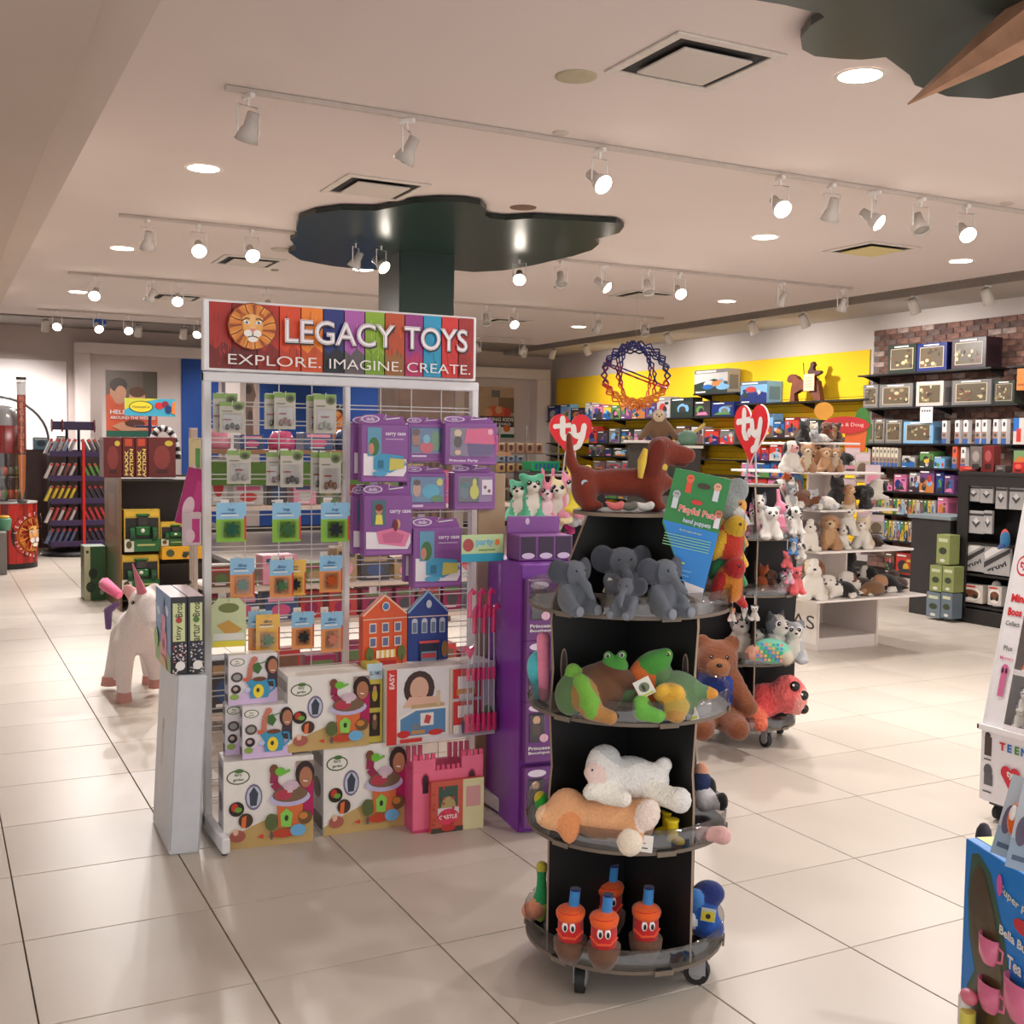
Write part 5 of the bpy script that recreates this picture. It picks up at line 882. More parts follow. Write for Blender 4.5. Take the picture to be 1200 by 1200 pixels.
# ---- puppet card leaning at the right of the stand top
PC = Vector((AX+.04, AY-.30, 0)); c4 = [at(u, v, PC.x, PC.y) for u, v in ((806, 697), (838, 706), (857, 562), (792, 548))]
pc = onz(806, 700, 1.18); pc = at(797, 700, PC.x, PC.y)
t = thing('puppet_card', 'green and blue hand puppet card tilted at the right of the dachshund', 'card sign', (PC.x, PC.y, pc[2])); fz = facing(PC)
t.rotation_euler = Euler((0, .0, fz)); b = MB(); e1 = Vector((math.cos(fz), math.sin(fz), 0)); Q = [((Vector(q)-PC).dot(e1), q[2]-pc[2]) for q in [at(u, v, PC.x, PC.y) for u, v in ((806, 697), (822, 704), (842, 625), (857, 562), (792, 548), (776, 612))]]
b.prism(Q, -.004, .004, (36, 130, 60), (220, 220, 220)); bl = [q for q in Q]; mL = (Q[5][0]*.95+Q[4][0]*.05, Q[5][1]*.95+Q[4][1]*.05); mR = Q[2]
b.add([(Q[0][0], -.0045, Q[0][1]), (Q[1][0], -.0045, Q[1][1]), (mR[0], -.0045, mR[1]), (mL[0], -.0045, mL[1])], [(0, 1, 2, 3)], (30, 130, 210)); b.add([(Q[0][0], -.005, Q[0][1]), (Q[1][0], -.005, Q[1][1]), (Q[1][0]+.006, -.005, Q[1][1]+.036), (Q[0][0]-.012, -.005, Q[0][1]+.04)], [(0, 1, 2, 3)], (226, 220, 220))
ux = (Vector((Q[3][0], 0, Q[3][1]))-Vector((Q[4][0], 0, Q[4][1]))); ww = ux.length; ux.normalize(); uy = Vector((-ux.z, 0, ux.x)); org = Vector((Q[4][0], -.0046, Q[4][1]))-uy*.2
def pet(x, y, c, c2): return [('r', x-.05, y-.16, .1, .2, c), ('e', x, y+.05, .07, .06, c2), ('e', x-.02, y+.06, .01, .012, BLK), ('e', x+.02, y+.06, .01, .012, BLK)]
lt = (140, 200, 150)
b.art(pet(.3, .84, (220, 70, 40), (226, 100, 60))+pet(.8, .8, (214, 220, 230), (230, 170, 140))+pet(.12, .58, (206, 212, 216), (170, 176, 180))+pet(.92, .42, (222, 222, 230), (190, 110, 80))+[('e', .56, .82, .12, .04, (60, 40, 24)), ('e', .5, .57, .1, .035, (210, 40, 40)), ('t', 'Playful Pets', .55, .42, .13, (250, 236, 230), .05, -.03, 'c', .68), ('t', 'Playful Pets', .55, .42, .12, (222, 84, 50), .015, -.03, 'c', .67), ('t', 'hand puppets', .58, .27, .09, (206, 210, 236), .02, -.03, 'c', .5), ('t', 'clip this puppet with hand', .5, .13, .035, (220, 220, 80), .0, -.03, 'c', .4)]+[('r', .06, -.0-.04*i+.04, .84, .012, lt) for i in range(5)], ww, .2, tuple(org), tuple(ux), tuple(uy))
b.art([('r', .1, .72-.07*i, .7-.04*i, .016, (120, 180, 230)) for i in range(9)]+[('r', .3, .82, .3, .03, (180, 214, 120))], ww*.75, .2, tuple(org-uy*.235+ux*.012), tuple(ux), tuple(uy))
b2_ = b; obj('printed_card', b, CARD, t)
soft_toy('plush_mouse', 'grey plush mouse with big ears right of the puppet card, above the parrots', 'plush toy', [E_((0, 0, .04), (.035, .03, .05), (150, 156, 154)), E_((.03, 0, .1), (.03, .02, .035), (140, 146, 146)), E_((-.02, 0, .1), (.026, .02, .035), (150, 156, 154)), C_((.02, -.01, .03), (.05, -.02, .0), .018, .014, (200, 200, 196))], N=30, k=.012, loc=ar(.31, -24, TZ[3]+.27), rz=facing((AX, AY)))
# ---- plush on the right back stand
def bp(key, u, v, tier, s, lab, k=0., rot=None, dz=0., name='big_eyed_plush'):
    z = TZ[tier]+.012; d = ray(u, v); L = math.hypot(BX_-CAMP[0], BY_-CAMP[1])-(dz or .12); p = CAMP+d*L/math.hypot(d[0], d[1]); p[2] = max(z, p[2]-.02); return pup(key, lab, tuple(p), facing(p, k), s, name=name, group='plush toys on the right black stand')
bp('magenta', 868, 641, 3, .155, 'magenta speckled plush with a white muzzle at the left of the top tier', .4)
bp('tiger_w', 903, 640, 3, .2, 'big white plush cub with round ears in the middle of the top tier', .2, None, .26)
bp('pinkcat', 886, 628, 3, .2, 'pink plush cat behind the white cub, upper left', -.3); bp('pinkbunny', 912, 620, 3, .2, 'pink plush lying high above the white cub', 1.4); bp('raccoon', 922, 638, 3, .16, 'grey and white plush right of the white cub', .3); bp('dalm', 930, 622, 3, .18, 'white plush with dark ears at the right end of the top tier', .6); bp('husky', 889, 612, 3, .2, 'dark husky plush peeping at the back of the top tier', 0)
bp('fox', 893, 706, 2, .17, 'orange fox plush on the second tier, head down', 2.4); bp('brown_dog', 903, 712, 2, .15, 'brown puppy plush beside the fox, second tier', -.5); bp('raccoon', 918, 708, 2, .13, 'grey raccoon plush in the middle of the second tier', .2); bp('coral', 931, 706, 2, .17, 'coral pink round plush at the right of the second tier', .6); bp('pinkcat', 921, 690, 2, .13, 'small pink cat plush above the grey raccoon plush', .2)
bp('husky', 866, 787, 1, .3, 'grey husky plush with huge white-rimmed eyes, left on the third tier', .1); bp('panda', 888, 785, 1, .2, 'black and white panda plush on the third tier', -.7); bp('husky', 906, 778, 1, .3, 'grey husky plush looking left, middle of the third tier', .7); bp('raccoon', 928, 788, 1, .26, 'grey raccoon plush leaning off the right of the third tier', .2)
def bnear(u, v, z, r=.2): d = ray(u, v); L = math.hypot(BX_-CAMP[0], BY_-CAMP[1])-r; q = CAMP+d*L/math.hypot(d[0], d[1]); q[2] = z; return q
p = bnear(903, 780, TZ[1]+.012, .22)
def seq(t):
    b = MB()
    for i in range(5):
        for j in range(7): b.box((-.1+.03*j, -.115, .05+.03*i), (.02, .004, .02), [(60, 190, 150), (90, 150, 220), (240, 150, 150), (230, 200, 120)][(i+j) % 4])
    obj('sequins', b, SHINY, t)
soft_toy('sequin_plush', 'mint and peach sequinned plush lying in front on the third tier', 'plush toy', [E_((0, 0, .1), (.15, .11, .1), (120, 200, 170)), E_((-.13, -.05, .08), (.07, .06, .06), (240, 180, 150)), E_((.12, -.06, .06), (.05, .05, .05), (200, 190, 170))], N=28, loc=tuple(p), rz=facing(p), extra=seq, sc=.7)
p = bnear(903, 860, TZ[0]+.012, .16)
soft_toy('plush_poodle', 'coral red fluffy plush lying with its big eyes to the right, bottom tier', 'plush toy', [E_((-.06, 0, .19), (.13, .12, .13), (232, 84, 84)), E_((.12, -.02, .26), (.12, .12, .14), (238, 110, 108)), E_((.2, -.05, .22), (.05, .08, .1), (244, 160, 150)), C_((-.14, -.08, .1), (-.15, -.1, .04), .05, .045, (240, 120, 90)), C_((-.1, -.1, .1), (-.07, -.14, .03), .05, .045, (240, 120, 90))], ((.235, -.1, .27), (.24, -.07, .16), (.17, -.12, .34)), None, .04, None, 40, .03, tuple(p), facing(p), .72, fuzz=.0035)
# dangling key-ring plush on the lip
for u, v, key, s, lab in ((862, 688, 'panda', .1, 'white bunny key-ring plush hanging at the left of the top tier'), (872, 727, 'panda', .09, 'white panda key-ring plush hanging from the second tier, left one'), (884, 727, 'tiger_w', .09, 'white key-ring plush with a yellow loop, right of the panda'), (858, 728, 'orangecat', .08, 'speckled orange key-ring plush left of the panda'),
    (922, 665, 'coral', .1, 'coral key-ring plush hanging under the right end of the top tier'), (938, 655, 'dalm', .1, 'spotted key-ring plush hanging under the top tier, rightmost'), (930, 650, 'blue', .1, 'blue key-ring plush hanging right of the coral one'), (925, 684, 'pinkcat', .09, 'lower pink key-ring plush hanging above the second tier')):
    d = ray(u, v); a_ = BX_-CAMP[0]; c_ = BY_-CAMP[1]; rr_ = math.hypot(a_, c_)-(.32 if u < 900 else .27); q = CAMP+d*rr_/math.hypot(d[0], d[1]); o = pup(key, lab, tuple(q), facing(q), s, name='key_ring_plush', cat='key ring plush')
    b = MB(); b.tube([(0, 0, .95), (0, 0, 1.5)], .03, (200, 200, 205), 6); obj('cord_loop', b, MATTE, o)
# the big brown bear and the red cushion
p = bnear(836, 860, TZ[0]+.012, .3); TB = (128, 72, 40)
soft_toy('teddy_bear', 'big brown teddy bear in a plain blue vest between the two front stands', 'plush toy', [E_((0, 0, .2), (.13, .12, .19), TB), E_((0, -.005, .235), (.138, .128, .13), (34, 66, 150), bias=.01), E_((.01, -.02, .42), (.12, .11, .11), TB), E_((.02, -.12, .39), (.055, .05, .045), (160, 106, 66)), C_((.1, -.02, .3), (.2, -.14, .17), .055, .05, TB), C_((-.1, -.02, .3), (-.16, -.14, .17), .055, .05, TB), C_((.07, -.08, .08), (.14, -.24, .06), .075, .065, TB), C_((-.07, -.08, .08), (-.06, -.26, .05), .075, .065, TB), E_((.1, 0, .52), (.04, .025, .04), TB), E_((-.08, 0, .52), (.04, .025, .04), TB)], ((-.02, -.125, .45), (.07, -.12, .45)), ((.025, -.17, .41), (.018, .012, .012)), .012, None, 50, .02, tuple(p), facing(p), .92, fuzz=.0012)
# parrots in a clear bin in the right quarter of the front stand
b = MB(); b.lathe([(.35, TZ[3]+.03), (.352, TZ[3]+.3)], WHT, 12, (0, 0), True, math.radians(-50), math.radians(15)); tag(obj('clear_bin', b, ACRYL, loc=(AX, AY, 0)), 'curved clear bin wall holding the parrots, right of the puppet card', 'bin')
for i, (r, dg, z, c1_, c2__, lab) in enumerate(((.31, -28, .0, (214, 130, 40), (190, 40, 40), 'orange and red parrot plush, lowest in the clear bin'), (.32, -20, .065, (230, 160, 40), (60, 140, 90), 'orange and green parrot plush, second in the clear bin'), (.31, -28, .13, (206, 60, 40), (226, 180, 50), 'red and yellow parrot plush, third in the clear bin'), (.32, -20, .19, (90, 150, 120), (210, 150, 70), 'green and tan parrot plush, highest in the clear bin'))):
    soft_toy('plush_parrot', lab, 'plush toy', [E_((0, 0, .06), (.045, .04, .06), c1_), E_((.02, -.02, .115), (.032, .032, .032), c2__), E_((-.035, -.02, .05), (.02, .03, .05), c2__, (0, .4, 0)), C_((.02, .02, .03), (.05, .03, -.01), .02, .012, c2__)], ((.032, -.05, .122),), None, .005, None, 30, .008, ar(r, dg, TZ[3]+.013+z), facing(ar(r, dg, 0)))
# ---- plush on the left back stand
for i, (u, v, key, s, lab) in enumerate(((609, 610, 'green', .26, 'leftmost, pale green'), (622, 610, 'green', .3, 'mint green with a cream face'), (641, 613, 'pinkbunny', .26, 'white and pink with long ears'), (656, 612, 'cream_owl', .28, 'pale yellow'), (668, 606, 'pinkcat', .28, 'pink, high at the back'), (678, 600, 'yellowduck', .3, 'yellow duck-like'), (683, 616, 'raccoon', .26, 'dark-faced, right end'),
    (612, 622, 'coral', .16, 'small coral in the front row'), (628, 623, 'pinkcat', .16, 'small pink, front row middle'), (642, 624, 'tiger_w', .15, 'small white, front row'), (655, 624, 'panda', .16, 'small panda, front row right'), (665, 625, 'magenta', .14, 'small magenta, front row end'))):
    q = at(u, v, CXY[0]-.15, CXY[1]-.25); pup(key, 'big-eyed plush on the left back stand, '+lab, tuple(q), facing(q, (-.2, .2, 0)[i % 3]), s*1.18, name='big_eyed_plush')
# ================================================================ WHITE STEPPED DISPLAY OF PLUSH DOGS
QX, QY = 6.52, 3.99; WP = (222, 212, 206)
t = thing('stepped_display', 'white stepped pyramid display full of plush dogs with a lettered base', 'display stand', (QX, QY, 0)); b = MB()
b.b2(-.335, -.315, -.33, .95, 0, .43, WP); b.b2(.315, .335, -.33, .95, 0, .43, WP); b.b2(-.315, .315, -.32, .95, .0, .1, WP); b.b2(-.315, .315, .31, .33, .1, .43, WP); obj('base', b, WHITEMETAL, t)
b = MB(); b.b2(-.337, -.336, -.32, .94, .05, .4, (236, 230, 224)); b.art([('t', 'DOUGLAS', .53, .5, .32, (60, 56, 54), .0, 0, 'c', .9)], 1.26, .35, (-.337, .94, .05), (0, -1, 0), e=.001); obj('lettered_panel', b, CARD, t)
ST = ((.44, .6), (.82, .52), (1.145, .43), (1.445, .34), (1.69, .2))
for k, (z, r) in enumerate(ST):
    b = MB(); b.b2(-r, r, -r, r+.5, z, z+.018, (236, 230, 226), .003); obj('shelf', b, WHITEMETAL, t)
    if k < 4: b = MB(); r2 = ST[k+1][1]*.55; b.b2(-r2, r2, -.01, .01, z+.018, ST[k+1][0], WP); b.b2(-.01, .01, -r2, r2, z+.018, ST[k+1][0], WP); obj('divider', b, WHITEMETAL, t)
def yp(key, u, v, k, s, lab, rz=0., yo=None, dz=0.):
    z, r = ST[k]; y = QY-r+(.12 if yo is None else yo); p = ony(u, v, y); return pup(key, lab, (p[0], y, z+.019+dz), facing(p, rz), s*1.18, cat='plush toy', group='plush animals on the white stepped display')
B1 = ', bottom shelf of the white steps'
yp('collie', 952, 698, 0, .32, 'brown and white collie plush sitting at the left'+B1, .1); yp('border_lie', 982, 697, 0, .3, 'white plush dog with black back lying second'+B1); yp('beagle_lie', 1005, 696, 0, .31, 'white, black and brown plush puppy lying in the middle'+B1, -.3, .2); yp('brown_lie', 1024, 695, 0, .27, 'tan brown plush dog lying low'+B1, -2.6); yp('bern_lie', 1030, 690, 0, .34, 'black and white plush dog lying at the right'+B1, -.5, .3); yp('choc_lie', 1048, 690, 0, .27, 'dark brown plush dog at the right end'+B1, -1.8, .3); yp('black_cat', 990, 690, 0, .34, 'black plush animal at the back'+B1, 2.6, .45)
yp('grey_cat', 935, 690, 0, .26, 'grey plush animal at the left back'+B1, .3, .3)
B2 = ', second shelf of the white steps'
yp('aussie', 949, 644, 1, .25, 'dark-eared black and white plush dog'+B2, 0.); yp('tan_dog', 972, 644, 1, .28, 'light brown plush dog sitting upright'+B2); yp('bernese_sit', 986, 645, 1, .2, 'black white-faced plush dog below the cat'+B2, .2); yp('cream_cat', 993, 625, 1, .25, 'cream white plush cat perched high'+B2, .1, .16, .11); yp('cream_cat', 1011, 644, 1, .25, 'cream plush cat with tan ears at the right'+B2, -.2, .1); yp('choc_lie', 1021, 640, 1, .22, 'dark brown plush lying at the right end'+B2, -1.2, .3); yp('brown_dog', 935, 642, 1, .24, 'chocolate plush dog at the left end'+B2, .5, .3)
B3 = ', third shelf of the white steps'
yp('horse_lie', 940, 596, 2, .36, 'long rust-brown plush horse lying at the left'+B3, .3); yp('cow', 912, 598, 2, .24, 'brown-eared white plush hound at the left end'+B3, .9, .2); yp('fox', 920, 590, 2, .2, 'ginger plush at the back left'+B3, 1.2, .3, .08); yp('cat_lie', 962, 598, 2, .25, 'grey and white plush cats lying in the middle'+B3, -.2, .06); yp('grey_cat', 926, 594, 2, .2, 'grey plush rabbit-like toy beside the horse'+B3, .4, .08); yp('black_cat', 979, 596, 2, .25, 'black plush cat with pointed ears'+B3, .6, .16); yp('tan_dog', 993, 597, 2, .2, 'pale tan plush puppy hanging its head'+B3, .8, .1); yp('border_lie', 1016, 592, 2, .3, 'black and white plush cow reaching out right'+B3, 2.9, .2, .06); yp('black_cat', 1014, 598, 2, .16, 'small black plush at the right end'+B3, -.6, .05)
B4 = ', fourth shelf of the white steps'
yp('cow', 926, 554, 3, .25, 'black and white plush cow with a pink nose'+B4, .5, .1); yp('bear_tan', 945, 555, 3, .22, 'pinkish tan plush piglet in the middle'+B4, .1, .1); yp('monkey', 958, 552, 3, .25, 'dark brown plush monkey at the back'+B4, 0, .35); yp('tan_dog', 967, 555, 3, .2, 'tan plush puppy with folded ears'+B4, .1); yp('bear_tan', 979, 555, 3, .19, 'light tan plush puppy on the right'+B4, -.1); yp('zebra', 985, 548, 3, .26, 'black and white striped plush zebra'+B4, .3, .3, .05)
B5 = ', top shelf of the white steps'
yp('black_cat', 941, 520, 4, .17, 'dark green plush turtle-like toy at the left'+B5, .4); yp('cream_cat', 953, 520, 4, .15, 'cream plush toy'+B5, .3); yp('brown_dog', 968, 519, 4, .17, 'brown plush puppy'+B5, -.2); yp('cat_lie', 960, 519, 4, .16, 'pale grey plush lying down in front'+B5, 0, .05); yp('monkey', 980, 519, 4, .16, 'dark brown plush at the right end'+B5, -.4)
# printed bags of the side rack right of the display
for k, (u, v0, v1) in enumerate(((1012, 525, 555), (1024, 530, 565), (1036, 545, 572), (1008, 560, 590), (1026, 600, 622), (1040, 603, 628), (1030, 632, 650), (1040, 640, 650))):
    p = onx(u, v0, 7.25); q = onx(u, v1, 7.25); t = thing('toy_card', 'pale hanging toy card at the right side of the white display, %s from the top' % ORD[k], 'toy card', (7.12, p[1], q[2]), facing(p)); b = MB(); w = .13; h = p[2]-q[2]
    b.b2(-w/2, w/2, 0, .02, 0, h, [(206, 170, 180), (190, 176, 160), (214, 180, 190), (150, 130, 110)][k % 4], .002); b.art([('r', .05, .7, .9, .25, (220, 200, 205)), ('e', .5, .4, .35, .25, [(230, 150, 170), (120, 100, 80)][k % 2]), ('r', .1, .1, .8, .08, (90, 80, 80))], w, h, (-w/2, 0, 0)); obj('card', b, CARD, t)
# ================================================================ RIGHT WALL: slatwall, brick panel, shelves
pa = onx(652, 445, XW-.03); pb = onx(1019, 408, XW-.03); y0, y1 = pb[1], pa[1]; zt = 3.04; YEL = (252, 206, 30)
t = thing('slat_wall', 'long yellow slatwall panel behind the shelves on the right wall', 'wall panel', (XW, 0, 0)); b = MB(); b.b2(-.012, -.001, y0, y1, .3, zt, (150, 112, 20)); obj('backing', b, MATTE, t)
z = .3; b = MB(); b.b2(-.012, 0, 0, y1-y0, 0, .094, YEL, .002); sm = mesh_of('slat', b, WALLP)
while z < 2.35: put('slat', sm, t, (-.013, y0, z)); z += .1
b = MB(); b.b2(-.025, -.013, y0, y1, z, zt, YEL, .002); obj('header_slat', b, WALLP, t)
pc = onx(1024, 388, XW-.03); yb0, yb1 = 3.2, pc[1]; zb1 = 3.29
t = thing('brick_panel', 'weathered brown brick panel behind the puzzle shelves on the right wall', 'wall panel', (XW, 0, 0)); b = MB(); b.b2(-.014, -.001, yb0, yb1, 0, zb1, (112, 98, 92)); obj('mortar', b, MATTE, t)
bm_ = []
for c in ((116, 84, 74), (134, 98, 86), (98, 74, 68), (172, 150, 140), (146, 110, 96), (112, 92, 86)):
    b = MB(); b.box((-.02, 0, 0), (.014, .2, .064), c, .003); bm_.append(mesh_of('brick', b, BRICK))
rest = MB(); nb = 0; r = 0; z = zb1-.036
while z > .05:
    y = yb1-.104-(.105 if r % 2 else 0)
    while y > yb0+.1:
        c = random.choice([0, 0, 1, 1, 2, 4, 5, 3])
        if nb < 300 and y > 5.3: put('brick', bm_[c], t, (random.uniform(-.002, .002), y, z)); nb += 1
        else: rest.box((-.02, y, z), (.014, .2, .064), ((116, 84, 74), (134, 98, 86), (98, 74, 68), (172, 150, 140), (146, 110, 96), (112, 92, 86))[c])
        y -= .21
    z -= .072; r += 1
obj('far_bricks', rest, BRICK, t)['kind'] = 'stuff'
XS = XW-.36
SHC = (26, 24, 24); BKT = []
def wall_shelf(u0, v0, u1, v1, lab, dpt=.34):
    p = onx(u0, v0, XS); q = onx(u1, v1, XS); z = (p[2]+q[2])/2; a, b_ = sorted((p[1], q[1])); b_ = min(b_, YB-.05); t = thing('wall_shelf', lab, 'shelf', (XW, (a+b_)/2, z)); L = b_-a; b = MB(); b.b2(-.36, -.03, -L/2, L/2, -.022, 0, SHC, .002); obj('board', b, BLACKP, t)
    n = max(2, int(L/1.1)+1)
    for i in range(n):
        yy = -L/2+.08+(L-.16)*i/(n-1)
        if not BKT: b = MB(); b.add([(-.03, 0, -.023), (-.33, 0, -.023), (-.03, 0, -.11), (-.03, .008, -.023), (-.33, .008, -.023), (-.03, .008, -.11)], [(0, 1, 2), (5, 4, 3), (0, 3, 4, 1), (1, 4, 5, 2)], SHC); BKT.append(mesh_of('bracket', b, BLACKP))
        put('bracket', BKT[0], t, (0, yy, 0))
    return z
NAME = {(40, 96, 160): 'blue', (190, 184, 180): 'white', (116, 114, 112): 'grey', (60, 58, 56): 'dark', (196, 60, 50): 'red', (90, 140, 70): 'green', (216, 180, 60): 'yellow', (214, 120, 160): 'pink', (110, 70, 120): 'purple', (196, 120, 60): 'orange', (110, 84, 66): 'brown', (120, 170, 210): 'pale blue', (60, 40, 50): 'maroon', (40, 52, 44): 'dark green', (30, 44, 110): 'navy'}
KEY = {v: k for k, v in NAME.items()}
def boxart(c, kind):
    r = random.random
    if kind == 'gen' and r() < .6:
        q = [random.choice(list(NAME)) for _ in range(6)]; return [('r', 0, .84, 1, .16, tuple(int(v*.6) for v in c)), ('r', .06, .88, .6, .07, WHT), ('p', [(0, .0), (1, 0), (1, .45), (.6, .6), (0, .4)], q[0])]+[('e', .12+.76*r(), .2+.5*r(), .06+.14*r(), .06+.12*r(), q[i]) for i in range(6)]+[('r', .1+.6*r(), .1+.5*r(), .15, .12, q[5]), ('r', .06, .04, .3, .05, WHT)]
    c2 = random.choice(list(NAME)); c3 = random.choice(list(NAME))
    if kind == 'jig': return [('r', .1, .12, .8, .74, (206, 190, 160)), ('r', .12, .14, .76, .7, (96, 84, 66))]+[('e', .15+.7*r(), .2+.58*r(), .03+.045*r(), .03+.05*r(), random.choice([(150, 134, 100), (70, 64, 54), (196, 180, 140), (120, 80, 60)])) for _ in range(14)]+[('r', .25, .9, .5, .05, WHT)]
    return [('r', 0, .8, 1, .2, tuple(int(v*.8) for v in c)), ('r', .08, .86, .5, .07, WHT), ('e', .3+.3*r(), .42, .26, .27, c2), ('e', .35+.4*r(), .36, .16, .2, c3), ('p', [(.1, .1), (.9, .1), (.75, .3), (.3, .26)], random.choice(list(NAME))), ('r', .62, .62, .3, .12, c3), ('r', .05, .03, .4, .04, (60, 60, 60))]
def wbox(u0, u1, vt, z, colname, lab, kind='gen', dpt=.2, off=.02, nm='boxed_toy', cat='toy box'):
    # a boxed product on a wall shelf (front faces -x); u0..u1 and the top edge vt as in the photograph
    X = XS+off; p = onx(u0, vt, X); q = onx(u1, vt, X); a, b_ = sorted((p[1], q[1])); h = max(.05, (p[2]+q[2])/2-z); c = KEY[colname]; W = b_-a
    o = MB(); o.b2(0, dpt, -W/2, W/2, 0, h, c, .002); o.art(boxart(c, kind), W, h, (0, W/2, 0), (0, -1, 0), e=.0006)
    o.art([('r', .15, .15, .7, .6, tuple(int(v*.75) for v in c))], dpt, h, (0, -W/2, 0), (1, 0, 0), e=.0006)
    o = obj(nm, o, CARD); o.location = (X, (a+b_)/2, z+.001); return tag(o, lab, cat)
TOPB = ', top shelf of the brick wall'
z = wall_shelf(1005, 438.7, 1161, 431, 'black shelf high on the brick wall holding three big jigsaws')
wbox(1041, 1074, 404, z, 'dark green', 'dark green framed jigsaw box, leftmost'+TOPB, 'jig'); wbox(1075, 1110, 402, z, 'navy', 'royal blue jigsaw box with a bright picture'+TOPB, 'jig'); wbox(1116, 1156, 396, z, 'maroon', 'largest maroon jigsaw box, right end'+TOPB, 'jig', .28)
z = wall_shelf(1010, 477, 1192, 474, 'second black shelf on the brick wall, grey puzzle boxes on it')
SB = ', second shelf of the brick wall'
for u0, u1, vt, c, l in ((1012, 1029, 451, 'grey', 'plain grey framed puzzle box, leftmost'), (1031, 1070, 450, 'grey', 'grey puzzle box with a green animal picture'), (1074, 1106, 447, 'white', 'white-edged puzzle box with a row of figures'), (1116, 1162, 445, 'grey', 'wide grey puzzle box with dark picture'), (1165, 1189, 446, 'dark green', 'dark green box at the right end')): wbox(u0, u1, vt, z, c, l+SB, 'jig')
o = MB(); o.b2(0, .002, -.1, .1, -.2, 0, WHT); o.art([('r', .1+.2*i, .7, .14, .12, (60, 60, 64)) for i in range(4)]+[('r', .3, .5, .4, .03, (150, 150, 150))], .2, .2, (0, .1, -.2), (0, -1, 0)); o = obj('shelf_card', o, CARD); p = onx(1086, 477, XS-.01); o.location = (XS-.012, p[1], p[2]); tag(o, 'white notice card hanging from the second brick wall shelf', 'sign')
z = wall_shelf(1002, 518, 1186, 522, 'third black shelf on the brick wall with slim boxes')
for k, (u0, u1, vt, c) in enumerate(((1014, 1024, 492, 'grey'), (1025, 1037, 491, 'grey'), (1038, 1057, 492, 'grey'), (1059, 1094, 494, 'pale blue'))): wbox(u0, u1, vt, z, c, ('narrow grey framed puzzle, leftmost', 'narrow grey framed puzzle, second from left', 'grey framed puzzle with a dark garden', 'framed puzzle with an orange sunset over water')[k]+', third shelf of the brick wall', 'jig')
def tube_box(u, vt, z, lab, w=.07, c=(226, 222, 220)):
    X = XS+.02; p = onx(u, vt, X); h = p[2]-z; o = MB(); o.b2(0, .07, -w/2, w/2, 0, h, c, .002); o.art([('r', 0, 0, 1, .22, (60, 96, 160)), ('r', 0, .22, 1, .28, (160, 130, 120)), ('e', .5, .36, .3, .07, (90, 80, 70)), ('r', .3, .72, .4, .16, (60, 60, 70))], w, h, (0, w/2, 0), (0, -1, 0), e=.0006); o = obj('slim_puzzle_box', o, CARD); o.location = (X, p[1], z+.001); tag(o, lab, 'puzzle box')
for k, u in enumerate((1107, 1122, 1132, 1146, 1154, 1167, 1177)): tube_box(u, 493-k*.3, z, 'slim upright white and blue puzzle box on the third brick shelf, %s from the left' % ORD[k])
z = wall_shelf(1012, 545, 1130, 551, 'fourth black shelf on the brick wall'); F4 = ', fourth shelf of the brick wall'
for k in range(7): tube_box(1024+4.4*k, 524+.2*k, z, 'thin cream puzzle, %s from left, fourth shelf of the brick wall' % ORD[k], .05, (206, 196, 176))
wbox(1057, 1072, 534, z, 'white', 'small white box with a red print'+F4); wbox(1078, 1094, 529, z, 'green', 'green and orange picture box'+F4); wbox(1095, 1107, 535, z, 'pale blue', 'small pale blue box'+F4); tube_box(1119, 523, z, 'orange-topped slim box'+F4, .07, (214, 90, 60)); tube_box(1129, 524, z, 'white slim box at the right end'+F4)
z = wall_shelf(1020, 574.6, 1130, 579.3, 'fifth black shelf on the brick wall'); F5 = ', fifth shelf of the brick wall'
for k, (u0, u1, vt, c) in enumerate(((1034, 1046, 562, 'brown'), (1048, 1062, 556, 'pink'), (1066, 1078, 554, 'white'), (1078, 1095, 551, 'purple'), (1097, 1106, 554, 'navy'), (1107, 1118, 557, 'purple'))): wbox(u0, u1, vt, z, c, '%s toy box, %s from the left%s' % (c, ORD[k], F5))
z = wall_shelf(1018, 603, 1130, 606, 'sixth black shelf on the brick wall'); F6 = ', sixth shelf of the brick wall'
for k in range(16): wbox(1024.5+4.5*k, 1028.6+4.5*k, 583+.25*k, z, ['brown', 'white', 'yellow', 'green'][(k*3) % 4], 'thin upright game, %s of the sixteen in the row%s' % (ORD[k], F6), dpt=.18)
wbox(1099, 1110, 583, z, 'pink', 'red and pink box'+F6)
z = wall_shelf(1020, 631, 1085, 637, 'lowest black shelf on the brick wall')
for k in range(11): wbox(1028+4.6*k, 1032+4.6*k, 609+.3*k, z, ['white', 'pale blue', 'green', 'yellow'][(k*5) % 4], 'thin upright game, %s of the eleven on the lowest brick wall shelf' % ORD[k], dpt=.18)
pk_ = onx(1083, 681, XS)[1]; t = thing('wall_plinth', 'black plinth under the brick wall shelves', 'plinth', (XW, (yb0+y1)/2, 0)); o = MB(); L = y1-yb0; o.b2(-.36, -.03, -L/2, L/2, 0, .035, SHC); o.b2(-.36, -.03, -L/2, L/2, .2, .235, SHC) if 0 else None; obj('plinth', o, BLACKP, t)
for k, (u0, u1, vt, c) in enumerate(((1038, 1048, 648, 'brown'), (1050, 1071, 649, 'red'), (1072, 1083, 650, 'purple'))): wbox(u0, u1, vt, .036, c, ('brown box', 'box with a big red fluffy face', 'purple picture box')[k]+' standing on the plinth under the brick wall shelves')
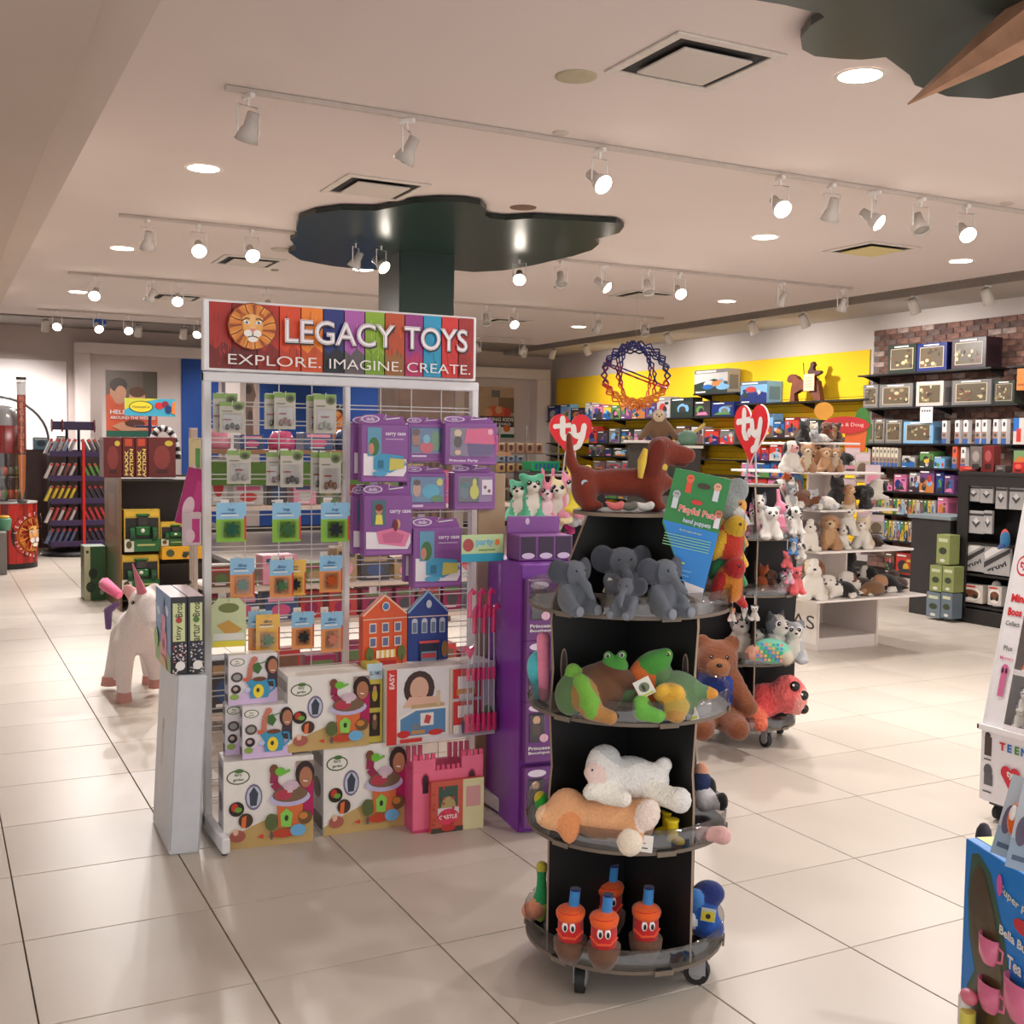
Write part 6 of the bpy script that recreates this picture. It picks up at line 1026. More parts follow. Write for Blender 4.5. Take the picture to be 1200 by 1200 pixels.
# yellow side shelves
def row(z, items, where, kind='gen'):
    for k, it in enumerate(items): wbox(it[0], it[1], it[2], z, it[3], '%s toy box, %s from left on %s' % (it[3], ORD[k], where), kind)
z = wall_shelf(864, 473, 1017, 467, 'black shelf at the top right of the yellow wall with a wooden horse'); zt1 = z
wbox(868, 899, 447, z, 'pale blue', 'white and blue box with a round purple game picture on the top yellow wall shelf', dpt=.3)
# wooden horse and rider silhouette
p = onx(925, 470, XS+.1); q = onx(967, 470, XS+.1); W = abs(p[1]-q[1]); hz = onx(945, 425, XS+.1)[2]-z; t = thing('wooden_horse', 'brown jointed wooden horse with a rider on the yellow wall shelf', 'toy horse', (XS+.1, (p[1]+q[1])/2, z)); t.rotation_euler = (0, 0, -PI/2); CB = (110, 58, 40)
b = MB(); b.prism([(x*W-W/2, y*hz) for x, y in ((.1, .0), (.24, 0), (.22, .2), (.4, .3), (.62, .28), (.8, .0), (.96, 0), (.9, .3), (.86, .5), (.7, .56), (.5, .54), (.35, .55), (.26, .66), (.14, .72), (.04, .68), (.0, .56), (.06, .5), (.16, .52), (.12, .3))], -.06, .02, CB); obj('horse', b, WOOD, t)
b = MB(); b.prism([(x*W-W/2, y*hz) for x, y in ((.52, .5), (.86, .3), (.84, .5), (.74, .62), (.92, .7), (.9, .76), (.72, .78), (.7, .86), (.74, .92), (.7, 1.), (.64, .98), (.62, .86), (.56, .76), (.6, .6))], -.045, .01, (80, 40, 34)); b.tube([(-W*.05, -.02, hz*.5), (-W*.1, -.02, hz)], .008, (90, 60, 40), 6); obj('rider', b, WOOD, t)
o = MB(); o.b2(0, .004, -.11, .11, 0, .24, (240, 190, 160)); o.art([('r', .15, .2+.18*i, .7, .05, (220, 150, 120)) for i in range(4)], .22, .24, (0, .11, 0), (0, -1, 0)); p = onx(947.5, 458, XS); o = obj('price_card', o, CARD); o.location = (XS+.0, p[1], p[2]); tag(o, 'peach price card in front of the wooden horse', 'sign')
z = wall_shelf(812, 461, 862, 460, 'short black shelf high on the yellow wall with one large box')
wbox(814, 853, 433, z, 'white', 'large white construction set box with red end on the short high shelf', dpt=.25)
z = wall_shelf(640, 492, 862, 489, 'long black shelf on the left half of the yellow wall')
row(z, [(642, 656, 475, 'navy'), (657, 668, 474, 'pale blue'), (669, 684, 478, 'dark'), (686, 694, 472, 'white'), (695, 706, 474, 'pink'), (707, 716, 475, 'yellow'), (717, 727, 475, 'green'), (728, 740, 468, 'orange'), (741, 756, 474, 'blue'), (757, 768, 472, 'purple'), (770, 785, 465, 'white'), (786, 812, 466, 'dark green'), (814, 832, 470, 'dark'), (834, 860, 471, 'navy')], 'the yellow wall\'s long upper shelf')
z = wall_shelf(864, 513, 1000, 512, 'black shelf below the wooden horse on the yellow wall')
row(z, [(868, 876, 495, 'white'), (877, 886, 494, 'navy'), (888, 906, 485, 'pale blue'), (907, 919, 494, 'blue'), (920, 936, 489, 'red'), (938, 946, 490, 'white'), (948, 962, 492, 'dark green')], 'the shelf below the wooden horse')
z = wall_shelf(640, 520, 862, 519, 'second long black shelf on the left half of the yellow wall')
row(z, [(690, 699, 500, 'red'), (700, 712, 505, 'dark'), (714, 726, 502, 'grey'), (728, 742, 503, 'dark green'), (743, 756, 503, 'grey'), (762, 774, 496, 'navy'), (792, 808, 499, 'brown'), (810, 824, 500, 'white'), (826, 842, 503, 'red'), (844, 860, 503, 'grey')], 'the yellow wall\'s second long shelf')
for k, (v, cl) in enumerate(((536, 'third'), (553, 'fourth'), (570, 'fifth'), (588, 'sixth'))):
    z = wall_shelf(640, v+5*(k > 0)*0, 925, v, 'long black shelf across the yellow wall, %s row down' % cl); it = []; u = 690+5*k
    while u < 922:
        w_ = random.choice((8, 11, 14, 17)); 
        if not (806 < u < 866): it.append((u, u+w_, v-random.choice((13, 15, 11)), random.choice(['grey', 'dark', 'dark green', 'brown', 'grey'] if u < 800 else ['pale blue', 'pink', 'blue', 'white', 'orange', 'red'])))
        u += w_+1.5
    row(z, it, 'the yellow wall\'s %s row' % cl)
# red oval sign with two flat animals
t0_ = ony(990, 515, 5.6); t = thing('oval_sign', 'red oval sign between an orange and a green flat animal above the plush display', 'sign', (t0_[0], 5.6, t0_[2]), facing(t0_)); b = MB(); b.prism([(.24*math.cos(2*PI*i/24), .15+.09*math.sin(2*PI*i/24)) for i in range(24)], -.02, -.01, (190, 40, 44), (230, 200, 190)); b.art([('t', 'Melissa & Doug', .5, .5, .3, (240, 200, 190), .0, 0, 'c', .8)], .46, .16, (-.23, -.021, .07)); obj('oval_board', b, CARD, t)
b = MB(); b.prism([(x, y) for x, y in ((.0, -.12), (.2, -.12), (.22, .1), (0, .1))], 0, .01, (214, 96, 40)); b.prism([(.17+.09*math.cos(2*PI*i/16), .12+.22*math.sin(2*PI*i/16)) for i in range(16)], .012, .02, (60, 120, 50)); b.prism([(-.22+.1*math.cos(2*PI*i/16), .3+.09*math.sin(2*PI*i/16)) for i in range(16)], 0, .01, (214, 150, 50)); b.tube([(0, .015, -.12), (0, .015, -t0_[2])], .012, (60, 60, 60), 6); obj('animal_boards', b, CARD, t)
# ---- sphere of coloured links
c = ony(745, 440, 7.6); R = 40*np.linalg.norm(c-CAMP)/FPX; t = thing('link_sphere', 'hanging sphere of scissor-like plastic links, blue above and orange below', 'toy sphere', tuple(c)); rng = (Matrix.Rotation(.2, 3, 'X'), Matrix.Rotation(PI/2, 3, 'X'), Matrix.Rotation(PI/2, 3, 'Y')); k = 0
for M in (Matrix.Rotation(facing(c), 3, 'Z') @ Matrix.Rotation(PI/2+.12, 3, 'X'), Matrix.Rotation(.5, 3, 'Z') @ Matrix.Rotation(PI/2, 3, 'X') , Matrix.Rotation(1.6, 3, 'Z') @ Matrix.Rotation(1.35, 3, 'X'), Matrix.Rotation(.25, 3, 'Y') @ Matrix.Rotation(.3, 3, 'X'), Matrix.Rotation(2.5, 3, 'Z') @ Matrix.Rotation(1.0, 3, 'X'), Matrix.Rotation(-.5, 3, 'Z') @ Matrix.Rotation(.95, 3, 'X')):
    b = MB(); n = 22
    for i in range(n):
        a0, a1 = 2*PI*i/n, 2*PI*(i+1)/n
        for r0, r1 in ((R, R*.83), (R*.83, R)):
            p = M @ Vector((r0*math.cos(a0), r0*math.sin(a0), 0)); q = M @ Vector((r1*math.cos(a1), r1*math.sin(a1), 0)); h = p.z/R
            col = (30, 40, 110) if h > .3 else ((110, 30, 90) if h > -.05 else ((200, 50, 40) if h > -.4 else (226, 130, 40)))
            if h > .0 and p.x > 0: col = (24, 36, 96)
            b.tube([p, q], .0095, col, 5, False)
    obj('link_ring', b, SHINY, t)
b = MB(); b.tube([(0, 0, R), (0, 0, H-c[2]-.002)], .002, (200, 200, 200), 4); obj('hanging_wire', b, MATTE, t)
# ================================================================ BLACK FIXTURE ON THE RIGHT, its low counter
FXx = 8.62; t = thing('black_fixture', 'black wooden shelf unit with hanging silver packs at the right', 'shelf unit', (FXx, 0, 0)); y1_, y0_ = 4.42, 2.9; ztop = 1.42; FK = (34, 31, 31)
for nm, q in (('side_board', (0, .5, y1_-.03, y1_, 0, ztop)), ('side_board', (0, .5, y0_, y0_+.03, 0, ztop)), ('top_board', (-.01, .5, y0_, y1_, ztop, ztop+.035)), ('back_board', (.32, .34, y0_+.03, y1_-.03, .1, ztop)), ('plinth', (0, .5, y0_+.03, y1_-.03, 0, .14)), ('face_frame', (-.004, .02, y1_-.13, y1_-.03, .14, ztop)), ('face_frame', (-.004, .02, y0_+.03, y1_-.13, ztop-.1, ztop))):
    b = MB(); b.b2(*q, FK, .003); obj(nm, b, BLACKP, t)
for z in (.16, .46, .76): b = MB(); b.b2(.005, .32, y0_+.03, y1_-.13, z, z+.02, FK); obj('shelf', b, BLACKP, t)
SV = (170, 168, 168)
def gv(u0, v0, u1, v1, lab, txt=None, nm='silver_pack'):
    X = FXx+.02; p = onx(u0, v0, X); q = onx(u1, v1, X); W = abs(p[1]-q[1]); h = p[2]-q[2]; o = MB(); o.b2(0, .03, -W/2, W/2, 0, h, SV, .003); o.art([('r', 0, .78, 1, .1, (60, 58, 60)), ('p', [(.2, .5), (.5, .25), (.8, .5), (.5, .62)], (70, 70, 74)), ('p', [(.3, .55), (.5, .42), (.7, .55), (.5, .72)], (214, 210, 210))] if not txt else [('p', [(0, .2), (1, .8), (1, .95), (0, .4)], (60, 58, 60)), ('t', txt, .5, .25, .22, (40, 38, 40), .03, .4, 'c', .8), ('p', [(.05, .5), (.9, 1), (.4, 1), (0, .7)], (226, 224, 224))], W, h, (0, W/2, 0), (0, -1, 0), e=.0008); o = obj(nm, o, CARD); o.location = (X, (p[1]+q[1])/2, q[2]); return tag(o, lab, 'toy pack')
gv(1134, 568, 1148, 588, 'silver hanging pack with a dark angle, leftmost in the top row of the black unit'); gv(1149, 568, 1163, 590, 'silver hanging pack, second in the top row of the black unit'); gv(1167, 569, 1179, 597, 'silver hanging pack, third in the top row of the black unit'); gv(1183, 570, 1199, 598, 'silver hanging pack, rightmost in the top row of the black unit')
gv(1136, 598, 1152, 626, 'silver hanging pack with a diamond, lower row of the black unit'); gv(1153, 598, 1162, 626, 'narrow silver pack beside the diamond one, lower row')
gv(1128, 637, 1153, 671, 'silver pack lettered gruvi, left of the lower pair', 'gruvi'); gv(1154, 638, 1183, 676, 'silver pack lettered gruvi, right of the lower pair', 'gruvi')
def fbox(u0, v0, u1, v1, c, items, lab, nm='boxed_toy', X=FXx+.01, d=.12, cat='toy box'):
    p = onx(u0, v0, X); q = onx(u1, v1, X); W = abs(p[1]-q[1]); h = p[2]-q[2]; o = MB(); o.b2(0, d, -W/2, W/2, 0, h, c, .002); o.art(items, W, h, (0, W/2, 0), (0, -1, 0), e=.0008); o = obj(nm, o, CARD); o.location = (X, (p[1]+q[1])/2, q[2]+.001); return tag(o, lab, cat)
veh = [('e', .5, .5, .42, .4, (232, 226, 220)), ('e', .5, .5, .34, .22, (120, 74, 50)), ('e', .3, .36, .12, .12, (40, 36, 34)), ('e', .7, .36, .12, .12, (40, 36, 34)), ('r', .1, .84, .6, .1, (200, 60, 50))]
fbox(1124, 683, 1151, 708, (200, 190, 180), veh, 'white box with a brown toy vehicle on the bottom shelf of the black unit'); fbox(1158, 686, 1173, 711, (196, 190, 184), veh, 'second vehicle box further right on the bottom shelf of the black unit')
p = onx(1178, 640, FXx-.05); soft_toy('toy_bird', 'blue and red toy bird hanging in front of the black unit', 'toy', [E_((0, 0, .08), (.03, .06, .09), (40, 110, 160)), E_((.01, .02, .12), (.02, .05, .09), (206, 60, 50)), C_((0, 0, .02), (0, .09, -.03), .03, .02, (40, 80, 150))], N=20, loc=tuple(p), sc=.75)
p = onz(1170, 732, .002); soft_toy('plush_toy', 'white fluffy plush toy standing at the bottom right of the black unit', 'plush toy', [E_((0, 0, .1), (.07, .08, .1), WL), E_((0, 0, .26), (.06, .07, .08), WL), E_((0, -.06, .36), (.04, .04, .05), WL)], ((-.06, -.03, .12),), N=26, loc=(p[0], p[1], p[2]), rz=-1.4, sc=1.05)
# things on the unit
for k, (u0, v0, u1, c, l) in enumerate(((1124, 552, 1150, (196, 60, 50), 'low red box lying at the front left'), (1137, 523, 1151, (120, 110, 106), 'grey robot-like boxed figure'), (1152, 522, 1165, (130, 36, 36), 'tall dark red boxed figure'), (1166, 545, 1178, (96, 88, 84), 'brown-grey box'), (1187, 541, 1200, (206, 50, 40), 'red and black box at the right end'))):
    X = FXx+.12; p = onx(u0, v0, X); q = onx(u1, v0, X); W = abs(p[1]-q[1]); h = max(.05, p[2]-1.457); o = MB(); o.b2(0, .1, -W/2, W/2, 0, h, c, .004); o.art([('e', .5, .6, .3, .22, tuple(min(255, v+50) for v in c)), ('r', .2, .1, .6, .2, tuple(v//2 for v in c))], W, h, (0, W/2, 0), (0, -1, 0)); o = obj('boxed_toy', o, CARD); o.location = (X, (p[1]+q[1])/2, 1.456); tag(o, l+' on top of the black shelf unit', 'toy box')
# tall dark shelves with boxes beyond the unit, at the frame edge
fbox(1188, 490, 1200, 521, (206, 200, 196), [('r', 0, .5, .5, .5, (40, 110, 190)), ('r', .3, .1, .4, .5, (206, 60, 50))], 'blue and red box on the upper right shelf at the picture edge', X=XS-.02); fbox(1188, 528, 1204, 552, (120, 150, 100), [('e', .5, .4, .4, .3, (200, 120, 60))], 'green picture box on the right shelf at the picture edge', X=XS-.02); fbox(1192, 432, 1206, 457, (206, 130, 60), [('r', .1, .2, .8, .1, (170, 90, 40))], 'orange box at the right picture edge above the shelves', X=XS-.02)
zz = wall_shelf(1180, 429, 1215, 427, 'upper black shelf at the right picture edge'); zz = wall_shelf(1180, 525, 1215, 527, 'middle black shelf at the right picture edge')
# low grey-topped counter left of the unit
t = thing('low_counter', 'narrow dark counter with a grey-blue top left of the black unit', 'counter', (8.62, 4.72, 0)); b = MB(); b.b2(0, .45, -.22, .27, 0, .97, (52, 50, 50), .004); obj('body', b, BLACKP, t); b = MB(); b.b2(-.03, .47, -.25, .3, .971, 1.01, (130, 142, 148), .004); obj('top', b, MATTE, t)
for k, (u0, v0, u1, v1, c, l) in enumerate(((1086, 693, 1101, 725, (110, 124, 136), 'grey-blue box of the bottom pair, left'), (1103, 694, 1115, 726, (104, 118, 130), 'grey-blue box of the bottom pair, right'), (1090, 662, 1103, 694, (140, 150, 92), 'olive green box in the middle row, left'), (1105, 663, 1117, 695, (140, 150, 92), 'olive green box in the middle row, right'), (1098, 626, 1112, 662, (146, 156, 96), 'olive green box on top of the pile'))):
    X = 8.45; fbox(u0, v0, u1, v1, c, [('r', .15, .75, .7, .12, (200, 206, 170)), ('e', .5, .45, .3, .12, (60, 70, 50)), ('e', .5, .12, .2, .06, (214, 214, 204))], l+' in front of the low counter', X=X, d=.14)
# ================================================================ WHITE LEANING DISPLAY AT THE RIGHT EDGE
DX = 3.93; DY1 = .14; DY0 = -.62; zk = at(1147, 850, DX, .14)[2]; pt = ony(1190, 640, DY1); lean = (pt[0]-DX)/(pt[2]-zk)
t = thing('white_plush_display', 'white leaning cardboard display of tiny big-eyed plush at the right edge', 'display stand', (DX, DY1, 0)); t.rotation_euler = (0, 0, -PI/2); b = MB(); zq = 1.45; Ld = DY1-DY0
# local frame: x runs towards the camera (world -y), y runs into the display (world +x)
def slab(x0, x1, pr, c):
    n = len(pr); V = [(x0, y, z) for y, z in pr]+[(x1, y, z) for y, z in pr]; b.add(V, [tuple(range(n)), tuple(range(2*n-1, n-1, -1))]+[(i, n+i, n+(i+1) % n, (i+1) % n) for i in range(n)], c)
ly = lambda z: lean*max(0, z-zk); pr = [(0, .09), (0, zk), (ly(zq), zq), (ly(zq)+.35, zq), (.6, .09)]
slab(0, .02, pr, (232, 230, 230)); slab(Ld-.02, Ld, pr, (232, 230, 230)); slab(.02, Ld-.02, [(.3, .09), (.3, zk), (ly(zq)+.25, zq), (ly(zq)+.27, zq), (.32, zk), (.32, .09)], (226, 220, 216)); obj('side_walls', b, CARD, t)
b = MB(); slab(.02, .11, [(-.003, zk), (ly(zq)-.003, zq), (ly(zq), zq), (0, zk)], (236, 234, 234)); slab(.02, Ld-.02, [(-.004, .09), (-.004, zk), (.0, zk), (.0, .09)], (234, 232, 234)); slab(-.003, Ld, [(-.02, zk-.012), (-.02, zk+.012), (.0, zk+.01), (0, zk-.012)], (240, 238, 238))
nrm = Vector((1, 0, 0)); upv = Vector((0, lean, 1)).normalized(); Ls = (zq-zk)/upv.z
b.art([('e', .5, .70, .4, .045, (206, 40, 60)), ('e', .5, .70, .33, .036, (236, 232, 232)), ('t', 'ty', .5, .7, .04, (206, 40, 60), .03), ('t', 'Mini', .55, .56, .035, (214, 30, 40), .04, 0, 'c', .8), ('t', 'Boos', .5, .5, .035, (214, 30, 40), .04, 0, 'c', .8), ('t', 'Collect', .5, .45, .02, (40, 40, 40), .01, 0, 'c', .8), ('t', 'Plus', .5, .345, .02, (60, 60, 60), .01, 0, 'c', .5), ('t', 'Mystery', .55, .3, .02, (220, 110, 150), .01, 0, 'c', .8), ('e', .55, .25, .22, .028, (206, 110, 150)), ('r', .38, .14, .34, .1, (206, 110, 150)), ('e', .45, .25, .05, .012, (50, 20, 40)), ('e', .65, .25, .05, .012, (50, 20, 40))], .09, Ls, (.02, -.0035, zk), (1, 0, 0), tuple(upv))
b.art([('e', .05, .9, .02, .04, (70, 60, 56)), ('r', .03, .62, .05, .26, (80, 66, 60)), ('e', .06, .42, .03, .09, (90, 90, 94)), ('r', .035, .22, .06, .16, (96, 96, 100)), ('r', .03, .56, .05, .02, (90, 90, 90)), ('r', .03, .12, .06, .02, (90, 90, 90))]+[('t', ch, .155+.05*i, .8, .11, [(206, 40, 50), (40, 110, 180), (60, 140, 70), (40, 110, 180), (206, 60, 120), (206, 40, 50), (230, 140, 40), (60, 140, 70), (40, 110, 180)][i], .04) for i, ch in enumerate('TEENYTYS')]+[('e', .19, .47, .035, .09, (206, 40, 60)), ('e', .25, .47, .035, .09, (206, 40, 60)), ('p', [(.157, .44), (.283, .44), (.22, .24)], (206, 40, 60)), ('t', 'ty', .22, .45, .11, WHT, .04)], Ld, zk-.09, (0, -.0045, .09)); obj('front_panel', b, CARD, t)
for z in (zk+.02, zk+.26, zk+.52, zk+.78, zk+.95): b = MB(); b.b2(.11, Ld-.02, ly(z)+.0, ly(z)+.24, z-.012, z-.002, (228, 224, 222)); b.b2(.11, Ld-.02, ly(z)-.002, ly(z)+.002, z-.012, z+.012, (236, 232, 232)); obj('shelf', b, CARD, t)
for x in (.06, Ld-.06):
    b = MB(); b.tube([(x-.012, .06, .035), (x+.012, .06, .035)], .034, (30, 30, 30), 14); b.b2(x-.03, x+.03, .03, .1, .068, .09, (60, 60, 62)); obj('caster', b, MATTE, t)
b = MB(); b.b2(-.01, .0, -.02, .0, zk-.01, zk+.01, (70, 60, 56)); obj('hinge_knob', b, MATTE, t)
hk = ('husky', 'orangecat', 'panda', 'pinkcat', 'fox')
for k in range(4):
    key = hk[k]; z = zk+.022+(0, .24, .5, .76)[k]
    for r_ in range((2, 3, 3, 2)[k]):
        for i in range(4 if k < 3 else 2):
            lx = .155+.085*i+(.02 if r_ else 0); yy = ly(z)+.05; pup(key, 'tiny %s plush, %s from left, %s layer, %s shelf of the leaning display' % (('husky', 'fox', 'panda', 'pink')[k], ORD[i], ('lower', 'second', 'third')[r_], ORD[k]), (DX+yy, DY1-lx, z+.075*r_), facing((DX, DY1-lx)), .115, name='tiny_plush', group='tiny plush in the white leaning display')
# ================================================================ BLUE TEA SET BOX, FISH CARDS AT THE LOWER RIGHT
c0 = onz(1132, 982, .62); c1 = onz(1200, 1025, .62); dv = Vector(c1-c0); dv.z = 0; dv.normalize(); ang = math.atan2(dv.y, dv.x); W = .4
t = thing('tea_set_box', 'blue window box with a pink toy tea set at the lower right corner', 'toy box', (c0[0], c0[1], 0), ang); h = .62; BLU = (24, 128, 214); b = MB(); b.b2(0, W, 0, .03, 0, h, BLU, .002); b.b2(0, W, .03, .16, 0, .01, BLU); b.b2(0, .01, .03, .16, 0, h, BLU); b.b2(W-.01, W, .03, .16, 0, h, BLU); b.b2(0, W, .15, .16, 0, h, (120, 96, 60)); b.b2(0, W, .03, .15, h-.01, h, (90, 170, 200), .001)
b.art([('r', 0, 0, 1, 1, (150, 200, 220)), ('p', [(0, 0), (.6, .1), (.9, .8), (.3, 1), (0, .9)], (206, 214, 130))], W, .12, (0, .03, h), (1, 0, 0), (0, 1, 0))
win = [(.1, .86), (.16, .93), (.24, .9), (.36, .76), (.44, .62), (.48, .5), (.8, .46), (.95, .2), (.95, .04), (.1, .04), (.12, .36), (.2, .46), (.12, .6), (.08, .74)]
b.art([('p', [(.08, .95), (.16, .97), (.3, .92), (.46, .72), (.54, .56), (.9, .5), (.99, .2), (.99, .0), (.06, .0), (.08, .38), (.16, .47), (.08, .6), (.05, .78)], (60, 90, 70)), ('p', win, (92, 74, 40)), ('t', 'Super Party', .62, .86, .045, (226, 226, 200), .02, -.2, 'c', .42), ('e', .66, .79, .09, .03, (206, 50, 60)), ('t', 'Bella Butterfly', .68, .71, .05, WHT, .03, -.05, 'c', .5), ('t', 'Tea Set', .68, .62, .055, WHT, .03, 0, 'c', .3), ('e', .42, .9, .03, .045, (226, 90, 170))], W, h, (0, 0, 0), e=.0008); obj('box', b, CARD, t)
PKC = (226, 120, 156)
def cup(x, z, r, hh, lab):
    b = MB(); b.tr((x, -.002, z), (0, 0, 0), (1, .5, 1)).lathe([(r*.6, 0), (r*.95, hh*.3), (r, hh), (r*.9, hh), (r*.8, hh*.4), (0, hh*.3)], PKC, 20); b.tube([(r*.9, 0, hh*.8), (r*1.45, 0, hh*.75), (r*1.4, 0, hh*.35), (r*.85, 0, hh*.25)], r*.12, PKC, 8); obj(lab, b, SHINY, t)
cup(.13, .34, .04, .07, 'tea_cup'); cup(.14, .22, .045, .075, 'tea_cup'); cup(.27, .26, .06, .1, 'teapot'); cup(.3, .12, .045, .07, 'tea_cup')
b = MB(); b.add([(x*W, -.004, y*h) for x, y in win], [tuple(range(len(win)))], WHT); obj('window_film', b, FILM, t)
def fish(u, v, k, lab, z=.66):
    p = onz(u, v, z); t = thing('fish_card', lab, 'toy card', tuple(p), ang+.25*k); t.rotation_euler = (-.35, 0, ang+.3+.2*k); b = MB(); b.b2(-.06, .06, 0, .003, -.0, .2, (200, 212, 224)); b.art([('r', .0, 0, 1, .35, (160, 186, 210)), ('r', .1, .1, .8, .06, (90, 110, 140)), ('e', .2, .45, .13, .18, (110, 104, 130))], .12, .2, (-.06, 0, 0)); obj('backing_card', b, CARD, t)
    b = MB(); b.ball((.02, -.02, .1), (.045, .018, .05), (236, 104, 30), 12, 8); b.ball((.0, -.035, .11), (.012, .008, .02), (240, 236, 230), 8, 5); b.ball((.06, -.01, .07), (.025, .012, .05), (40, 120, 200), 10, 6); b.ball((.04, -.015, .17), (.04, .015, .03), (90, 210, 90), 10, 6); obj('fish_toy', b, SHINY, t)
fish(1184, 1008, 0, 'orange and green fish toy on a pale blue card on the tea set box'); fish(1206, 1024, 1, 'second fish toy card at the very right edge')
p = onz(1153, 972, .6); t = thing('net_bag', 'dark mesh bag corner behind the tea set box', 'bag', tuple(p)); b = MB(); b.tube([(0, 0, -.02), (0, 0, -p[2])], .02, (50, 46, 56), 8); b.ball((0, 0, -.02), (.022, .022, .04), (50, 46, 56), 8, 6); obj('bag', b, MATTE, t)
p = Vector(c0)+Vector((-.05, -.06, 0)); zt_ = at(1138, 1166, p[0], p[1])[2]; t = thing('white_tube', 'white card roll end with a pink and yellow label at the bottom right corner', 'roll', (p[0], p[1], 0), ang); b = MB(); b.tube([(0, 0, 0), (0, 0, zt_)], .018, (226, 224, 224), 14); b.tube([(.03, -.01, 0), (.03, -.01, zt_-.03)], .02, (214, 206, 90), 14); b.ball((.015, 0, zt_), (.03, .02, .02), (220, 120, 140), 12, 6); obj('roll', b, CARD, t)
# ================================================================ LEFT SIDE: round counter, book tower, tractor shelf, unicorn
def wrap(b, r, a0=0.):
    b.v = [((r-y)*math.sin(x/r+a0), -(r-y)*math.cos(x/r+a0), z) for x, y, z in b.v]; return b
BCX, BCY, BR_ = .62, 12.55, .36; hz = .84
t = thing('round_counter', 'round red plank-printed counter with half a lion emblem at the left', 'counter', (BCX, BCY, 0)); b = MB(); b.lathe([(BR_, 0), (BR_, hz), (0, hz)], (150, 32, 24), 40); b.lathe([(BR_+.004, 0), (BR_+.004, .07)], (26, 22, 22), 40); b.lathe([(BR_+.01, hz-.01), (BR_+.01, hz+.012), (0, hz+.012)], (150, 146, 140), 40); obj('drum', b, CARD, t)
b = MB(); L = 2*PI*BR_
for i in range(26):
    c = random.choice([(190, 40, 28), (150, 28, 20), (206, 70, 34), (110, 22, 18)]); b.add([(L*i/26+.004-L/2+L/52*j, 0, zz) for zz in (.07, hz-.012) for j in (0, 1)]+[(L*(i+1)/26-.002-L/2, 0, .07), (L*(i+1)/26-.002-L/2, 0, hz-.012)], [(0, 1, 3, 2), (1, 4, 5, 3)], c)
wrap(b, BR_+.003); obj('plank_print', b, CARD, t)
b = MB(); S = .62; b.art([('e', .5, .5, .5, .5, (26, 24, 26)), ('e', .5, .5, .4, .4, (200, 90, 30))]+lion_items(.5, .5, .37, .37)+ring_text('LEGACY TOYS', .5, .5, .44, .44, .06, WHT, PI*.95, PI*.1)+ring_text('EXPLORE IMAGINE', .5, .5, .44, .44, .045, WHT, PI*1.1, PI*1.9), S, S, (-S/2, -.004, .12), e=.0008); wrap(b, BR_+.003, .92); obj('lion_emblem', b, CARD, t)
p = ony(8, 640, 11.6); b = MB(); b.b2(p[0]-1.2, p[0], 11.6, 12.2, 0, .5, (120, 116, 112), .006); b.b2(p[0]-1.2, p[0], 11.6, 12.2, .5, .52, (150, 150, 146)); t = tag(obj('grey_counter', b, MATTE), 'plain grey low counter at the left edge beside the round one', 'counter')
p = ony(5, 600, 11.9); b = MB(); b.lathe([(.0, 0), (.07, 0), (.085, .13), (.08, .15), (0, .15)], (90, 150, 120), 18); b.ball((0, 0, .16), (.07, .07, .03), (206, 160, 60), 12, 6); o = obj('candy_tub', b, SHINY, loc=(p[0], 11.9, .521)); tag(o, 'green tub of yellow sweets on the grey counter at the left edge', 'tub')
# glass bins and header on the counter
t = thing('bin_display', 'set of clear bins under a dark red lettered header on the round counter', 'display', (BCX-.03, BCY, hz+.013)); b = MB()
z1 = at(20, 531, BCX, BCY)[2]-hz-.013; z2 = at(20, 499, BCX, BCY)[2]-hz-.013
b.lathe([(.25, 0), (.25, z1)], (90, 84, 80), 24); b.lathe([(.26, z1*.48), (.26, z1*.53)], (110, 104, 98), 24); obj('bin_wall', b, ACRYL, t); b = MB()
for i in range(9): a = -PI/2+(i-4)*.36; [b.ball((.18*math.cos(a), .18*math.sin(a), zz), (.05, .05, .07), random.choice([(90, 120, 60), (190, 90, 60), (120, 110, 100), (70, 66, 62), (170, 160, 150)]), 8, 5) for zz in (.09, z1*.62)]
b.lathe([(.25, z1*.5), (0, z1*.5)], (70, 64, 60), 24); b.tube([(0, 0, 0), (0, 0, z1)], .05, (80, 74, 70), 10); obj('loose_toys', b, SHINY, t)
b = MB(); b.lathe([(.27, z1), (.27, z2), (0, z2)], (120, 26, 24), 30); obj('header_drum', b, CARD, t); b = MB(); b.art([('t', 'ather', -.1, .62, .3, (236, 214, 160), .02, 0, 'c', .5), ('t', 'unden', -.06, .25, .26, (236, 214, 160), .02, 0, 'c', .46), ('p', [(.5, .1), (.7, .9), (.8, .5), (.66, .2)], (80, 60, 40)), ('e', .72, .5, .08, .2, (150, 130, 90)), ('r', .3, 0, .01, 1, (70, 14, 14))], .5, z2-z1, (-.22, 0, z1), e=.001); wrap(b, .275, .25); obj('header_print', b, CARD, t)
b = MB(); b.lathe([(.27, z2), (.25, z2+.1), (.2, z2+.2), (.08, z2+.25), (0, z2+.26)], (130, 128, 128), 30); [b.ball((.2*math.cos(a), .2*math.sin(a), z2+.11), .045, (230, 228, 224), 8, 5) for a in (-2.6, -2., -1.4, -.8, -.3)]; obj('dome_lid', b, SHINY, t)
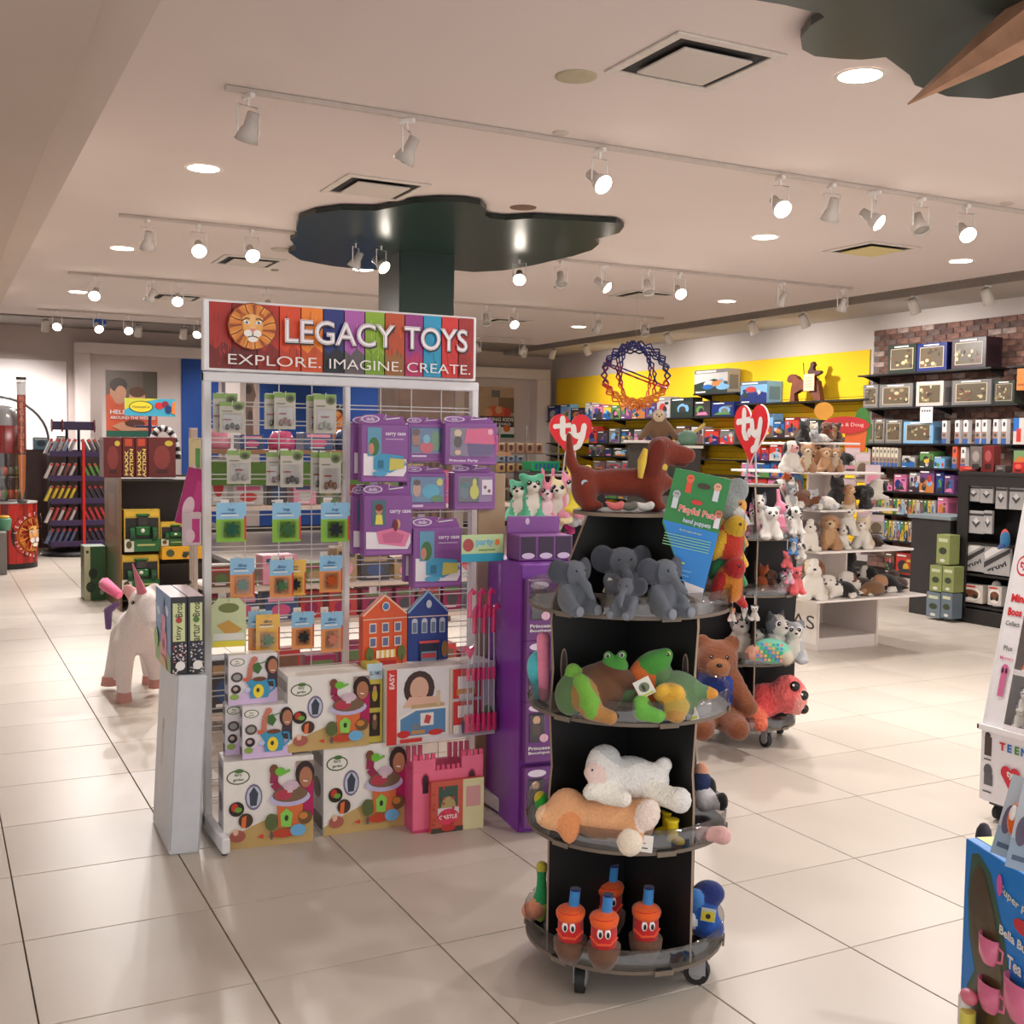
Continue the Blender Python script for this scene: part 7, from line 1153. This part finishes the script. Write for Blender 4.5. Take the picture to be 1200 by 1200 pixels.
p = ony(-5, 520, 14.4); e_ = ony(60, 500, 14.4); Rr = e_[0]-p[0]; zc = ony(0, 465, 14.4)[2]-Rr*.85; b = MB(); b.tube([(Rr*math.cos(a)*.95, 0, Rr*.85*math.sin(a)) for a in [PI*i/20 for i in range(21)]], .018, (120, 120, 122), 8); [b.tube([(s*Rr*.95, 0, 0), (s*Rr*.95, 0, -zc)], .02, (110, 110, 112), 8) for s in (-1, 1)]; tag(obj('steel_arch', b, METAL, loc=(p[0], 14.4, zc)), 'grey steel arch behind the round counter at the left', 'arch')
# mega tube
p = at(26.5, 592, BCX, BCY-.31); q = at(26.5, 442, BCX, BCY-.31); h = q[2]-p[2]; t = thing('mega_tube', 'tall clear tube lettered MEGA TUBE with an orange arrow inside', 'toy tube', tuple(p)); t.location[2] = hz+.013; z0_ = .001; h = q[2]-hz-.014
b = MB(); b.tube([(0, 0, z0_), (0, 0, z0_+h)], .058, (220, 220, 220), 16, False); obj('clear_tube', b, ACRYL, t); b = MB(); b.tube([(0, 0, z0_+h), (0, 0, z0_+h-.03)], .06, (30, 28, 30), 16); obj('cap', b, MATTE, t); b = MB(); b.lathe([(.062, 0), (.062, .03), (0, .03)], (80, 78, 76), 20); obj('foot_cap', b, MATTE, t)
b = MB(); b.b2(-.05, .05, -.0, .004, z0_+h*.42, z0_+h*.86, (150, 64, 40)); [b.art([('t', ch, .5, .5, .8, (224, 110, 60), .05)], .1, h*.055, (-.05, -.001, z0_+h*(.8-.054*i-(.03 if i > 3 else 0))), e=.002) for i, ch in enumerate('MEGATUBE')]; b.prism([(-.045, z0_+h*.38), (-.035, z0_+h*.12), (0, z0_+.01), (.035, z0_+h*.12), (.045, z0_+h*.38)], -.01, .01, (216, 120, 40)); b.b2(-.05, .05, -.005, .005, z0_+h*.86, z0_+h*.96, (232, 230, 228)); obj('lettered_insert', b, CARD, t)
# ---- book tower
TX, TY = 1.6, 14.0; t = thing('book_tower', 'purple revolving book tower with a red pole', 'book stand', (TX, TY, 0)); PU = (50, 28, 74)
b = MB(); b.lathe([(.47, .0), (.48, .04), (.3, .08), (0, .08)], (22, 20, 24), 30); obj('base', b, BLACKP, t); b = MB(); b.b2(.06, .1, -.4, -.36, .08, at(98, 518, TX, TY)[2], (196, 40, 34), .004); obj('red_pole', b, SHINY, t)
b = MB(); b.tube([(-.1, 0, .08), (-.1, 0, at(90, 500, TX, TY)[2])], .02, (30, 20, 44), 8); b.tube([(.06, 0, .08), (.06, 0, at(90, 500, TX, TY)[2])], .02, (30, 20, 44), 8); obj('core_post', b, BLACKP, t)
za, zb_ = at(90, 504, TX, TY)[2], at(90, 494, TX, TY)[2]; b = MB(); b.b2(-.3, .27, -.02, .02, za, zb_, PU, .004); obj('header_board', b, CARD, t)
for x in (-.3, -.16, .27): b = MB(); b.tr((x, 0, (za+zb_)/2)).tube([(-.01, 0, 0), (.01, 0, 0)], .09, (120, 50, 60), 16); obj('oval_plate', b, CARD, t)
BKC = [[(150, 150, 156), (110, 130, 160)], [(206, 196, 190), (120, 60, 56)], [(226, 196, 40), (226, 196, 40)], [(214, 206, 200), (196, 60, 50)], [(96, 110, 150), (90, 100, 140)]]
bb = {}
for k, v in enumerate((530, 558, 584, 609, 633)):
    z = at(90, v, TX, TY)[2]; hw = .36
    b = MB(); b.b2(-hw, hw+.16 if k == 0 else hw+.1, -.36, .1, z-.05, z-.02, PU, .004); b.b2(-hw, hw+.1, -.37, -.355, z-.06, z+.02, PU, .003); obj('tray', b, BLACKP, t)
    for i in range(11):
        x = -hw+.05+.078*i; 
        if .02 < x-.0 < .09: continue
        right = x > .1; c = (BKC[k][i % 2] if not right else [(90, 80, 90), (96, 160, 60), (50, 46, 60), (206, 50, 60), (60, 50, 80)][k]); h = .23
        o = MB(); o.b2(-.018, .018, -.02, .12, 0, h, c, .002); o.b2(-.0185, .0185, -.021, .0, h*.82, h*.97, (200, 60, 50)); o = obj('paperback', o, CARD); o.location = (TX+x-(.1 if not right else -.02), TY-.25, z-.019); o.rotation_euler = (-.1, (.42 if not right else -.42), 0)
        o['group'] = 'paperbacks on the book tower'; tag(o, 'paperback on the %s tray of the book tower, %s from the left' % (ORD[k], ORD[i]), 'book', 'paperbacks on the book tower')
b = MB(); p = ony(118, 528, 15.35); b.b2(-.1, .1, -.05, .05, 0, .42, (150, 190, 226), .02); b.art([('e', .5, .85, .3, .1, (226, 150, 190)), ('r', .1, .35, .8, .35, (214, 214, 150)), ('e', .5, .15, .5, .12, (40, 90, 200))], .2, .42, (-.1, -.05, 0)); tag(obj('bubble_toy', b, CARD, loc=(p[0], 15.35, p1[2]+.001)), 'pale blue and pink toy pack right of the book tower', 'toy pack')
p0, p1 = ony(105, 590, 15.2), ony(160, 528, 15.2); b = MB(); b.b2(p0[0]-1.3, p1[0], 15.2, 15.7, 0, p1[2], (70, 50, 50), .006); tag(obj('low_shelving', b, BLACKP), 'dark low shelving behind the book tower', 'shelf unit')
p1_z = p1[2]+.001
for k, (u0, u1, v0, v1, c) in enumerate(((128, 146, 516, 528, (150, 110, 110)), (108, 112, 512, 527, (232, 226, 222)), (38, 56, 500, 514, (110, 150, 170)), (57, 65, 503, 513, (196, 110, 80)), (66, 76, 512, 528, (170, 150, 150)))):
    y = 15.4; p = ony(u0, v1, y); q = ony(u1, v0, y); q[2] += p1_z-p[2]; p[2] = p1_z; o = MB(); o.b2(p[0], q[0], y-.15, y, p[2], q[2], c, .004); o.art([('e', .5, .5, .3, .25, tuple(v//2 for v in c)), ('r', .1, .8, .8, .1, WHT)], q[0]-p[0], q[2]-p[2], (p[0], y-.15, p[2])); tag(obj('boxed_toy', o, CARD), ('framed-looking maroon toy pack right of the book tower', 'white notice rack pack behind the book tower', 'blue boxed toy behind the counter dome', 'orange boxed toy behind the counter dome', 'grey boxed toy left of the book tower')[k], 'toy box')
# ---- tractor shelf
GY = 8.0; gx0 = ony(143, 650, GY)[0]; gx1 = 2.45; gz = at(160, 560, gx0, GY)[2]
t = thing('tractor_shelf', 'brown cardboard-sided shelf of boxed green tractors behind the unicorn', 'shelf unit', (gx0, GY, 0)); b = MB(); b.b2(-.02, .0, 0, 1.05, 0, gz, (126, 96, 64), .003); b.art([('r', .15, .55, .7, .4, (104, 78, 52)), ('r', .15, .08, .7, .4, (110, 96, 60)), ('r', .3, .62, .4, .25, (136, 108, 76)), ('r', .2, .15, .5, .25, (70, 96, 60))], 1.05, gz, (-.02, 1.05, 0), (0, -1, 0)); b.b2(0, gx1-gx0, 1.03, 1.05, 0, gz, (70, 54, 44)); obj('side_panel', b, CARD, t)
for z in (.1, .44, .78, gz-.02): b = MB(); b.b2(0, gx1-gx0, .05, 1.03, z-.012, z, (60, 50, 44)); obj('shelf', b, MATTE, t)
JG = (36, 104, 52)
def tractor(u0, v0, u1, v1, lab, y=GY-.02, yel=True):
    p = ony(u0, v1, y); q = ony(u1, v0, y); W, h = q[0]-p[0], q[2]-p[2]; t = thing('tractor_box', lab, 'toy box', (p[0], y, p[2])); b = MB(); b.b2(0, W, .03, .22, 0, h, (206, 170, 50), .002); b.b2(0, W, 0, .03, 0, h*.3, JG, .002); b.art([('r', 0, 0, .26, 1, (226, 224, 210)), ('e', .12, .55, .08, .3, (90, 80, 40)), ('r', .35, .45, .5, .14, (190, 196, 120))], W, h*.3, (0, 0, 0)); b.art([('r', .04, .3, .92, .5, (30, 30, 32)), ('r', .04, .84, .92, .12, (232, 190, 60))], W, h, (0, .03, 0)); obj('box', b, CARD, t)
    b = MB(); c = JG; b.b2(W*.3, W*.72, -.01, .03, h*.38, h*.6, c, .01); b.b2(W*.36, W*.66, 0, .03, h*.6, h*.85, (60, 62, 60), .01); b.b2(W*.32, W*.7, -.01, .03, h*.84, h*.9, c, .006); [b.tr((W*x, .0, h*.42)).tube([(-W*.06, 0, 0), (W*.06, 0, 0)], h*.17, (24, 80, 44), 12) for x in (.2, .82)]; b.tr().ball((W*.5, -.015, h*.5), (W*.06, .01, h*.05), (240, 240, 220), 8, 5); obj('tractor', b, SHINY, t)
tractor(146, 597, 188, 647, 'boxed green toy tractor in the upper row, front left'); tractor(143, 650, 187, 692, 'boxed green toy tractor in the lower row above the unicorn'); tractor(189, 612, 222, 640, 'boxed black and green toy truck right of the upper tractor')
b = MB(); y = GY-.1; p = ony(190, 656, y); q = ony(238, 640, y); b.b2(p[0], q[0], y, y+.2, p[2], q[2], (232, 170, 30), .002); b.art([('e', .2, .5, .1, .3, (60, 80, 40)), ('r', .5, .3, .35, .3, (60, 80, 40)), ('e', .55, .3, .07, .2, (40, 40, 30)), ('e', .8, .3, .07, .2, (40, 40, 30))], q[0]-p[0], q[2]-p[2], (p[0], y, p[2])); tag(obj('flat_box', b, CARD), 'flat yellow box printed with a tractor, beside the white rack post', 'toy box')
for k, (u0, u1) in enumerate(((122, 143), (144, 158), (159, 173), (174, 206))):
    y = GY+.1; p = ony(u0, 597, y); q = ony(u1, 550, y); W, h = q[0]-p[0], q[2]-p[2]; o = MB(); o.b2(0, W, 0, .3, 0, h, (96, 24, 22), .003)
    o.art([('t', 'MAXX', .32, .36, .085, (226, 206, 110), .03, PI/2, 'c', 2.1), ('t', 'ACTION', .72, .36, .085, (226, 206, 110), .03, PI/2, 'c', 2.4), ('r', .2, .78, .6, .18, (190, 70, 40))] if k in (1, 2) else [('e', .5, .5, .3, .3, (130, 50, 44)), ('r', .3, .1, .4, .1, (60, 16, 16)), ('e', .75, .85, .15, .07, (206, 180, 60))], W, h, (0, 0, 0)); o = obj('toy_carton', o, CARD); o.location = (p[0], y, gz+.0); tag(o, ('dark red carton at the left end', 'dark red carton lettered MAXX ACTION, left one', 'dark red carton lettered MAXX ACTION, right one', 'wide dark red carton at the right end')[k]+' on top of the tractor shelf', 'toy box')
b = MB(); p = ony(99, 703, 8.9); q = ony(124, 640, 8.9); W, h = q[0]-p[0], q[2]; b.b2(p[0], q[0], 8.9, 9.2, 0, h, (44, 84, 44), .003); b.art([('r', 0, 0, .28, 1, (190, 186, 150)), ('e', .15, .9, .07, .03, (60, 60, 40)), ('e', .4, .5, .2, .1, (24, 46, 26)), ('e', .3, .25, .22, .1, (30, 60, 34)), ('e', .8, .15, .1, .05, (150, 160, 130))], W, h, (p[0], 8.9, 0)); tag(obj('green_box', b, CARD), 'green and cream box standing on the floor left of the tractor shelf', 'toy box')
# sign on a purple pole, ring-tailed plush
y = 9.0; p = ony(146, 487, y); q = ony(205, 468, y); W, h = q[0]-p[0], q[2]-p[2]; t = thing('pole_sign', 'small bright yellow and blue sign on a dark pole over the tractor shelf', 'sign', (p[0]+W/2, y, 0)); b = MB(); b.b2(-W/2, W/2, -.01, .01, p[2], q[2], (60, 170, 200)); b.art([('p', [(0, .3), (0, 1), (.7, 1), (.2, .7)], (206, 206, 60)), ('e', .32, .52, .24, .34, (40, 60, 30)), ('e', .32, .52, .22, .3, (240, 216, 50)), ('t', 'NaturalCo', .32, .52, .14, (60, 60, 30), .01, 0, 'c', .34), ('e', .68, .6, .09, .2, (206, 40, 50)), ('e', .8, .7, .07, .18, (140, 30, 60)), ('e', .86, .4, .07, .25, (30, 60, 110)), ('p', [(.92, .2), (1, .1), (1, .9), (.94, .8)], (226, 130, 60))], W, h, (-W/2, -.011, p[2]), e=.001); obj('sign_board', b, CARD, t)
b = MB(); b.tube([(0, .02, gz), (0, .02, p[2])], .016, (30, 30, 66), 8); zz = at(176, 500, p[0]+W/2, y)[2]; b.tube([(-.15, .02, zz), (.15, .02, zz)], .012, (30, 30, 66), 8); obj('pole', b, SHINY, t)
p = ony(190, 552, 8.2); t = thing('ring_tailed_plush', 'grey lemur-like plush with a black and white ringed tail on the cartons', 'plush toy', (p[0], 8.2, gz+.285)); LTN = [(-.1, 0, .02), (-.09, 0, .09), (-.06, 0, .16), (-.01, 0, .2), (.05, 0, .19), (.1, 0, .14), (.13, 0, .06), (.15, 0, -.03), (.15, -.02, -.1)]
put('body', plush_mesh('body', [E_((-.12, .02, .03), (.1, .06, .05), (120, 118, 116)), E_((-.24, 0, .05), (.05, .045, .045), (150, 146, 142))], 26, .015), t); b = MB(); pp = []
for a, c_ in zip(LTN, LTN[1:]): a = Vector(a); c_ = Vector(c_); pp += [a, a.lerp(c_, .5)]
pp.append(Vector(LTN[-1]))
for i in range(len(pp)-1): b.tube([pp[i], pp[i+1]], .032, (26, 24, 26) if i % 2 else (206, 204, 202), 10)
obj('ringed_tail', b, PLUSH, t)
# ---- unicorn
p = onz(160, 812); UW = (226, 214, 210); UH = (196, 140, 132)
def ux(t):
    b = MB(); b.tube([(.03, -.26, .69), (-.035, -.33, .9)], [.035, .004], (206, 120, 140), 12); obj('horn', b, FELT, t)
    b = MB(); b.tube([(-.1, -.02, .66), (-.19, .05, .73), (-.13, .1, .66)], [.03, .045, .02], (240, 110, 150), 8); b.tube([(-.12, .0, .6), (-.17, .1, .55), (-.17, .15, .42)], [.02, .03, .02], (110, 80, 130), 8); obj('ribbon_wing', b, FELT, t)
    for x, y, z in ((-.09, -.24, .0), (.12, -.1, .05), (-.17, .16, .03), (.1, .28, .0)): b = MB(); b.tube([(x, y, z), (x*.98, y, z+.06)], [.052, .045], UH, 12); obj('hoof', b, FELT, t)
soft_toy('plush_unicorn', 'large standing white unicorn plush with a pink horn left of the rack', 'plush toy', [E_((0, .08, .42), (.125, .26, .13), UW), E_((0, -.1, .43), (.115, .11, .14), UW), C_((0, -.14, .5), (.03, -.19, .62), .085, .07, UW), E_((.04, -.23, .64), (.075, .09, .08), (236, 226, 222)), C_((.05, -.27, .61), (.09, -.36, .52), .062, .052, (236, 226, 222)), E_((-.05, -.19, .71), (.035, .02, .05), (226, 170, 166), (0, -.6, 0)), E_((.1, -.18, .71), (.035, .02, .05), UW, (0, .6, 0)),
    C_((-.08, -.14, .36), (-.09, -.23, .06), .07, .043, UW), C_((.08, -.1, .36), (.12, -.1, .1), .07, .043, UW), C_((-.08, .22, .36), (-.16, .16, .08), .075, .043, UW), C_((.08, .24, .36), (.1, .28, .06), .075, .043, UW)], ((-.035, -.31, .65), (.115, -.31, .66)), None, .012, None, 64, .02, tuple(p), facing(p)+.05, extra=ux, sc=.98)
# ================================================================ SHELVING BEHIND THE WIRE RACK
y = 3.0; XA = ony(243, 600, y)[0]; XB = ony(556, 600, y)[0]+.25; t = thing('back_gondola', 'low shelving of assorted toys seen through the wire rack', 'shelf unit', ((XA+XB)/2, y, 0)); hw = (XB-XA)/2; CRMM = (214, 196, 180)
zs = [at(330, v, (XA+XB)/2, y+.1)[2] for v in (722, 681, 590, 527)]
for k, z in enumerate([.1]+zs): b = MB(); b.b2(-hw, hw, 0, .5, z-.025, z, CRMM if k != 4 else (150, 110, 80), .003); obj('shelf', b, MATTE, t)
for x in (-hw+.02, 0, hw-.02): b = MB(); b.b2(x-.02, x+.02, .44, .5, 0, zs[-1]+.12, (200, 184, 170), .003); obj('post', b, MATTE, t)
b = MB(); b.b2(-hw, hw*.1, -.012, -.002, zs[3]-.2, zs[3]-.07, (84, 116, 50)); obj('turf_strip', b, PLUSH, t)
PAL = [(206, 90, 130), (150, 30, 80), (226, 150, 170), (120, 86, 64), (70, 66, 68), (196, 190, 184), (96, 120, 70), (60, 80, 120), (190, 60, 56), (170, 140, 100)]
PN = ['pink', 'magenta', 'pale pink', 'brown', 'dark grey', 'white', 'green', 'blue', 'red', 'tan']; cntr = 0
for k, z in enumerate([.1]+zs):
    x = -hw+.03; i = 0
    while x < hw-.2:
        w_ = random.uniform(.11, .22); lim = ([.1]+zs+[zs[-1]+.32])[k+1]-z-.05; h = min(lim, random.uniform(.2, .36) if k < 2 else random.uniform(.1, .3)); pi = random.choice([1, 1, 4, 7, 8, 3] if k < 2 else [0, 2, 3, 5, 9, 7, 6, 4])
        if k == 4: pi = random.choice([0, 2, 7, 5]); h = random.uniform(.08, .13)
        yy = y+random.uniform(.03, .1); o = MB(); W = w_-.015
        if k == 4 and i % 2 == 0:
            o.lathe([(.0, 0), (W*.45, 0), (W*.48, h*.5), (W*.3, h), (0, h*1.05)], PAL[pi], 16); o = obj('clear_topped_tub', o, SHINY); nm = '%s rounded tub' % PN[pi]
            o.location = ((XA+XB)/2+x+W/2, yy+.08, z+.001)
        else:
            o.b2(-W/2, W/2, 0, .16, 0, h, PAL[pi], .003); o.art([('r', .1, .72, .8, .18, PAL[(pi+5) % 10]), ('e', .5, .4, .3, .22, PAL[(pi+3) % 10]), ('r', .2, .1, .5, .06, WHT)], W, h, (-W/2, 0, 0)); o = obj('boxed_toy', o, CARD); nm = '%s boxed toy' % PN[pi]; o.location = ((XA+XB)/2+x+W/2, yy, z+.001)
        tag(o, '%s, %s from the left on the %s shelf behind the wire rack' % (nm, ORD[i], ['lowest', 'second', 'third', 'fourth', 'top'][k]), 'toy box', 'toys on the shelving behind the rack'); x += w_+.015; i += 1
p = ony(228, 512, 2.7); b = MB(); b.tube([(0, 0, 0), (0, 0, p[2])], .012, (200, 184, 170), 8); b.box((0, 0, .01), (.2, .2, .02), (200, 184, 170)); [b.tube([(0, 0, z), (-.02, -.3, z)], .004, (200, 184, 170), 6) for z in (p[2]-.01, p[2]-.16, p[2]-.4)]; tag(obj('peg_stand', b, WHITEMETAL, loc=(p[0], 2.7, 0)), 'thin pale peg stand behind the packs left of the rack', 'stand')
# products hanging at its left end
for k, (u0, v0, u1, v1, c, lab) in enumerate(((222, 513, 236, 575, (214, 200, 150), 'cream book with a green cover edge hanging left of the white rack post'), (205, 545, 232, 612, (170, 40, 110), 'magenta packet in film hanging left of the rack'), (214, 600, 236, 640, (206, 190, 196), 'clear pink packet hanging low left of the rack'))):
    yy = 2.6-.1*k; p = ony(u0, v1, yy); q = ony(u1, v0, yy); W, h = q[0]-p[0], q[2]-p[2]; o = MB(); o.b2(0, W, 0, .02, 0, h, c, .004); o.art([('r', .5, .1, .4, .7, (90, 150, 80) if k == 0 else (190, 60, 130)), ('e', .4, .3, .25, .2, (226, 200, 210))], W, h, (0, 0, 0)); o = obj('hanging_pack', o, CARD); o.location = (p[0], yy, p[2]); o.rotation_euler = (0, (0, .25, 0)[k], 0); tag(o, lab, 'toy pack')
# ---- small rack of brown boxes and a green basket between the sign rack and the left heart
y = 9.2; p = ony(585, 560, y); q = ony(655, 500, y); t = thing('small_goods_rack', 'far wire rack of small brown boxes right of the sign rack', 'rack', (p[0], y, 0)); W = q[0]-p[0]; b = MB(); [b.tube([(x, .0, 0), (x, .0, q[2])], .012, (150, 146, 140), 6) for x in (0, W*.45, W)]; obj('post', b, METAL, t); b = MB(); [b.b2(-.02, W+.02, -.12, .06, z_-.012, z_, (90, 84, 80)) for z_ in [ony(610, v_, y-.05)[2] for v_ in (531, 541, 553, 570, 585)]]; obj('shelf', b, MATTE, t)['kind'] = 'stuff'
i = 0
for rr_, (v0, v1) in enumerate(((519, 531), (534, 541), (543, 553), (560, 570), (574, 585))):
    for k in range(5 if rr_ != 1 else 3):
        u = 581+11*k; yy = y-.05; a = ony(u, v1, yy); c_ = ony(u+8.5, v0, yy); a[2], c_[2] = ony(610, v1, yy)[2], ony(610, v0, yy)[2]; o = MB(); cc_ = [(150, 110, 84), (110, 130, 150), (166, 130, 80), (120, 84, 76), (96, 100, 90)][rr_]; o.b2(a[0], c_[0], yy-.06, yy, a[2], c_[2], cc_, .002); o.art([('e', .5, .5, .25, .3, (70, 40, 36)), ('r', .1, .85, .8, .1, (206, 190, 170))], c_[0]-a[0], c_[2]-a[2], (a[0], yy-.06, a[2])); tag(obj('small_box', o, CARD), 'small boxed toy on the far goods rack, %s from the left in the %s row' % (ORD[k], ORD[rr_]), 'toy box', 'small boxes on the far goods rack')
a = ony(624, 552, 8.6); c_ = ony(655, 541, 8.6); b = MB(); W, h = c_[0]-a[0], c_[2]-a[2]; b.prism([(0, 0), (W, 0), (W*1.05, h), (-W*.05, h)], 0, .25, (40, 140, 90)); b.art([('r', .1+.15*i, .2, .08, .6, (40, 90, 130)) for i in range(6)], W, h, (0, 0, 0), e=.002); tag(obj('green_basket', b, SHINY, loc=(a[0], 8.6, a[2])), 'green basket of blue toys left of the red heart', 'basket')
b = MB(); b.b2(-.05, W+.3, .0, .4, a[2]-.55, a[2]-.005, (60, 56, 56), .006); b.b2(-.02, W+.25, .02, .36, 0, a[2]-.55, (50, 46, 46)); tag(obj('dark_table', b, BLACKP, loc=(a[0], 8.6, 0)), 'dark table under the green basket', 'table')
# ---- white table with a sloth plush
a = ony(759, 516, 7.2); c_ = ony(808, 516, 7.2); W = c_[0]-a[0]; t = thing('white_table', 'white-topped display table with a sloth plush behind the dachshund', 'table', (a[0], 7.2, 0)); b = MB(); b.b2(0, W, 0, .5, a[2]-.03, a[2], (226, 220, 214), .004); obj('top', b, WHITEMETAL, t); b = MB(); b.b2(.04, W-.04, .04, .46, 0, a[2]-.03, (60, 54, 50)); b.art([('r', .05, .12+.2*i, .9, .12, [(110, 120, 110), (90, 80, 76), (130, 126, 120), (80, 90, 80)][i]) for i in range(4)], W-.08, a[2], (.04, .04, 0)); obj('body', b, MATTE, t)
SL = (112, 84, 60); soft_toy('plush_sloth', 'brown sloth plush with a pale face sitting on the white table', 'plush toy', [E_((0, 0, .12), (.12, .1, .13), SL), E_((0, -.04, .28), (.08, .08, .075), SL), E_((0, -.1, .28), (.05, .04, .045), (206, 186, 156), bias=.01), C_((-.1, -.04, .16), (-.2, -.1, .03), .04, .035, SL), C_((.1, -.04, .16), (.2, -.1, .03), .04, .035, SL)], ((-.025, -.137, .29), (.025, -.137, .29)), ((0, -.142, .27), (.012, .01, .01)), .01, None, 30, .02, (a[0]+W*.45, 7.36, a[2]+.001), facing(a))
b = MB(); a2 = ony(806, 520, 6.9); b.ball((0, 0, .06), (.12, .1, .09), (96, 130, 110), 12, 8); b.tube([(.05, 0, .1), (.22, 0, .22)], .02, (190, 160, 90), 8); b.b2(-.12, .14, -.1, .1, -.05, -.02, (214, 210, 200)); b.b2(-.1, .12, -.08, .08, -a2[2]+.0, -.05, (50, 46, 44)); tag(obj('green_figure', b, MATTE, loc=tuple(a2)), 'green and tan toy figure on a small white-topped pedestal behind the dachshund', 'toy')
